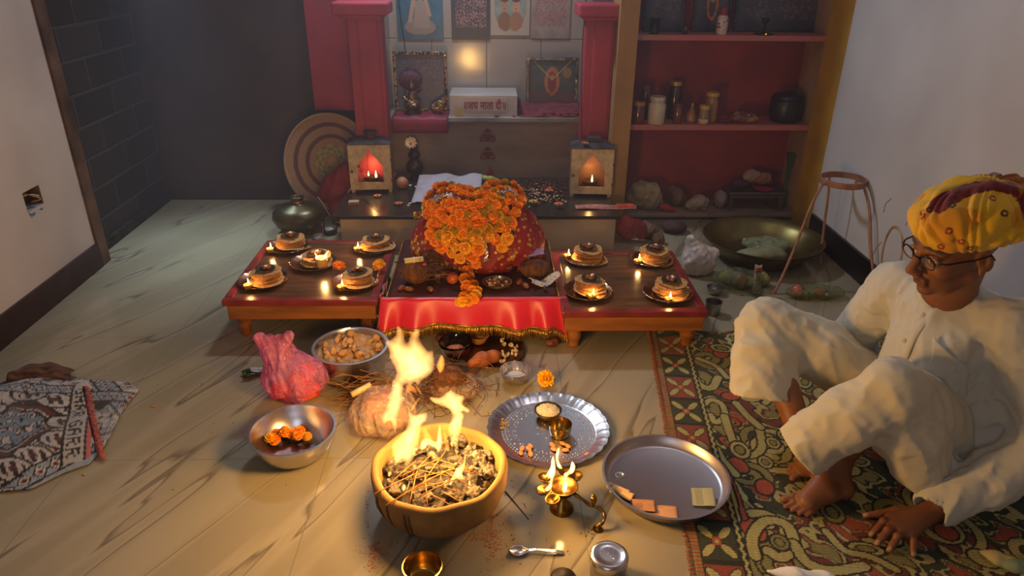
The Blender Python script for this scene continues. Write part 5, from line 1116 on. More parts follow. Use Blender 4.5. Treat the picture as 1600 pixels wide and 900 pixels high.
# ---------------------------------------------------------------- on the marble shelf
ZS = .54
t = thing('marble_box', 'white marble block lettered in red on the shrine shelf', 'marble block', (0, 0, 0)); a0, a1 = aty(703, 178, 4.0).x, aty(808, 178, 4.0).x
M().bb(a0, a1, 4.0, 4.245, ZS, ZS+.115).build('block', mat('white_marble', '#bcb2ae', .2, col2='#a69c9a', nscale=5), t, smooth=False, bevel=.002)
M().bb(a0+.075, a1-.055, 3.9975, 4.0, ZS+.03, ZS+.105).build('lettered_tile', mat('lettered_tile', '#b8aaa6', .15), t, smooth=False)
fc = bpy.data.curves.new('blessing_text', 'FONT'); fc.body = '॥जय माता दी॥'; fc.size = .075; fc.extrude = .0006; fc.offset = .0011; fc.align_x = 'CENTER'; fc.align_y = 'CENTER'
fo = bpy.data.objects.new('blessing_text', fc); COL.objects.link(fo); bpy.context.view_layer.update()
dg = bpy.context.evaluated_depsgraph_get(); tm = bpy.data.meshes.new_from_object(fo.evaluated_get(dg)); bpy.data.objects.remove(fo)
tv = [v.co.copy() for v in tm.vertices]; txm = mat('red_lettering', '#8a1c1a', .6); tm.materials.clear(); tm.materials.append(txm)
to = bpy.data.objects.new('lettering', tm); COL.objects.link(to); to.parent = t
if tv:
    x0, x1 = min(v.x for v in tv), max(v.x for v in tv); y0, y1 = min(v.y for v in tv), max(v.y for v in tv); W_ = a1-a0-.145; s_ = W_/max(1e-6, x1-x0)
    to.scale = (s_, .060/max(1e-6, y1-y0), 1); to.rotation_euler = (PI/2, 0, 0); to.location = ((a0+a1)/2+.008-(x0+x1)/2*s_, 3.9965, ZS+.066-(y0+y1)/2*to.scale[1])
o = M().bb(-.016, .016, -.004, .004, 0, .052).build('small_card', mat('gold_card', '#b89a5c', .5, .3), loc=(aty(717, 175, 3.985).x, 3.985, ZS), smooth=False); tag(o, 'small golden card standing at the left front of the marble block', 'card')
o = M().bb(-.009, .009, -.0052, -.004, .012, .042); 
for k, (x, lab, s2) in enumerate(((776, 'small red flower on the shelf in front of the marble block', .020), (803, 'tiny dark flower at the right foot of the marble block', .015))):
    q = aty(x, 178, 3.985); petal_flower('red_flower', lab, (q.x, 3.985, ZS+.004), s2, mat('crimson_petal', '#9a2430', .6), 6)
o = M().ball((0, 0, 0), (.012, .008, .012), 10, 8).build('red_bead', mat('crimson_petal'), loc=(aty(776, 170, 3.99).x, 3.989, ZS+.028)); bpy.data.objects.remove(o)
# framed pictures and posters, generic painted figures
def figure_pic(bg0, bg1, robe, skin, style=0, seed=0):
    def f(U, V):
        c = np.array(lin(bg0))*(1-V[..., None])+np.array(lin(bg1))*V[..., None]
        n = nz((U*1.0, V*1.0, U*0), 14, seed); c = c*(1+.25*n[..., None]); R_, K = np.array(lin(robe)), np.array(lin(skin))
        def put(mask, col): c[mask] = col
        cx = .5
        if style == 0:
            put(((U-cx)/.34)**2+((V-.22)/.14)**2 < 1, R_*.8); put((np.abs(U-cx-.04) < .15+.12*(.5-V)) & (V > .2) & (V < .68), R_); put(((U-cx-.02)/.085)**2+((V-.76)/.085)**2 < 1, K)
            put((np.abs((U-.33)-(V-.5)*.25) < .045) & (V > .3) & (V < .7), K); put((np.abs((U-.68)+(V-.55)*.3) < .04) & (V > .4) & (V < .7), K)
            put((((U-cx-.02)/.1)**2+((V-.85)/.05)**2 < 1), R_*.45)
        elif style == 1:
            m_ = np.sin(U*38+5*np.sin(V*16))*np.sin(V*44+3*np.sin(U*21)); inner = (U > .1) & (U < .92) & (V > .22); put((m_ > .1) & inner, R_); put((m_ > .55) & inner, K); put((m_ < -.75) & inner, K*.6)
        elif style == 2:
            el = ((U-.5)/.46)**2+((V-.58)/.52)**2 < 1; put(~el, np.array(lin('#a89a92'))); rim = el & (((U-.5)/.42)**2+((V-.58)/.48)**2 > 1); put(rim, np.array(lin('#b09a80')))
            for dx, kk in ((-.15, K*.8), (.15, K)):
                put((((U-.5-dx)/.17)**2+((V-.28)/.2)**2 < 1) & el, R_*(1 if dx > 0 else .7)); put(((U-.5-dx)/.095)**2+((V-.60)/.12)**2 < 1, kk); put((((U-.5-dx)/.11)**2+((V-.74)/.07)**2 < 1), R_*.35)
                for e in (-.035, .035): put(((U-.5-dx-e)/.016)**2+((V-.61)/.01)**2 < 1, K*.1)
                put(((U-.5-dx)/.03)**2+((V-.545)/.01)**2 < 1, np.array(lin('#8a3030')))
        elif style == 3:
            put(((U-.5)/.16)**2+((V-.52)/.34)**2 < 1, np.array(lin('#a86a3c'))); put(((U-.5)/.10)**2+((V-.5)/.25)**2 < 1, R_); put(((U-.5)/.045)**2+((V-.62)/.07)**2 < 1, K); put(((U-.82)/.1)**2+((V-.72)/.12)**2 < 1, np.array(lin('#8a6a38')))
            put(np.abs(np.abs(U-.5)-(V-.55)*.9) < .012, np.array(lin('#b8a070'))); put((V < .28) & (np.sin(U*40)*np.sin(V*50) > .2), R_*.8)
        return c
    return f
def picture(loc, size, fn, label, cat, name, frame=None, tilt=0.0, res=.006, fw=.018, group=None, glassy=.12):
    t = thing(name, label, cat, loc, group=group); nx, ny, col = plate_of(size, fn, res)
    m = M(); m.grid(nx, ny, lambda u, v: (-size[0]/2+size[0]*u, 0, size[1]*v)); m.build('print', mat('glossy_print', '#ffffff', glassy, vcol='Col'), t, col=col)
    m = M().bb(-size[0]/2, size[0]/2, .001, .004, 0, size[1]); m.build('backing', mat('backing_card', '#6a5a50', .9), t, smooth=False)
    if frame:
        for (x0, x1, z0, z1) in ((-size[0]/2-fw, size[0]/2+fw, -fw, 0), (-size[0]/2-fw, size[0]/2+fw, size[1], size[1]+fw), (-size[0]/2-fw, -size[0]/2, 0, size[1]), (size[0]/2, size[0]/2+fw, 0, size[1])):
            M().bb(x0, x1, -.010, .006, z0, z1).build('frame_bar', frame, t, smooth=False, bevel=.003)
    t.rotation_euler = (tilt, 0, 0); return t
tl = mat('tinsel_frame', '#b0906a', .3, .9, col2='#3a3030', nscale=70, contrast=(.48, .56), bump=(90, 1, .006))
ytile = 4.2595
def poster(x0, x1, ybot, h, fn, label):
    a, b = aty(x0, ybot, ytile), aty(x1, ybot, ytile); picture(((a.x+b.x)/2, ytile-.004, a.z), (b.x-a.x, h), fn, label, 'poster', 'devotional_poster', res=.004, group='posters on the shrine tiles', glassy=.3)
poster(622, 693, 61, .30, figure_pic('#3a5a68', '#2a6a88', '#9a8478', '#b08c70', 0, 1), 'blue poster of a pale robed seated figure, leftmost on the shrine tiles')
poster(706, 765, 62, .30, figure_pic('#242838', '#2c3040', '#7a3c48', '#a88880', 1, 2), 'dark poster crowded with red and grey ornament, second from left')
poster(767, 827, 55, .26, figure_pic('#8a8a80', '#8a9a98', '#9a6a50', '#c0906c', 2, 3), 'oval poster of two haloed faces on the shrine tiles')
poster(829, 889, 60, .30, figure_pic('#8a7c78', '#98888a', '#8a3440', '#b08478', 1, 5), 'red and pink ornament poster, rightmost on the shrine tiles')
a, b = aty(614, 188, 4.13), aty(705, 172, 4.13)
picture(((a.x+b.x)/2, 4.13, ZS+.02), (.265, .29), figure_pic('#4a4650', '#3a3c4a', '#5a3440', '#6a5650', 1, 7), 'tinsel framed picture behind the brass idol on the left shelf', 'framed picture', 'framed_picture', tl, -.06, group=None)
a, b = aty(815, 170, 4.16), aty(907, 170, 4.16)
picture(((a.x+b.x)/2, 4.15, ZS+.045), (.262, .235), figure_pic('#4a3c44', '#3c5050', '#7a2c34', '#a8785a', 3, 9), 'silver framed picture with glowing central oval on the right shelf', 'framed picture', 'framed_picture', mat('silver_frame', '#8a8480', .25, .9, col2='#4a4648', nscale=50, bump=(70, .8, .004)), -.05)
# maroon cloths on the shelf
mc = mat('maroon_silk', '#8a2038', .6, col2='#6d182c', nscale=8)
a, b = aty(612, 180, 3.96), aty(700, 180, 3.96)
m = M(); m.grid(24, 12, lambda u, v: (a.x+(b.x-a.x)*u, 4.16-.21*min(1, v/.7) - (.004 if v > .7 else 0), ZS+.003+.003*math.sin(20*u) if v <= .7 else ZS+.002-.085*(v-.7)/.3)); o = m.build('shelf_cloth', mc, solid=.002); tag(o, 'maroon cloth hanging over the left end of the shrine shelf', 'cloth')
a, b = aty(812, 175, 4.0), aty(910, 175, 4.0)
m = M(); m.grid(24, 12, lambda u, v: (a.x+(b.x-a.x)*u, 4.145-.165*v, ZS+.045*max(0, 1-v*1.3)+.004+.004*math.sin(14*u+3*v))); o = m.build('shelf_cloth', mat('dark_wine_cloth', '#5d1c2a', .8, col2='#7a2c34', nscale=30), solid=.002); tag(o, 'dark wine cloth under the right framed picture on the shelf', 'cloth')
for k in range(5):
    q = aty(850+13*k, 172, 4.02); petal_flower('red_flower', 'dark red flower lying below the right framed picture', (q.x, 4.02+.01*(k % 2), ZS+.012), .018, mat('crimson_petal'), 6, 'red flowers under the right picture')
# brass idol on round pedestal with gold crown piece
q = aty(645, 178, 4.04); t = thing('brass_idol', 'small dark brass idol with maroon shawl on the left shelf', 'statuette', (q.x, 4.05, ZS+.004))
M().lathe([(0, 0), (.045, 0), (.047, .008), (.038, .014), (.034, .024), (.040, .03), (.040, .036), (0, .036)], 36).build('pedestal', mat('dark_bronze'), t)
S = SDF((-.08, -.06, .02), (.08, .06, .24), .003)
S.ell((0, 0, .055), (.046, .034, .026), 0).ell((0, 0, .095), (.028, .022, .036), .015).ell((0, -.002, .148), (.018, .018, .022), .008); S.chain([(-.026, 0, .115, .010), (-.045, -.012, .09, .008), (-.022, -.03, .075, .007)], .006); S.chain([(.026, 0, .115, .010), (.046, -.01, .13, .007), (.05, -.014, .155, .006)], .006); S.chain([(-.03, -.02, .05, .014), (.02, -.035, .045, .012)], .01); S.cap((0, 0, .165), (0, 0, .195), .012, .004, .006); S.disp(lambda P: .0015*nz(P, 240))
S.build('figure', mat('dark_gold', '#8a6a4a', .35, .8, col2='#4a3428', nscale=50, bump=(120, .5, .002)), t)
S = SDF((-.085, -.05, .12), (.085, .08, .26), .003); S.ell((-.01, .03, .175), (.065, .028, .055), 0); S.disp(lambda P: .004*np.abs(nz((P[0]*2, P[1], P[2]*.6), 120))); S.build('shawl', mat('wine_shawl', '#5a2838', .8, col2='#43202c', nscale=20), t)
q = aty(690, 172, 4.05); t = thing('tinsel_crown', 'gold tinsel ornament leaning beside the brass idol', 'ornament', (q.x, 4.05, ZS+.004)); S = SDF((-.07, -.04, -.002), (.07, .04, .12), .0028); S.cap((-.02, 0, .03), (.02, 0, .085), .032, .012, 0, sq=(1.5, .6, 1)); S.disp(lambda P: .006*np.abs(nz(P, 200))); S.cut((0, 0, -1), 0); S.build('foil', mat('gold_foil', '#b08c5a', .3, .9, col2='#5a4030', nscale=60, contrast=(.45, .6), bump=(150, 1, .004)), t, smooth_it=0)
for k in range(3): M().ball((.03*(k-1), -.026, .03+.02*(k % 2)), .006, 8, 6).build('bead', gold, t)

# ---------------------------------------------------------------- left of the platform: basket, brass pot, jar
q = at(470, 335, .0); ck = Vector((-.90, 3.97, .285)); T_ = Matrix.Rotation(math.radians(-12), 3, 'Z') @ Matrix.Rotation(math.radians(74), 3, 'X')
t = thing('woven_basket', 'large round woven basket with plum rings leaning on the dark wall', 'basket', tuple(ck)); n = 96; m = M(); rings = 46; Rb = .262; cols = []
def ringcol(i): 
    u = i/rings; 
    if u < .10: return '#b89a78'
    if .16 < u < .38: return '#8a8a58'
    if .50 < u < .60 or .74 < u < .83: return '#6d4650'
    return '#a8866a'
vv, ff, cc = [], [], []
for i in range(rings+1):
    r = Rb*i/rings
    for j in range(n):
        a = 2*PI*j/n; dz = .06*(i/rings)**2.2+.0022*(-1)**i; p = Vector((r*math.cos(a), r*math.sin(a), dz)); vv.append(p)
        col_ = np.array(lin(ringcol(i)))
        if .16 < i/rings < .38 and (int(j/6)+int(i/3)) % 2: col_ = np.array(lin('#b0a080'))
        cc.append(col_*(1.0 if (j//2+i) % 2 else .72))
for i in range(rings):
    for j in range(n): ff.append((i*n+j, (i+1)*n+j, (i+1)*n+(j+1) % n, i*n+(j+1) % n))
m.add([T_ @ Vector((p.x, p.y, p.z)) for p in vv], ff); m.build('woven_bowl', mat('woven_cane', '#ffffff', .8, vcol='Col', bump=(200, .4, .002)), t, col=np.array(cc), solid=.006)
m = M(); m.tube([T_ @ Vector((Rb*math.cos(2*PI*j/64), Rb*math.sin(2*PI*j/64), .061)) for j in range(65)], .008, 8); m.build('rim', mat('cane_rim', '#a8866a', .8, bump=(120, .5, .003)), t)
S = SDF((-1.02, 3.58, .01), (-.62, 3.93, .36), .005)
S.chain([(-.93, 3.80, .15, .045), (-.87, 3.80, .20, .06), (-.79, 3.80, .27, .055), (-.73, 3.80, .24, .06)], .04); S.chain([(-.85, 3.78, .15, .07), (-.84, 3.74, .06, .045), (-.82, 3.72, .03, .02)], .04); S.chain([(-.75, 3.78, .2, .06), (-.74, 3.76, .1, .06)], .04); S.disp(lambda P: .010*np.abs(nz((P[0]*1.2, P[1], P[2]*.7), 45))); o = S.build('red_scarf', mat('red_scarf_cloth', '#8a2430', .8, col2='#6d1a26', nscale=10)); tag(o, 'crumpled red scarf with white piping on the leaning basket', 'scarf')
m = M(); m.tube(cr([(-.955, 3.755, .15), (-.925, 3.745, .11), (-.89, 3.715, .06), (-.83, 3.685, .025), (-.80, 3.70, .08), (-.80, 3.705, .15), (-.76, 3.715, .21), (-.72, 3.73, .23)], 6), .0035, 6); m.build('piping', mat('white_piping', '#b8a8a8', .7), o)
q = at(466, 350, .0); t = thing('brass_water_pot', 'round dark brass water pot with narrow neck before the basket', 'pot', (-1.03, 3.62, 0))
M().lathe([(0, 0), (.06, 0), (.065, .01), (.12, .045), (.140, .085), (.132, .118), (.095, .145), (.04, .158), (.030, .165), (.034, .172), (.030, .180), (.036, .192), (.034, .20), (.026, .196), (.024, .165), (0, .16)], 56).build('pot_body', mat('tarnished_brass', '#6b6048', .35, .8, col2='#3a3528', nscale=6), t); m = M().lathe([(.0325, .168), (.037, .172), (.0325, .176)], 32); m.build('neck_ring', mat('copper_ring', '#b87a5a', .3, .9), t)
q = at(517, 365, 0); t = thing('glass_jar', 'small clear glass jar with salt behind the left low table', 'jar', (q.x, q.y, 0))
M().lathe([(0, 0), (.034, 0), (.036, .004), (.036, .055), (.030, .065), (.030, .085), (.032, .088), (.0285, .086), (.0275, .064), (.033, .054), (.033, .006), (0, .005)], 40).build('glass', glass, t); M().lathe([(0, .0055), (.031, .0055), (.031, .028), (0, .030)], 30).build('salt', mat('salt', '#d0ccd4', .8), t)
rim_bowl('steel_katori', 'small steel bowl beside the glass jar behind the left table', 'bowl', Vector((q.x-.045, q.y-.085, 0)), .03, .02, .02, steel, lip=.003)
# red cloth bag behind the right table
q = at(985, 385, 0); sdf_obj('red_bag', 'crumpled red cloth bag behind the far edge of the right table', 'bag', (q.x, q.y+.06, .075), lambda S: S.ell((0, 0, 0), (.075, .04, .06), 0).ell((.06, .0, -.01), (.035, .03, .05), .01).ell((-.03, 0, .03), (.03, .025, .05), .02), mat('red_bag_cloth', '#a83a3c', .6, col2='#7a2428', nscale=16), R=(.13, .08, .11), dsp=(.006, 70), floor=-.075, h=.004)

# ---------------------------------------------------------------- the alcove's lower shelf
ZL = .04
def lump(name, label, cat, px, py, z, r, m_, seed=0, extra=None, wr=(.017, 48)):
    q = at(px, py, z); S = SDF((-r[0]*1.6, -r[1]*1.6, -.01), (r[0]*1.6, r[1]*1.6, r[2]*2.6), max(.004, r[0]/26)); S.ell((0, 0, r[2]*.85), r, 0)
    if extra: extra(S)
    S.disp(lambda P: wr[0]*nz((P[0], P[1]*.8, P[2]*.6), wr[1], seed)+wr[0]*.5*np.abs(nz(P, wr[1]*2.2, seed+2))); S.cut((0, 0, -1), 0); o = S.build(name, m_); o.location = (q.x, q.y, z+.001); return tag(o, label, cat)
o = lump('grain_sack', 'tilted cream grain sack on the bottom shelf beside the ochre pillar', 'sack', 1005, 328, ZL, (.10, .07, .085), mat('cream_sack', '#a8987c', .9, col2='#8d7c62', nscale=12), 1, lambda S: S.cap((.03, 0, .09), (.11, -.01, .03), .06, .025, .04)); o.location.y = 3.885
q = aty(1043, 325, 3.83); o = sdf_obj('red_rag', 'small bright red rag sticking out of the cream sack mouth', 'cloth', (q.x, 3.825, ZL+.022), lambda S: S.chain([(-.04, 0, .012, .014), (0, 0, 0, .018), (.035, 0, -.006, .012)], .01), mat('red_rag_cloth', '#a8343c', .8), R=(.08, .05, .05), dsp=(.004, 120))
bun = mat('white_bundle_cloth', '#a8988e', .9, col2='#7d6a60', nscale=10)
o = lump('cloth_bundle', 'dirty white cloth bundle in the middle of the bottom shelf', 'cloth bundle', 1088, 330, ZL, (.055, .04, .045), bun, 3, lambda S: S.ell((.04, 0, .06), (.03, .025, .03), .03)); o.location.y = 3.86
o = lump('cloth_bundle', 'brownish crumpled bundle between the cream sack and white bundle', 'cloth bundle', 1056, 318, ZL, (.05, .04, .05), mat('brown_bundle_cloth', '#7d6250', .9, col2='#4a3a32', nscale=14), 5, lambda S: S.ell((-.035, .02, .09), (.02, .02, .03), .03)); o.location.y = 3.93
o = lump('cloth_bundle', 'grey white bundle leaning on the steel stool on the bottom shelf', 'cloth bundle', 1118, 316, ZL, (.04, .035, .05), mat('grey_bundle', '#94868a', .9, col2='#6d5e60', nscale=12), 6); o.location.y = 3.91
# steel stool with pink dish, bundle and purple bag on top
q = aty(1176, 332, 3.86); t = thing('steel_stool', 'low steel stool on the bottom shelf carrying a pink dish', 'stool', (q.x, 3.905, ZL)); g = mat('brushed_steel_dark', '#8a8278', .35, .9)
M().bb(-.16, .16, -.075, .075, .098, .112).build('top', g, t, smooth=False, bevel=.004); M().bb(-.155, .155, -.074, -.066, .080, .094).build('rail', g, t, smooth=False)
for sx in (-1, 1):
    for sy in (-1, 1): M().box((sx*.142, sy*.062, .049), (.02, .014, .098)).build('leg', g, t, smooth=False, bevel=.002)
zst = ZL+.113
o = M().lathe([(0, 0), (.035, 0), (.06, .012), (.062, .014), (.034, .003), (0, .003)], 36).build('pink_dish', mat('pink_plastic_dish', '#a83a50', .4), loc=(q.x+.045, 3.875, zst)); tag(o, 'shallow pink plastic dish on the steel stool', 'dish')
o = sdf_obj('cloth_bundle', 'cream and orange cloth bundle piled on the steel stool', 'cloth bundle', (q.x+.03, 3.94, zst+.045), lambda S: S.ell((-.05, 0, .02), (.05, .03, .035), 0).ell((.03, 0, .01), (.05, .03, .035), .02), mat('mixed_bundle', '#9a8478', .9, col2='#8a5a44', nscale=16), R=(.13, .07, .08), dsp=(.009, 60)); 
o = sdf_obj('purple_bag', 'dark purple bag at the left end of the steel stool top', 'bag', (q.x-.085, 3.91, zst+.028), lambda S: S.ell((0, 0, 0), (.05, .035, .028), 0), mat('purple_cloth', '#4a2440', .8), R=(.08, .06, .05), dsp=(.005, 80))
m = M(); q2 = aty(1232, 330, 3.88)
m.grid(20, 20, lambda u, v: (q2.x-.045+.10*u+.02*math.sin(3*v), 3.93-.07*u+.018*math.sin(9*u+2*v), ZL+.005+.31*v)); o = m.build('green_cloth', mat('green_cloth_m', '#2f4a2a', .85, col2='#42603a', nscale=8), solid=.006); tag(o, 'dark green cloth hanging at the right end of the bottom shelf', 'cloth')
# floor in front of alcove
o = lump('dark_pot', 'round dark clay bowl in the shadow before the bottom shelf', 'bowl', 1052, 362, 0, (.07, .06, .035), mat('dark_clay'), 1, wr=(.001, 30)); 
o = lump('cloth_bundle', 'brown cloth bundle on the floor beside the ochre pillar', 'cloth bundle', 1012, 372, 0, (.055, .05, .045), mat('brown_bundle_cloth'), 8); 
o = lump('cloth_bundle', 'small brown rag on the floor behind the right table', 'cloth bundle', 1030, 382, 0, (.04, .035, .03), mat('brown_rag', '#6d4e3c', .9), 11)
# ---------------------------------------------------------------- middle shelf jars
ZM = .542
def jar(px, y, r, h, body, lid, label, lidh=.018, fill=None, neck=.85, name='jar', z=ZM, py=196):
    q = aty(px, py, y); t = thing(name, label, 'jar', (q.x, y, z))
    M().lathe([(0, 0), (r*.92, 0), (r, .006), (r, h*.72), (r*neck, h*.82), (r*neck, h-.001), (r*neck-.002, h-.001), (r*neck-.002, h*.81), (r-.003, h*.7), (r-.003, .008), (0, .006)], 36).build('jar_body', body, t)
    M().lathe([(0, h+.002), (r*neck+.004, h+.002), (r*neck+.005, h-.002), (r*neck+.005, h-lidh), (r*neck+.002, h-lidh)], 36).build('lid', lid, t, angle=40)
    if fill: M().lathe([(0, .007), (r-.004, .007), (r-.004, h*.5), (0, h*.52)], 30).build('contents', fill, t)
    return t
amber = mat('amber_glass', '#6b3a22', .1, coat=.5); dkj = mat('dark_glass', '#3c2428', .15, coat=.5); tan = mat('tan_lid', '#9a6a4a', .5); gl = mat('gold_lid', '#b08a4a', .4, .5); yl = mat('yellow_lid', '#b8924a', .4)
honey = mat('honey_glass', '#8a5a38', .12, coat=.6, col2='#a87848', nscale=20); redj = mat('maroon_glass', '#5a2028', .15, coat=.5)
jar(996, 3.83, .033, .115, redj, tan, 'maroon glass jar with tan lid, leftmost on the middle shelf')
jar(1024, 3.835, .046, .142, mat('white_plastic', '#c0b2a2', .4), mat('white_lid', '#b8aca0', .45), 'white plastic jar with screw lid on the middle shelf', lidh=.02, neck=.8)
jar(1050, 3.96, .034, .20, dkj, gl, 'tall dark jar with gold lid at the back of the middle shelf')
jar(1005, 3.96, .030, .18, redj, mat('maroon_lid', '#5a2c34', .5), 'tall dark maroon jar behind the white plastic jar')
jar(1057, 3.85, .024, .105, amber, mat('maroon_lid'), 'amber bottle with bright label between white jar and cone bottle').children
q = aty(1057, 185, 3.85); 
t = thing('cone_bottle', 'small amber cone shaped bottle with glowing highlight on the middle shelf', 'bottle', (aty(1079, 190, 3.87).x, 3.87, ZM)); M().lathe([(0, 0), (.026, 0), (.028, .01), (.027, .04), (.016, .07), (.008, .085), (.008, .098), (0, .099)], 32).build('bottle_body', honey, t); M().lathe([(0, .104), (.008, .102), (.009, .092), (.0095, .090)], 20).build('cap', gl, t)
jar(1108, 3.89, .036, .155, honey, yl, 'tall honey coloured jar with yellow lid on the middle shelf')
jar(1098, 3.82, .027, .100, mat('spice_jar_glass', '#8a6a5a', .12, coat=.6), yl, 'short spice jar with yellow lid and pale salt, front row', fill=None)
o = M().lathe([(0, 0), (.0273, 0), (.0273, .026), (0, .026)], 30).build('x', mat('pale_salt', '#c0a890', .8)); sj = [x for x in bpy.data.objects if x.get('label', '').startswith('short spice jar')][0]; o.parent = sj; o.name = 'contents'; o.location = (0, 0, .004)
q = aty(1165, 192, 3.83); t = thing('snack_packet', 'crumpled brown snack packet with white print on the middle shelf', 'packet', (q.x, 3.86, ZM)); S = SDF((-.11, -.06, -.002), (.11, .06, .09), .0032); S.ell((0, 0, .026), (.085, .04, .028), 0).ell((-.03, .01, .045), (.04, .025, .018), .02); S.disp(lambda P: .005*nz(P, 70, 3)+.003*np.abs(nz(P, 150))); S.cut((0, 0, -1), 0); S.build('wrapper', mat('brown_wrapper', '#6d3c34', .3, col2='#a8784a', nscale=18, contrast=(.5, .62), bump=(70, .6)), t)
M().grid(12, 5, lambda u, v: (.0+.055*u, -.030-.012*(1-v)+.008*u, .034+.016*v-.012*u+.003*math.sin(9*u))).build('white_print', mat('pack_white', '#b8aca8', .5, col2='#2c2420', nscale=70, contrast=(.5, .55)), t)
q = aty(1135, 192, 3.84); o = sdf_obj('wine_cloth', 'dark wine cloth scrap left of the brown snack packet', 'cloth', (q.x, 3.87, ZM+.010), lambda S: S.ell((0, 0, 0), (.05, .035, .012), 0), mat('dark_wine_cloth'), R=(.08, .06, .03), dsp=(.004, 70), floor=-.009)
q = aty(1227, 188, 3.88); t = thing('black_pot', 'round black cooking pot with lid at the right end of middle shelf', 'pot', (q.x, 3.90, ZM)); bk_ = mat('black_enamel', '#1f1f26', .35, col2='#2c2a32', nscale=8)
M().lathe([(0, 0), (.07, 0), (.082, .02), (.088, .06), (.086, .11), (.080, .125), (.076, .122), (0, .12)], 48).build('pot_body', bk_, t); M().lathe([(.084, .125), (.086, .13), (.07, .148), (.03, .158), (0, .16)], 48).build('lid', bk_, t)
# ---------------------------------------------------------------- top shelf
ZT = 1.0
fr_ = mat('grey_frame', '#4a4a54', .3, .6, col2='#2c2c34', nscale=40)
for (x0, x1, y, lab, st_, sd) in ((1004, 1068, 3.93, 'dark framed picture at the left end of the top alcove shelf', 1, 11), (1080, 1140, 3.95, 'narrow silver framed picture behind the labelled bottle', 3, 12), (1145, 1286, 3.97, 'wide silver framed picture with hanging ornament on the top shelf', 1, 13)):
    a, b = aty(x0, 40, y), aty(x1, 40, y); picture(((a.x+b.x)/2, y, ZT+.012), (b.x-a.x-.03, .24), figure_pic('#3a3a48', '#44485a', '#4a3a4c', '#6a6470', st_, sd), lab, 'framed picture', 'framed_picture', fr_, -.04, res=.006, fw=.012)
q = aty(1127, 50, 3.83); t = thing('labelled_bottle', 'white bottle with dark red cap and printed label on top shelf', 'bottle', (q.x, 3.83, ZT))
M().lathe([(0, 0), (.026, 0), (.028, .004), (.028, .075), (.024, .088), (.016, .096), (.016, .10)], 32).build('bottle_body', mat('bottle_white', '#b8a8a4', .35), t); M().lathe([(.020, .094), (.021, .13), (.019, .134), (0, .135)], 28).build('cap', mat('red_cap', '#7a2c34', .4), t)
M().lathe([(.0283, .034), (.0285, .040), (.0285, .070), (.0283, .074)], 32).build('label', mat('bottle_label', '#c0b4ac', .5, col2='#8a2c30', nscale=70, contrast=(.52, .56)), t)
for k, (px, lab, r, h) in enumerate(((1022, 'small clear glass at the left of the top shelf', .028, .075), (1070, 'small dark glass between the frames on the top shelf', .018, .04))):
    q = aty(px, 50, 3.84); t = thing('drinking_glass', lab, 'glass', (q.x, 3.84, ZT)); M().lathe([(0, 0), (r*.8, 0), (r, h), (r-.002, h), (r*.75, .004), (0, .004)], 28).build('glass', glass if k == 0 else dkj, t)
q = aty(1195, 48, 3.84); t = thing('incense_holder', 'dark metal incense stand with tiny red ember on top shelf', 'incense holder', (q.x, 3.85, ZT)); dm = mat('dark_iron')
M().lathe([(0, 0), (.05, 0), (.052, .004), (.02, .008), (.008, .012), (.007, .05), (.014, .06), (.02, .075), (.018, .08), (0, .08)], 28).build('stand', dm, t); M().tube([(.03, 0, .006), (.034, 0, .05)], .0015, 6).build('stick', mat('wick'), t); M().ball((-.004, -.045, .006), .003, 8, 6).build('ember', flame_surface('ember', (1, .2, .03), 6), t)
m = M(); q = aty(1205, 8, 3.92); m.lathe([(.02, -.01), (.05, -.006), (.07, .004), (.075, .02), (.07, .02), (.05, .006), (0, -.004)], 36); o = m.build('silver_dish', mat('foggy_silver', '#8a8a98', .3, .8), loc=(q.x, 3.93, q.z)); o.scale = (1, .5, 1); bpy.data.objects.remove(o)

# ---------------------------------------------------------------- right side: basin, stand, bags, small cups
q = at(1200, 372, .08); BC = Vector((1.352, 3.27, 0)); t = thing('brass_basin', 'huge shallow brass basin on the floor by the right wall', 'basin', tuple(BC))
M().lathe([(0, .0), (.17, .0), (.21, .012), (.262, .075), (.285, .105), (.292, .107), (.292, .110), (.283, .109), (.258, .078), (.208, .016), (.168, .004), (0, .004)], 96).build('basin_body', mat('dull_brass_basin', '#93834e', .36, .9, col2='#6d6038', nscale=5), t, angle=60)
S = SDF((BC.x-.20, BC.y-.12, -.0), (BC.x+.14, BC.y+.12, .09), .005); S.chain([(BC.x-.12, BC.y-.03, .018, .03), (BC.x-.04, BC.y-.02, .02, .045), (BC.x+.05, BC.y-.01, .024, .055), (BC.x+.07, BC.y+.03, .03, .05)], .03, sq=(1.2, 1.2, .55)); S.disp(lambda P: .007*nz(P, 45)); S.cut((0, 0, -1), -.007)
o = S.build('kneaded_dough', mat('pale_dough', '#9a9470', .8, col2='#7d7854', nscale=10)); tag(o, 'lump of pale dough lying in the brass basin', 'dough')
bag('plastic_bag', 'limp clear plastic sheet over the back of the brass basin', (BC.x+.05, BC.y+.07), .11, .08, .06, thin_plastic('greenish_clear', '#b8c0a0', .35, .2), 12, neck=False).location.z = .02
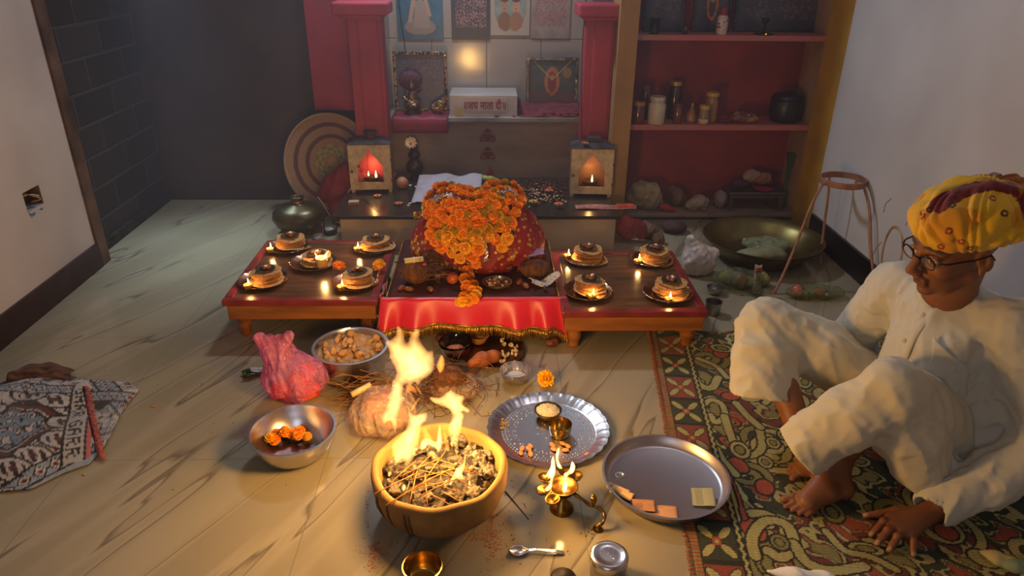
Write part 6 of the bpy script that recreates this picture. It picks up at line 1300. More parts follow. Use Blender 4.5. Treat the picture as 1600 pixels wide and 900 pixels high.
# cane stand with three legs and flat ring
cane = mat('pink_brown_cane', '#a8745a', .5, col2='#8a5a44', nscale=18, bump=(50, .3)); ts = thing('cane_stand', 'three legged cane stand with flat ring top by the right wall', 'stand', (0, 0, 0)); RC = at(1317, 282, .44); RR = (at(1350, 281, .44)-at(1284, 281, .44)).length/2
m = M(); m.lathe([(RR-.003, -.014), (RR+.003, -.014), (RR+.003, .014), (RR-.003, .014)], 56, tuple(RC), close=True, wob=lambda a, r, z, i: (r*(1+.01*math.sin(2*a)), z)); m.build('ring', cane, ts, angle=30)
for k, (bx_, by_, top) in enumerate(((1211, 457, (1286, 287)), (1282, 410, (1303, 290)), (1370, 474, (1349, 288)))):
    A = at(bx_, by_, .005); B = at(*top, .44) if k != 1 else Vector((RC.x-.02, RC.y+RR, .44)); Cm = A.lerp(B, .80)+Vector(((A-B).x*.10, (A-B).y*.10, .0)); foot = (A-B); foot.z = 0; foot.normalize()
    M().tube(cr([A-foot*.0+Vector((-.02 if k == 0 else .012, 0, 0)), A+Vector((0, 0, .006)), A.lerp(B, .4), Cm, B], 5), .0062, 10).build('leg', cane, ts)
# white cloth bag, vegetables in bags, steel cups
q = at(1095, 435, 0); S = SDF((q.x-.14, q.y-.08, -.01), (q.x+.13, q.y+.22, .22), .005); S.ell((q.x-.005, q.y+.05, .05), (.078, .045, .06), 0).cap((q.x-.02, q.y+.06, .08), (q.x-.045, q.y+.08, .165), .05, .022, .05).cap((q.x+.01, q.y+.06, .09), (q.x+.065, q.y+.06, .105), .045, .022, .05); S.disp(lambda P: .012*np.abs(nz((P[0]*1.2+.5*P[2], P[1], P[2]*.5), 48))**.7+.009*np.abs(nz((P[0]-.6*P[2], P[1], P[2]*.8), 90, 1))**.7-.010); S.cut((0, 0, -1), -.001)
o = S.build('white_carry_bag', mat('white_bag_plastic', '#c9bdb6', .45, col2='#b8a8a0', nscale=10)); tag(o, 'crumpled white carry bag standing beside the right low table', 'bag')
def fruit(px, py, r, m_, label, zs=.95, group=None):
    q = at(px, py, r); t = thing('onion' if 'onion' in label else 'fruit', label, 'onion' if 'onion' in label else 'fruit', (q.x, q.y, 0), group=group)
    M().lathe([(0, r*2*zs+.004), (r*.12, r*2*zs+.002), (r*.5, r*1.85*zs), (r*.9, r*1.4*zs), (r, r*zs), (r*.88, r*.5*zs), (r*.5, r*.1), (0, 0)], 26).build('skin', m_, t)
    M().tube([(0, 0, r*2*zs-.002), (.002, 0, r*2*zs+.012)], .002, 6).build('stalk', mat('wick'), t)
on = mat('onion_skin', '#a86a44', .35, col2='#7d3c2c', nscale=14); gu = mat('pale_fruit_skin', '#a89a5c', .5, col2='#8d8448', nscale=10)
fruit(1135, 432, .034, gu, 'pale yellow fruit in the green tinted bag, left one')
fruit(1157, 438, .036, on, 'dark brown onion in the green tinted bag, middle one')
fruit(1192, 436, .034, gu, 'pale yellow fruit behind the printed strip, right one')
o = bag('plastic_bag', 'green tinted clear produce bag with printed strip by the basin', (1.12, 2.90), .115, .055, .13, thin_plastic('green_clear', '#a4a888', .20, .15), 4, neck=False)
t = thing('printed_bag', 'slim knotted bag with white and red printed strip among the fruit', 'packet', (at(1180, 460, 0).x, at(1180, 460, 0).y-.012, 0))
M().grid(6, 20, lambda u, v: (-.016+.032*u, .03*v, .012+.125*v+.003*math.sin(8*v+5*u))).build('printed_strip', mat('strip_white', '#b8a89a', .5), t, solid=.0015)
M().grid(1, 4, lambda u, v: (-.012+.024*u, .03*(.72+.16*v)-.003, .012+.125*(.72+.16*v)+.003)).build('red_square', mat('strip_red', '#8a2c28', .5), t, solid=.001)
fc = bpy.data.curves.new('strip_text', 'FONT'); fc.body = 'Dada'; fc.size = .034; fc.extrude = .0004; fo = bpy.data.objects.new('strip_text', fc); COL.objects.link(fo); bpy.context.view_layer.update(); tm = bpy.data.meshes.new_from_object(fo.evaluated_get(bpy.context.evaluated_depsgraph_get())); bpy.data.objects.remove(fo); tm.materials.clear(); tm.materials.append(mat('strip_ink', '#5a2420', .5))
to = bpy.data.objects.new('lettering', tm); COL.objects.link(to); to.parent = t; to.matrix_local = Matrix.Translation((.011, .0, .018)) @ Matrix.Rotation(math.atan2(.125, .03), 4, 'X') @ Matrix.Rotation(PI/2, 4, 'Z')
m = M(); m.lathe([(0, 0), (.03, .01), (.022, .05), (.010, .075), (.016, .10), (.024, .118)], 14, wob=lambda a, r, z, i: (r*(1+.2*math.sin(3*a+z*30)), z)); m.build('film', thin_plastic('green_clear', '#a4a888', .20), t)
fruit(1246, 454, .032, on, 'reddish brown onion in a loose green bag by the cane stand')
q = at(1282, 458, .02); sdf_obj('onion_half', 'broken orange brown onion with white core near the cane stand leg', 'onion', (q.x, q.y, .026), lambda S: S.ell((0, 0, 0), (.032, .026, .024), 0).ell((.024, -.018, .004), (.016, .012, .014), 0, mode='sub'), on, R=(.05, .05, .04), h=.0022, dsp=(.0015, 100))
q = at(1290, 464, .01); o = M().ball((0, 0, 0), (.009, .007, .008), 10, 8).build('onion_core', mat('white_sweet'), loc=(q.x, q.y-.003, .024)); tag(o, 'small white onion core piece beside the broken onion', 'onion')
bag('plastic_bag', 'limp green tinted bag around the onions by the cane stand', (1.44, 2.81), .14, .05, .075, thin_plastic('green_clear', '#a4a888', .20), 9, neck=False)
q = at(1117, 452, .02); rim_bowl('steel_katori', 'small steel bowl right of the right table, further one', 'bowl', Vector((q.x, q.y, 0)), .034, .030, .022, steel_d, lip=.004)
q = at(1116, 480, .03); rim_bowl('steel_katori', 'small deep steel bowl right of the right table, nearer one', 'bowl', Vector((q.x-.004, q.y, 0)), .032, .055, .028, steel_d, lip=.004)
q = at(1186, 470, 0); o = M().ball((0, 0, 0), (.006, .004, .002), 8, 5).build('red_seed', mat('strip_red'), loc=(at(1159, 462, 0).x, at(1159, 462, 0).y, .0021)); tag(o, 'tiny dark red scrap on the floor in front of the produce bag', 'scrap')
# ---------------------------------------------------------------- the patterned rug
def segdist(U, V, pts):
    d = np.full(U.shape, 9.0); P = np.array(pts)
    for a, b in zip(P[:-1], P[1:]):
        ab = b-a; t = np.clip(((U-a[0])*ab[0]+(V-a[1])*ab[1])/max(ab@ab, 1e-12), 0, 1); d = np.minimum(d, np.hypot(U-a[0]-ab[0]*t, V-a[1]-ab[1]*t))
    return d
RP0 = Vector((.491, 1.16, 0)); RP1 = Vector((.641, 2.514, 0)); rv = (RP1-RP0); RL = rv.length; rv.normalize(); ru = Vector((rv.y, -rv.x, 0))
RW = 1.05
def ruv(px, py): p = at(px, py, .004)-RP0; return (p.dot(ru), p.dot(rv))
nu, nv = 330, int(RL/.0033)
Ug, Vg = np.meshgrid(np.linspace(0, RW, nu+1), np.linspace(0, RL, nv+1))
C_CR, C_MA, C_GR, C_OR, C_BK, C_GO = [np.array(lin(x)) for x in ('#ada262', '#6f2a20', '#29321c', '#a8482a', '#17130c', '#837a42')]
rc = np.zeros(Ug.shape+(3,)); rc[:] = C_GR
nzv = nz((Ug, Vg, Ug*0), 9, 3); rc[nzv > -.05] = C_MA; rc[nzv > .62] = C_BK
hatch = (np.sin(Vg*1250+np.where((np.floor(Ug/.0099) % 2) > 0, 1.5, 0)) > .1)
def draw(pts, w, fill=C_CR, out=C_BK, ow=.006, spl=True):
    P = [np.array(ruv(*p)) for p in pts]; P = cr(P, 6) if spl and len(P) > 2 else P; d = segdist(Ug, Vg, P); rc[(d < w+ow)] = out; rc[d < w] = fill
def oval(px, py, rx, ry, fill=C_CR, rings=True, ang=0.0, uvc=None):
    c = np.array(ruv(px, py)) if uvc is None else np.array(uvc); a = Ug-c[0]; b = Vg-c[1]; x = a*math.cos(ang)+b*math.sin(ang); y = -a*math.sin(ang)+b*math.cos(ang); d = np.hypot(x/rx, y/ry)
    rc[d < 1+.006/min(rx, ry)] = C_BK; rc[d < 1] = fill
    if rings: rc[(d < .68) & (d > .50)] = C_BK; rc[d < .5] = C_GO
def spiral(c, r0, turns, th, w, s=1, fill=C_CR):
    P = [(c[0]+r0*(1-.72*i/28)*math.cos(th+s*turns*2*PI*i/28), c[1]+r0*(1-.72*i/28)*math.sin(th+s*turns*2*PI*i/28)) for i in range(29)]
    d = segdist(Ug, Vg, P); rc[d < w+.006] = C_BK; rc[d < w] = fill
rg2 = np.random.default_rng(11)
iso = nz((Ug*1.0, Vg*1.0, Ug*0), 34, 9)+.5*nz((Ug, Vg, Ug*0), 70, 2); rc[np.abs(iso-.1) < .10] = C_BK; rc[(iso > .16) & (iso < .44)] = C_CR; rc[(iso > .44) & (iso < .50)] = C_BK; rc[(iso > .62)] = C_GO; rc[np.abs(iso+.55) < .05] = C_CR; rc[(iso < -.72)] = C_OR*.9
for k in range(30):      # scrolls over the whole field
    c = (.18+.86*rg2.random(), RL*rg2.random()); spiral(c, .05+.05*rg2.random(), 1.3, rg2.random()*6, .010+.004*rg2.random(), 1 if k % 2 else -1, C_CR if k % 3 else C_GO)
for k in range(40): oval(0, 0, .018+.012*rg2.random(), .028+.016*rg2.random(), C_CR if k % 3 else C_OR, k % 2 == 0, rg2.random()*3, (.16+.88*rg2.random(), RL*rg2.random()))
# scrolls seen beside the border
draw([(1072, 545), (1080, 575), (1092, 600), (1112, 606), (1122, 590)], .014)
draw([(1090, 560), (1118, 572), (1136, 590)], .010, C_CR)
draw([(1103, 660), (1096, 640), (1110, 625), (1128, 632), (1132, 650), (1118, 660), (1110, 648)], .010)
draw([(1132, 650), (1146, 690), (1168, 712), (1190, 700), (1186, 668)], .012)
draw([(1150, 630), (1168, 650), (1188, 668)], .012)
draw([(1118, 700), (1130, 720), (1150, 742)], .012)
oval(1156, 703, .028, .040); oval(1208, 692, .020, .026); oval(1196, 722, .020, .026); oval(1225, 680, .018, .024)
draw([(1062, 690), (1100, 705), (1130, 732), (1150, 775), (1162, 810)], .008, C_OR); draw([(1080, 700), (1112, 722), (1136, 760), (1148, 812)], .014, C_CR)
draw([(1180, 870), (1175, 840), (1195, 815), (1228, 820), (1240, 850), (1222, 872), (1200, 862)], .014)
draw([(1240, 850), (1262, 880), (1300, 892), (1350, 885)], .014)
oval(1218, 848, .022, .026, C_GO); draw([(1290, 830), (1320, 860), (1360, 870), (1400, 890)], .010); oval(1300, 800, .03, .04, C_GO)
# border
bd = Ug < .128; rc[bd] = C_GR; per = .145; ph = (Vg % per)/per; blk = (np.floor(Vg/per) % 2) < 1; rc[bd & blk] = C_MA*.6+C_OR*.4; rc[bd & ((ph < .05) | (ph > .95))] = C_BK
x, y = (Ug-.070)/.058, (ph-.5)*2
for sx in (-1, 1):
    for sy in (-1, 1):
        a = ((x*sx+y*sy)/1.414-.62); b = (x*sx-y*sy)/1.414; rc[bd & ((a/.42)**2+(b/.20)**2 < 1.25)] = C_BK; rc[bd & ((a/.40)**2+(b/.17)**2 < 1)] = C_CR
rc[bd & (np.maximum(abs(x), abs(y)) < .2)] = C_OR; rc[bd & (np.maximum(abs(x), abs(y)) < .09)] = C_CR
zz = .128+.006*np.abs(((Vg/.03) % 1)*2-1)
rc[(Ug > .118) & (Ug < .142)] = C_BK; rc[(np.abs(Ug-zz) < .004)] = C_CR; rc[(Ug < .020)] = C_OR*.8; rc[(Ug < .020) & (np.sin(Vg*500) > 0)] = C_GO; rc[(Ug > .020) & (Ug < .025)] = C_BK
rc *= np.where(hatch, .72, 1.05)[..., None]
def rugz(u, v):
    z = .004+.0025*(1+math.sin(9*u+5*v))*.5
    if v > .90: z += .020*max(0, math.sin((u-.05)*26))*(v-.90)/.10*(1 if u < .3 else .7)
    return z
m = M(); m.grid(nu, nv, lambda a, b: tuple(RP0+ru*(a*RW+.006*math.sin(b*21)*(a < .001)+ (.008*math.sin(a*40) if b > .99 else 0))+rv*(b*RL)+Vector((0, 0, rugz(a, b)))))
rugm = mat('woven_rug', '#ffffff', .95, vcol='Col', bump=(400, .5, .003), sheen=.2)
rug = m.build('patterned_rug', rugm, col=rc.reshape(-1, 3)); tag(rug, 'large woven rug of maroon, green and cream scrolls under the seated man', 'rug')
fr2 = M()
for k in range(300):
    b = k/299; p = RP0+rv*(b*RL)+Vector((0, 0, .006)); fr2.tube([p, p-ru*(.010+.006*RNG.random())+rv*RNG.normal()*.003+Vector((0, 0, -.004))], .0012, 4)
o = fr2.build('edge_fringe', mat('rug_fringe', '#8a4a30', .9), rug); o['kind'] = 'stuff'

# ---------------------------------------------------------------- the shawl on the left
top_o = [(-160, 640), (-60, 618), (0, 602), (45, 585), (70, 583), (105, 590), (150, 597), (200, 600), (217, 611)]
bot_o = [(-160, 780), (-60, 778), (0, 771), (50, 766), (100, 741), (140, 727), (165, 700), (190, 648), (217, 612)]
def itp(o, x): return float(np.interp(x, [a for a, b in o], [b for a, b in o]))
def shawl_paint(U, V, mir=1):
    W, G, B_, Mn, Bl = [np.array(lin(c)) for c in ('#b4aca8', '#8c96a4', '#1f1c20', '#5a262c', '#7c8ea0')]
    c = np.zeros(U.shape+(3,)); c[:] = W; n = nz((U, V, U*0), 30, 5); c[n > .25] = G; c[(n > .5)] = B_*1.5
    iso = nz((U, V, U*0), 60, 4)+.5*nz((U, V, U*0), 120, 8); c[np.abs(iso) < .10] = B_; c[(iso > .35) & (iso < .45)] = B_; c[iso > .75] = Mn
    U2, V2 = (U+.085)*.93+(V-.27)*.37, (V-.27)*.93-(U+.085)*.37
    d = np.abs(U2)/.165+np.abs(V2)/.155; d = d*(1+.06*np.sin(6*np.arctan2(V2, U2)))
    for a, b, col in ((1.12, 1.02, B_), (1.02, .86, Mn), (.86, .82, W), (.82, .74, B_)): c[(d < a) & (d >= b)] = col
    inn = d < .74; c[inn] = Bl*.8; i2 = nz((U, V, U*0), 75, 1); c[inn & (np.abs(i2) < .25)] = B_; c[inn & (np.abs(i2) < .10)] = W; c[inn & (i2 > .6)] = B_*1.3
    for (x, y) in ((.045, .13), (-.02, .42), (-.21, .40), (.06, .30), (-.12, .47), (.085, .20), (.01, .08)):
        e = np.hypot(((U-x)*.9-(V-y)*.4)/.060, ((V-y)*.9+(U-x)*.4)/.032); c[e < 1.2] = B_; c[e < 1] = W; c[(e < .7) & (np.sin(U*210+V*140) > 0)] = B_*1.6; c[e < .25] = Mn
    # border of lozenges round the outer edges
    L1 = (V-.055-.0*U)+.55*(U-.07)*0; 
    for (nx_, ny_, k0) in ((-.74, .67, -.018), (.80, .60, .395), (.20, .98, .475)):
        t_ = U*nx_+V*ny_; q_ = U*ny_-V*nx_
        s_ = np.abs(t_-k0) < .026 if nx_ > 0 else t_ < .012
        if nx_ < 0: tt = t_+.012
        else: tt = t_-k0
        c[s_] = G; l_ = np.abs(((q_/.044) % 1)-.5)*2+np.abs(tt)/.024; c[s_ & (l_ < 1)] = B_; c[s_ & (l_ < .75)] = W; c[s_ & (l_ < .42)] = Mn; c[np.abs(np.abs(tt)-.027) < .004] = B_
    c *= np.where(np.sin(U*1400)*np.sin(V*1400) > 0, .8, 1.05)[..., None]; return c
LET = {'D': ['1110', '1001', '1001', '1001', '1110'], 'A': ['0110', '1001', '1111', '1001', '1001'], 'R': ['1110', '1001', '1110', '1010', '1001'], 'I': ['0110', '0110', '0110', '0110', '0110'], 'H': ['1001', '1001', '1111', '1001', '1001'], 'U': ['1001', '1001', '1001', '1001', '0110'], 'G': ['0111', '1000', '1011', '1001', '0111']}
def word(c, U, V, txt, u0, v0, cell, vert=True):
    for k, ch in enumerate(txt):
        for r, row in enumerate(LET[ch]):
            for q, b in enumerate(row):
                if b == '1':
                    a0, b0 = u0+(4-r)*cell, v0+(k*5.2+q)*cell*1.15; c[(U >= a0) & (U < a0+cell) & (V >= b0) & (V < b0+cell*1.15)] = np.array(lin('#1f1c20'))
sh = thing('woven_shawl', 'crumpled woven shawl of white, black and maroon motifs on the left floor', 'shawl', (0, 0, 0))
sm = mat('woven_shawl_cloth', '#ffffff', .95, vcol='Col', bump=(500, .5, .002), sheen=.2)
def shawl_layer(x0, x1, nx, ny, zoff, fold, text=None, tfn=None, name='fabric', inset=0):
    m = M(); cs = []
    pts = []
    for j in range(ny+1):
        for i in range(nx+1):
            u, v = i/nx, j/ny; px = x0+(x1-x0)*u; px += (tfn(v) if tfn else 0)*u**3; a, b = itp(bot_o, px)-inset, itp(top_o, px)+inset; py = a+(b-a)*v
            p = at(px, py, 0); z = zoff+fold(u, v, p); p.z = max(.002, z); pts.append(p)
    m.add(pts, [(j*(nx+1)+i, j*(nx+1)+i+1, (j+1)*(nx+1)+i+1, (j+1)*(nx+1)+i) for j in range(ny) for i in range(nx)])
    P = np.array([tuple(p) for p in pts]); o0 = at(0, 771, 0); U = P[:, 0]-o0.x-.0; V = P[:, 1]-o0.y+.01; a = .10; Ur, Vr = U*math.cos(a)+V*math.sin(a), -U*math.sin(a)+V*math.cos(a)
    c = shawl_paint(Ur, Vr)
    if text:
        ax_ = np.array((.152, -.366)); ax_ /= np.linalg.norm(ax_); dU, dV = U-text[1], V-text[2]; al = dU*ax_[0]+dV*ax_[1]; ac = dU*-ax_[1]+dV*ax_[0]   # along the fringe, and across it
        bd = (ac > -.050) & (ac < .004); c[bd] = np.array(lin('#a09c9c')); word(c, ac+.044, al, text[0], 0, text[3], .0076); word(c, ac+.044, al, text[0][:4], 0, text[3]-.20, .0076); c[(np.abs(ac+.053) < .004) | (np.abs(ac-.006) < .003)] = np.array(lin('#1f1c20')); c[(ac > .009) & (ac < .022)] = np.array(lin('#a05a5c'))
    return m.build(name, sm, sh, col=c, solid=.003)
shawl_layer(-150, 217, 170, 90, .006, lambda u, v, p: .010*abs(math.sin(p.x*19+p.y*8))*(1-v*.3)*min(1, 6*v)*min(1, 6*(1-v)+.2), ('DARRIHU', .30, .60, .02))
shawl_layer(-150, 138, 150, 80, .024, lambda u, v, p: .014*abs(math.sin(p.x*11-p.y*9+1))*min(1, 5*v)*min(1, 5*(1-v))-.018*(1-min(1, 9*v))-.016*(1-min(1, 9*(1-v)))-.006*u**6, ('GARRIHU', .030, .46, .16), tfn=lambda v: 14*(1-v)-10*v, name='upper_fold', inset=5)
fr3 = M()
for k in range(150):
    v = k/149; px = 138+14*(1-v)-10*v; a, b = itp(bot_o, px)-5, itp(top_o, px)+5; p = at(px, a+(b-a)*v, .026); p.z = .012+.010*math.sin(PI*v); fr3.tube([p, p+Vector((.010, .003*RNG.normal(), .001)), p+Vector((.020+.006*RNG.random(), .005*RNG.normal()-.003, -.006))], .0012, 4)
fr3.build('pink_fringe', mat('pink_fringe_thread', '#a85a5c', .9), sh)['kind'] = 'stuff'
m = M()
def roll(u, v):
    p = at(12+95*u, 602-16*math.sin(u*PI)*v-6*u, 0); return (p.x, p.y+.05*v, .012+.030*math.sin(PI*min(1, v+.05))*(.5+.5*math.sin(3*u+.6))+.003*math.sin(17*u+4*v))
m.grid(30, 12, roll); o = m.build('brown_end', mat('brown_plaid', '#6d4a3a', .9, col2='#3a2820', nscale=22, stretch=(1, 3, 1)), sh, solid=.002)
q = at(240, 636, 0); o = M().ball((0, 0, 0), (.009, .003, .0025), 8, 5, Matrix.Rotation(.5, 3, 'Z')).build('orange_petal', mat('orange_scrap', '#c07830', .7), loc=(q.x, q.y, .0028)); tag(o, 'single orange petal on the floor right of the shawl tip', 'petal')
q = at(132, 742, 0); o = M().ball((0, 0, 0), (.006, .004, .0025), 8, 5).build('yellow_petal', mat('yellow_scrap', '#b8a03a', .7), loc=(q.x, q.y, .0028)); tag(o, 'tiny yellow petal on the floor below the shawl', 'petal')

# ---------------------------------------------------------------- the seated man
PB = Vector((1.28, 1.72, 0)); person = thing('person', 'seated elderly man in white kurta, yellow turban and glasses on the rug', 'person', (0, 0, 0))
HS = 1.06; Hc = np.array((1.150, 1.600, .738))
fw = np.array((-.955, -.14, -.26)); fw /= np.linalg.norm(fw); up0 = np.array((-.10, -.06, 1.)); sd = np.cross(up0, fw); sd /= np.linalg.norm(sd); uph = np.cross(fw, sd); HR = np.stack([fw, sd, uph], 1)   # sd = his left, towards the camera
def hl(x, y, z): return Hc+HR@(np.array((x, y, z))*HS)
skin = mat('brown_skin', '#ffffff', .5, vcol='Col', sss=.08, bump=(180, .15, .001))
HG = .0034
B = SDF((.74, 1.24, -.01), (1.56, 2.14, .95), HG)
# head
s = HS
B.ell(hl(-.012, 0, .04), (.095*s, .073*s, .085*s), 0, R=HR)
B.ell(hl(.03, 0, -.022), (.056*s, .054*s, .070*s), .03, R=HR); B.ell(hl(.040, 0, -.068), (.042*s, .042*s, .030*s), .025, R=HR); B.ell(hl(.072, 0, -.090), (.017*s, .019*s, .015*s), .02, R=HR)
for e in (-1, 1):
    B.ell(hl(.058, .036*e, -.022), (.022*s, .018*s, .022*s), .02, R=HR); B.cap(hl(.083, .012*e, .030), hl(.070, .046*e, .026), .010*s, .008*s, .012)
    B.cap(hl(.0, .050*e, -.055), hl(.045, .036*e, -.078), .014*s, .012*s, .02)
    B.ell(hl(.091, .031*e, .008), (.013*s, .016*s, .011*s), .010, R=HR, mode='sub'); B.ell(hl(.073, .030*e, .007), (.0135*s, .0135*s, .0135*s), .003, R=HR)
    B.cap(hl(.084, .018*e, .016), hl(.080, .044*e, .012), .0035*s, .003*s, .004); B.cap(hl(.085, .018*e, .0), hl(.078, .043*e, .0), .003*s, .003*s, .005)
    B.ell(hl(.104, .0105*e, -.030), (.011*s, .008*s, .008*s), .006, R=HR)
    B.ell(hl(-.012, .076*e, -.004), (.018*s, .007*s, .031*s), .006, R=HR@rotm(0, .2, -.35*e)); B.ell(hl(-.006, .082*e, .002), (.010*s, .006*s, .018*s), .003, R=HR, mode='sub'); B.ell(hl(-.004, .077*e, -.030), (.007*s, .006*s, .009*s), .004, R=HR)
B.chain([(*hl(.086, 0, .024), .008*s), (*hl(.098, 0, .0), .009*s), (*hl(.113, 0, -.022), .0115*s)], .008)
B.cap(hl(.088, -.016, -.054), hl(.088, .016, -.054), .007*s, .007*s, .006); B.cap(hl(.086, -.014, -.067), hl(.086, .014, -.067), .0075*s, .0075*s, .006); B.cap(hl(.100, -.020, -.0605), hl(.100, .020, -.0605), .0035*s, .0035*s, .004, mode='sub')
B.cap(hl(.093, 0, -.040), hl(.097, 0, -.050), .006*s, .006*s, .008)
NB = (1.232, 1.690, .565); B.cap(hl(-.020, 0, -.055), NB, .054, .060, .03); B.cap(hl(.03, 0, -.085), (1.20, 1.672, .585), .018, .03, .02)
# torso, arms, legs under the clothes
B.chain([(*NB, .06), (1.26, 1.715, .44, .10), (1.26, 1.72, .30, .095), (1.29, 1.725, .15, .105)], .04)
SN, SF = (1.335, 1.545, .535), (1.20, 1.87, .50); EN, WN = (1.432, 1.462, .255), tuple(at(1452, 800, .048)); EF, WF = (1.165, 1.965, .28), (1.27, 2.05, .060)
B.cap((1.25, 1.70, .50), SN, .055, .05, .03); B.cap((1.25, 1.70, .50), SF, .055, .05, .03)
B.chain([(*SN, .05), (*EN, .038), (*WN, .026)], .01); B.chain([(*SF, .05), (*EF, .038), (*WF, .027)], .01)
HN, KN, AN = (1.33, 1.63, .12), (1.052, 1.54, .36), (.985, 1.590, .085); HF, KF, AF = (1.23, 1.83, .12), (.868, 1.955, .325), tuple(at(1268, 722, .07))
B.chain([(*HN, .085), (*KN, .052), (1.03, 1.565, .24, .048), (*AN, .033)], .02); B.chain([(*HF, .085), (*KF, .052), (.885, 1.84, .22, .046), (*AF, .032)], .02)
# feet
def foot(heel, ball, ank, toes, r=.030):
    B.chain([(*ank, .033), (*heel, .028)], .02); B.chain([(*heel, .027), (*((np.array(heel)+np.array(ball))/2+np.array((0, 0, .012))), .029), (*ball, .026)], .02, sq=(1, 1.15, .85)); B.cap(ank, ball, .032, .022, .025)
    for a, b, r0 in toes:
        mid = (np.array(a)+np.array(b))/2+np.array((0, 0, .005)); B.chain([(*a, r0*1.1), (*mid, r0), (*b, r0*.92)], .0035)
foot(tuple(at(1316, 764, .028)), tuple(at(1262, 783, .026)), AN, [(tuple(at(1252, 777, .020)), tuple(at(1225, 781, .013)), .0120), (tuple(at(1252, 785, .017)), tuple(at(1228, 792, .010)), .0088), (tuple(at(1258, 791, .015)), tuple(at(1238, 798, .009)), .0082), (tuple(at(1264, 796, .013)), tuple(at(1249, 803, .008)), .0078), (tuple(at(1272, 799, .012)), tuple(at(1261, 806, .007)), .0075)])
foot((1.005, 1.672, .028), (.917, 1.628, .026), AF, [((.907, 1.615, .018), (.873, 1.600, .012), .0115), ((.905, 1.632, .017), (.871, 1.622, .010), .009), ((.909, 1.648, .015), (.879, 1.642, .009), .0085), ((.915, 1.661, .013), (.890, 1.658, .008), .008)])
# near hand, palm down on the rug
WNv = np.array(WN); kn = [np.array(at(1391, 809, .040)), np.array(at(1397, 822, .040)), np.array(at(1409, 832, .037)), np.array(at(1424, 838, .032))]; tp = [np.array(at(1361, 836, .014)), np.array(at(1370, 850, .014)), np.array(at(1389, 860, .014)), np.array(at(1427, 868, .013))]
for kq, rr in zip(kn, (.015, .0155, .0145, .013)): B.cap(WNv+np.array((0, 0, -.004)), kq, .021, rr, .014)
for kq, tq, rr in zip(kn, tp, (.0095, .0100, .0094, .0083)):
    d = tq-kq; m1 = kq+d*.42+np.array((0, 0, .012)); m2 = kq+d*.75+np.array((0, 0, .004)); B.chain([(*kq, rr*1.25), (*m1, rr*1.05), (*m2, rr*.98), (*tq, rr*.82)], .0035); B.ell(m1+np.array((0, 0, .002)), (rr*1.1,)*3, .003)
T0, T1, T2, T3 = np.array(at(1428, 801, .035)), np.array(at(1400, 799, .030)), np.array(at(1374, 803, .020)), np.array(at(1352, 806, .013)); B.chain([(*T0, .018), (*T1, .0135), (*T2, .0105), (*T3, .0085)], .006)
# far hand
for k in range(4): B.chain([(*WF, .02), (1.22, 2.08+.018*(k-1.5), .03, .011), (1.17, 2.09+.026*(k-1.5), .012, .008)], .004)
B.chain([(*WF, .018), (1.24, 2.02, .025, .011), (1.20, 1.995, .012, .009)], .004)
B.cut((0, 0, -1), -.0055)
def skin_col(V):
    n = nz((V[:, 0], V[:, 1], V[:, 2]), 60); c = np.array(lin('#855437'))*(1+.10*n[:, None]); L_ = (V-Hc)@HR/HS; x, y, z = L_[:, 0], L_[:, 1], L_[:, 2]; hd = (np.abs(x) < .15) & (np.abs(y) < .1) & (z > -.13)
    def put(mk, col, a=1.0): mk = mk & hd; c[mk] = c[mk]*(1-a)+np.array(lin(col))*a
    put((x > .02) & (z < -.035) & (z > -.115), '#5f4638', .45)                      # grey stubble
    put((x > .078) & (np.abs(y) < .022) & (z < -.048) & (z > -.073), '#6a3a30', .8)
    for e in (-1, 1):
        ed = np.sqrt((x-.073)**2+(y-.030*e)**2+(z-.007)**2); put((ed < .0150) & (np.abs(z-.007) < .0062) & (x > .078), '#c8bcae'); put((ed < .0155) & (np.abs(z-.007) < .0056) & (np.hypot(y-.032*e, z-.007) < .0062) & (x > .08), '#1c1210')
        put((np.abs(z-.034+.12*(np.abs(y)-.03)) < .0042) & (np.abs(y-.030*e) < .021) & (x > .06), '#3c3029', .85)
    put((x < .0) & (x > -.05) & (np.abs(y) > .05) & (z < .03) & (z > -.03) & (np.abs(y) < .072), '#8a8078', .6)
    # nails
    for q in tp+[T3]:
        d = np.linalg.norm(V-(q+np.array((-.002, -.002, .007))), axis=1); mk = d < .0065; c[mk] = np.array(lin('#b08a74'))
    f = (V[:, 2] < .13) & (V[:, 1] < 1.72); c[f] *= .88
    return c
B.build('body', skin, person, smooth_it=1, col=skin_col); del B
# kurta
cot = mat('white_cotton', '#c3c1b6', .85, bump=(260, .2, .001), sheen=.15)
K = SDF((.98, 1.28, .03), (1.64, 2.12, .64), .0056)
K.ell((1.262, 1.715, .43), (.118, .178, .14), 0, R=rotm(.12, 0, -.3)).ell((1.262, 1.71, .28), (.128, .168, .16), .06, R=rotm(0, 0, -.3)).ell((1.31, 1.72, .13), (.17, .19, .11), .06)
K.cap(SN, SF, .072, .068, .05); K.cap((1.240, 1.700, .52), (1.236, 1.695, .565), .085, .064, .03)
K.chain([(*SN, .080), (1.395, 1.50, .40, .078), (*EN, .074), (1.33, 1.44, .15, .068), (*(WNv+np.array((.030, .008, .018))), .058)], .02)
K.chain([(*SF, .075), (*EF, .066), (WF[0], WF[1], WF[2]+.05, .055)], .02)
K.chain([(1.35, 1.60, .40, .075), (1.36, 1.60, .25, .08), (1.36, 1.60, .12, .09)], .05); K.chain([(1.20, 1.60, .22, .06), (1.22, 1.54, .12, .055), (1.24, 1.50, .06, .03)], .04)
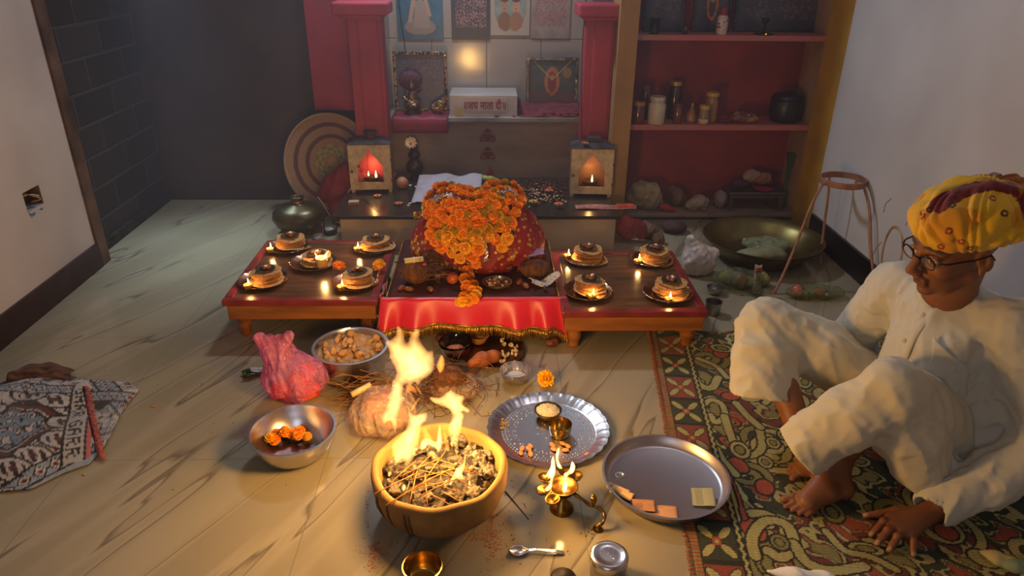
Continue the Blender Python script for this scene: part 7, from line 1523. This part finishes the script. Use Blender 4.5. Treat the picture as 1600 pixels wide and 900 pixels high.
fold = lambda P: .006*nz((P[0]*1.6, P[1]*1.2, P[2]*.55+.6*P[0]), 32, 1)+.011*np.abs(nz((P[0]*1.2-.5*P[2], P[1], P[2]*.5-.8*P[1]), 46, 4))**.8+.004*np.abs(nz((P[0]*1.3+.5*P[2], P[1]*1.1, P[2]*.8), 95, 1))-.006
K.disp(fold)
K.cap((WNv+np.array((-.012, -.004, .0))), WNv+np.array((.05, .012, .03)), .042, .040, .004, mode='sub')
hx = WNv+np.array((.006, .002, .004)); K.cap(tuple(hx+np.array((-.10, -.035, -.06))), tuple(hx+np.array((-.055, -.020, -.035))), .06, .055, .004, mode='sub')
K.cap(NB, (1.205, 1.66, .66), .054, .062, .004, mode='sub')
K.cut((0, 0, -1), -.012)
K.build('kurta', cot, person, smooth_it=2); del K
# stand collar, placket, buttons, pocket
cl_ = M(); cpts = []
axis = np.array(hl(-.02, 0, -.055))-np.array(NB); axis /= np.linalg.norm(axis); e1 = np.cross(axis, (0, 1, 0)); e1 /= np.linalg.norm(e1); e2 = np.cross(axis, e1)
NBc = np.array(NB)+axis*.006
cl_.grid(48, 4, lambda u, v: tuple(NBc+e1*(.074-.004*v)*math.cos(.35+u*(2*PI-.5)+PI)*1.02+e2*(.072-.004*v)*math.sin(.35+u*(2*PI-.5)+PI)+axis*(.028*v-.012)))
cl_.build('collar', cot, person, solid=.004)
chest = [at(1468, 472, .555), at(1452, 500, .50), at(1436, 530, .445)]
def onk(px, py, guess=1.62):     # first hit of the kurta along a sight line, by marching its torso shape
    d = ray(px, py); o = CO; best = None
    c, r = np.array((1.262, 1.715, .40)), np.array((.128, .182, .17)); Rt = rotm(.06, 0, -.3).T
    oo = Rt@(np.array(o)-c)/r; dd = Rt@np.array(d)/r; A_, B_, C2 = dd@dd, 2*oo@dd, oo@oo-1; D = B_*B_-4*A_*C2
    t = (-B_-math.sqrt(max(D, 0)))/(2*A_); return Vector(np.array(o)+np.array(d)*t)
m = M(); m.tube([onk(x, y)+Vector((-.002, -.004, 0)) for x, y in cr([np.array(q, float) for q in [(1462, 480), (1440, 505), (1424, 530), (1412, 560)]], 5)], .011, 8, flat=.3); m.build('placket', cot, person)
for (x, y) in ((1441, 492), (1412, 531)):
    p = onk(x, y)+Vector((-.006, -.010, .004)); b = M().ball((0, 0, 0), (.007, .003, .007), 14, 8).build('button', mat('pale_button', '#c8c0ae', .4), person, loc=p)
    b.rotation_euler = (0, 0, -.9)
PK = [onk(x, y)+Vector((-.004, -.010, .002)) for x, y in ((1456, 524), (1512, 572), (1508, 640), (1450, 600))]
m = M(); m.grid(10, 10, lambda u, v: tuple((PK[0].lerp(PK[1], u)).lerp(PK[3].lerp(PK[2], u), v)+Vector((-.010, -.014, .002))*((1-v)**3)*math.sin(PI*u)+Vector((-.004, -.006, 0))*math.sin(PI*v)*math.sin(PI*u)))
m.build('pocket', cot, person, solid=.0025)
# trousers
T = SDF((.68, 1.36, .02), (1.52, 2.12, .50), .0054)
T.chain([(*HN, .105), (1.19, 1.58, .26, .092), (*(np.array(KN)+np.array((-.004, -.004, .008))), .078)], .03)
kn1 = np.array((KN[0], KN[1], KN[2]-.005)); hl1 = np.array(at(1252, 698, .150)); dn = hl1-kn1; dn /= np.linalg.norm(dn)
def frame(d, up=(0, 1, 0)):
    x = np.cross(up, d); x /= np.linalg.norm(x); return np.stack([x, np.cross(d, x), d], 1)
T.chain([(*kn1, .078), (*(kn1*.5+hl1*.5), .082), (*(hl1+dn*.06), .086)], .02)
T.chain([(1.06, 1.53, .31, .06), (1.12, 1.525, .22, .075), (1.17, 1.51, .13, .062), (1.205, 1.49, .065, .040)], .05)
T.chain([(*HF, .10), (1.04, 1.90, .26, .092), (*KF, .088)], .03)
hf = np.array(at(1194, 612, .185)); T.chain([(*KF, .084), (*(np.array(KF)*.5+hf*.5), .090), (*(hf+np.array((0, -.02, -.05))), .100)], .02, sq=(1.14, .75, 1.0))
T.disp(lambda P: .0055*nz((P[0]*1.2, P[1]*1.2, P[2]*.5), 34, 2)+.010*np.abs(nz((P[0]*.9+.7*P[2], P[1], P[2]*.35-.3*P[0]), 44, 6))**.8-.0045+.003*np.abs(nz((P[0]*1.1-.7*P[2], P[1], P[2]*.5), 100, 2)))
F1 = frame(dn); T.box(tuple(hl1+dn*.10), (.16, .16, .09), .002, 0, R=F1, mode='sub'); T.cap(tuple(hl1-dn*.10), tuple(hl1+dn*.06), .050, .074, .003, mode='sub')
df = np.array((-.05, -.30, -.95)); df /= np.linalg.norm(df); F2 = frame(df); T.box(tuple(hf+df*.10), (.20, .20, .09), .002, 0, R=F2, mode='sub'); T.cap(tuple(hf+df*.002), tuple(hf+df*.05), .050, .066, .003, mode='sub', sq=(1.25, .55, 1))
T.cut((0, 0, -1), -.012); T.build('trousers', mat('cream_trousers', '#c6bea8', .85, bump=(260, .2, .001), sheen=.15), person, smooth_it=2); del T
# turban
TC = hl(-.046, .004, .082); TRm = HR@rotm(0, -.10, .0); TB = SDF(TC-.21, TC+.21, .0030)
TB.ell(TC, (.138, .112, .076), 0, R=TRm); TB.ell(hl(.030, 0, .066), (.066, .088, .046), .03, R=TRm); TB.ell(hl(-.125, .02, .075), (.055, .075, .055), .03, R=TRm)
def tloc(P): 
    q = [P[i]-TC[i] for i in range(3)]; Rt = TRm.T; return [Rt[i][0]*q[0]+Rt[i][1]*q[1]+Rt[i][2]*q[2] for i in range(3)]
def turb(P):
    x, y, z = tloc(P); th = np.arctan2(y, x+.02); a = 26*(z*1.0+.22*x+.25*y)+1.6*np.sin(2.2*th)+.8*nz(P, 22); w_ = 8.5*th+60*z*.35+1.2*np.sin(30*x)
    return -.0095*np.abs(np.sin(a*1.9+.5*np.sin(w_)))**.6-.0065*np.abs(np.sin(w_*1.3+1.5*np.sin(9*th)))+.006+.003*nz(P, 70)
TB.disp(turb)
# the roll of cloth crossing the crown
TB.chain([(*hl(.045, .010, .120), .014), (*hl(.015, .010, .140), .020), (*hl(-.045, .035, .148), .022), (*hl(-.11, .07, .122), .020), (*hl(-.155, .085, .080), .016)], .006)
TB.cap(hl(-.02, 0, .05), hl(.0, 0, -.03), .070, .066, .004, mode='sub')
def tcol(V):
    L_ = (V-Hc)@HR/HS; x, y, z = L_[:, 0], L_[:, 1], L_[:, 2]; Y_, O_, Mr = np.array(lin('#d8a81e')), np.array(lin('#c47a16')), np.array(lin('#6a1c20'))
    n = nz((V[:, 0], V[:, 1], V[:, 2]), 30, 2); c = Y_*(1-.0*n[:, None]); mk = n > .35; c[mk] = c[mk]*.35+O_*.65
    d = np.full(len(V), 9.0); pts = [hl(.050, .010, .130), hl(.015, .010, .155), hl(-.045, .035, .165), hl(-.11, .07, .14), hl(-.165, .09, .085)]
    for a, b in zip(pts[:-1], pts[1:]):
        ab = b-a; t = np.clip(((V-a)@ab)/(ab@ab), 0, 1); d = np.minimum(d, np.linalg.norm(V-a-ab*t[:, None], axis=1))
    c[d < .027+.006*n] = Mr; mk = (x < -.085+.03*n); c[mk] = O_*.55+Mr*.25; mk = (x < -.07) & (n > .25) & (z > .08); c[mk] = Mr
    rg = np.random.default_rng(3); idx = rg.choice(len(V), 46, replace=False)
    for k, i in enumerate(idx):
        r = np.linalg.norm(V-V[i], axis=1); col = np.array(lin('#8a2a1c' if k % 3 else '#3c241c')); c[(r < .0085) & (r > .0038)] = col
    return c
TB.build('turban', mat('turban_cloth', '#ffffff', .8, vcol='Col', bump=(220, .25, .0015), sheen=.2), person, smooth_it=1, col=tcol); del TB
# glasses
gm = mat('black_frame', '#14110f', .3); g = M()
for e in (-1, 1):
    ring = [hl(.100-.010*abs(math.sin(a))*.2-.25*abs(.033*e+.020*math.cos(a)*1.0)*.35, .033*e+.021*math.cos(a), .006+.015*math.sin(a)) for a in np.linspace(0, 2*PI, 25)]
    g.tube(ring, .0014, 6, caps=False); g.tube([hl(.099-.25*abs(.033*e+.021*math.cos(a))*.35, .033*e+.021*math.cos(a), .0065+.0155*math.sin(a)) for a in np.linspace(.1, PI-.1, 12)], .0026, 6)
    g.tube([hl(.094, .055*e, .016), hl(.078, .070*e, .015), hl(.02, .082*e, .012), hl(-.02, .084*e, .012), hl(-.03, .083*e, -.004)], .0022, 6)
g.tube([hl(.100, -.012, .010), hl(.104, 0, .013), hl(.100, .012, .010)], .0018, 6); gf = g.build('glasses_frame', gm, person)
for e in (-1, 1):
    m = M(); m.add([tuple(hl(.099-.0025, .033*e, .006))]+[tuple(hl(.099-.25*abs(.033*e+.020*math.cos(a))*.35, .033*e+.020*math.cos(a), .006+.0145*math.sin(a))) for a in np.linspace(0, 2*PI, 24, endpoint=False)], [(0, 1+i, 1+(i+1) % 24) for i in range(24)])
    m.build('lens', thin_plastic('lens_glass', '#c8c8d0', .10, .03), gf)
# pale cloth scraps on the near end of the rug
for k, (x, y, w_, h_, lab, mm) in enumerate(((1255, 893, .085, .035, 'crumpled white cloth at the bottom edge of the rug', white_cloth), (1560, 868, .030, .05, 'pale yellow folded scrap on the rug right of the hand', mat('pale_yellow_scrap', '#b8ac7a', .8)), (1592, 880, .05, .05, 'pale green cloth at the bottom right corner of the rug', mat('pale_green_scrap', '#8a9a7a', .8)))):
    q = at(x, y, .02); sdf_obj('cloth_scrap', lab, 'cloth', (q.x, q.y-.01, .012), lambda S, w_=w_, h_=h_: S.chain([(-w_, h_*.4, .006, .008), (-w_*.3, 0, .008, .022), (w_*.6, -h_*.3, .006, .020), (w_, -h_*.8, .002, .010)], .01, sq=(1, 1, .7)), mm, R=(w_*1.5+.03, h_*1.5+.03, .045), dsp=(.005, 75, k), floor=-.005)
if 0:
  q = at(1510, 800, .02); S = SDF((1.24, 1.24, .006), (1.56, 1.52, .11), .005); S.chain([(*at(1500, 770, .03)[:2], .025, .028), (*at(1535, 800, .02)[:2], .02, .024), (*at(1550, 840, .02)[:2], .014, .012)], .03); S.disp(lambda P: .006*nz(P, 60)); S.cut((0, 0, -1), -.011); S.build('kurta_tail', cot, person)
# ---------------------------------------------------------------- thin incense smoke hanging in the back of the room
hz = bpy.data.materials.new('smoke_haze'); hz.use_nodes = True; N, Lk = nodes(hz); N.remove(N['Principled BSDF'])
vs = N.new('ShaderNodeVolumeScatter'); vs.inputs['Color'].default_value = (.92, .86, .98, 1); vs.inputs['Density'].default_value = .055; vs.inputs['Anisotropy'].default_value = .2
Lk.new(vs.outputs[0], N['Material Output'].inputs['Volume'])
o = M().bb(-1.86, 1.70, 2.2, 4.6, .02, 2.6).build('smoke_haze', hz, smooth=False); tag(o, 'thin bluish smoke haze hanging before the shrine wall', 'smoke', kind='stuff')
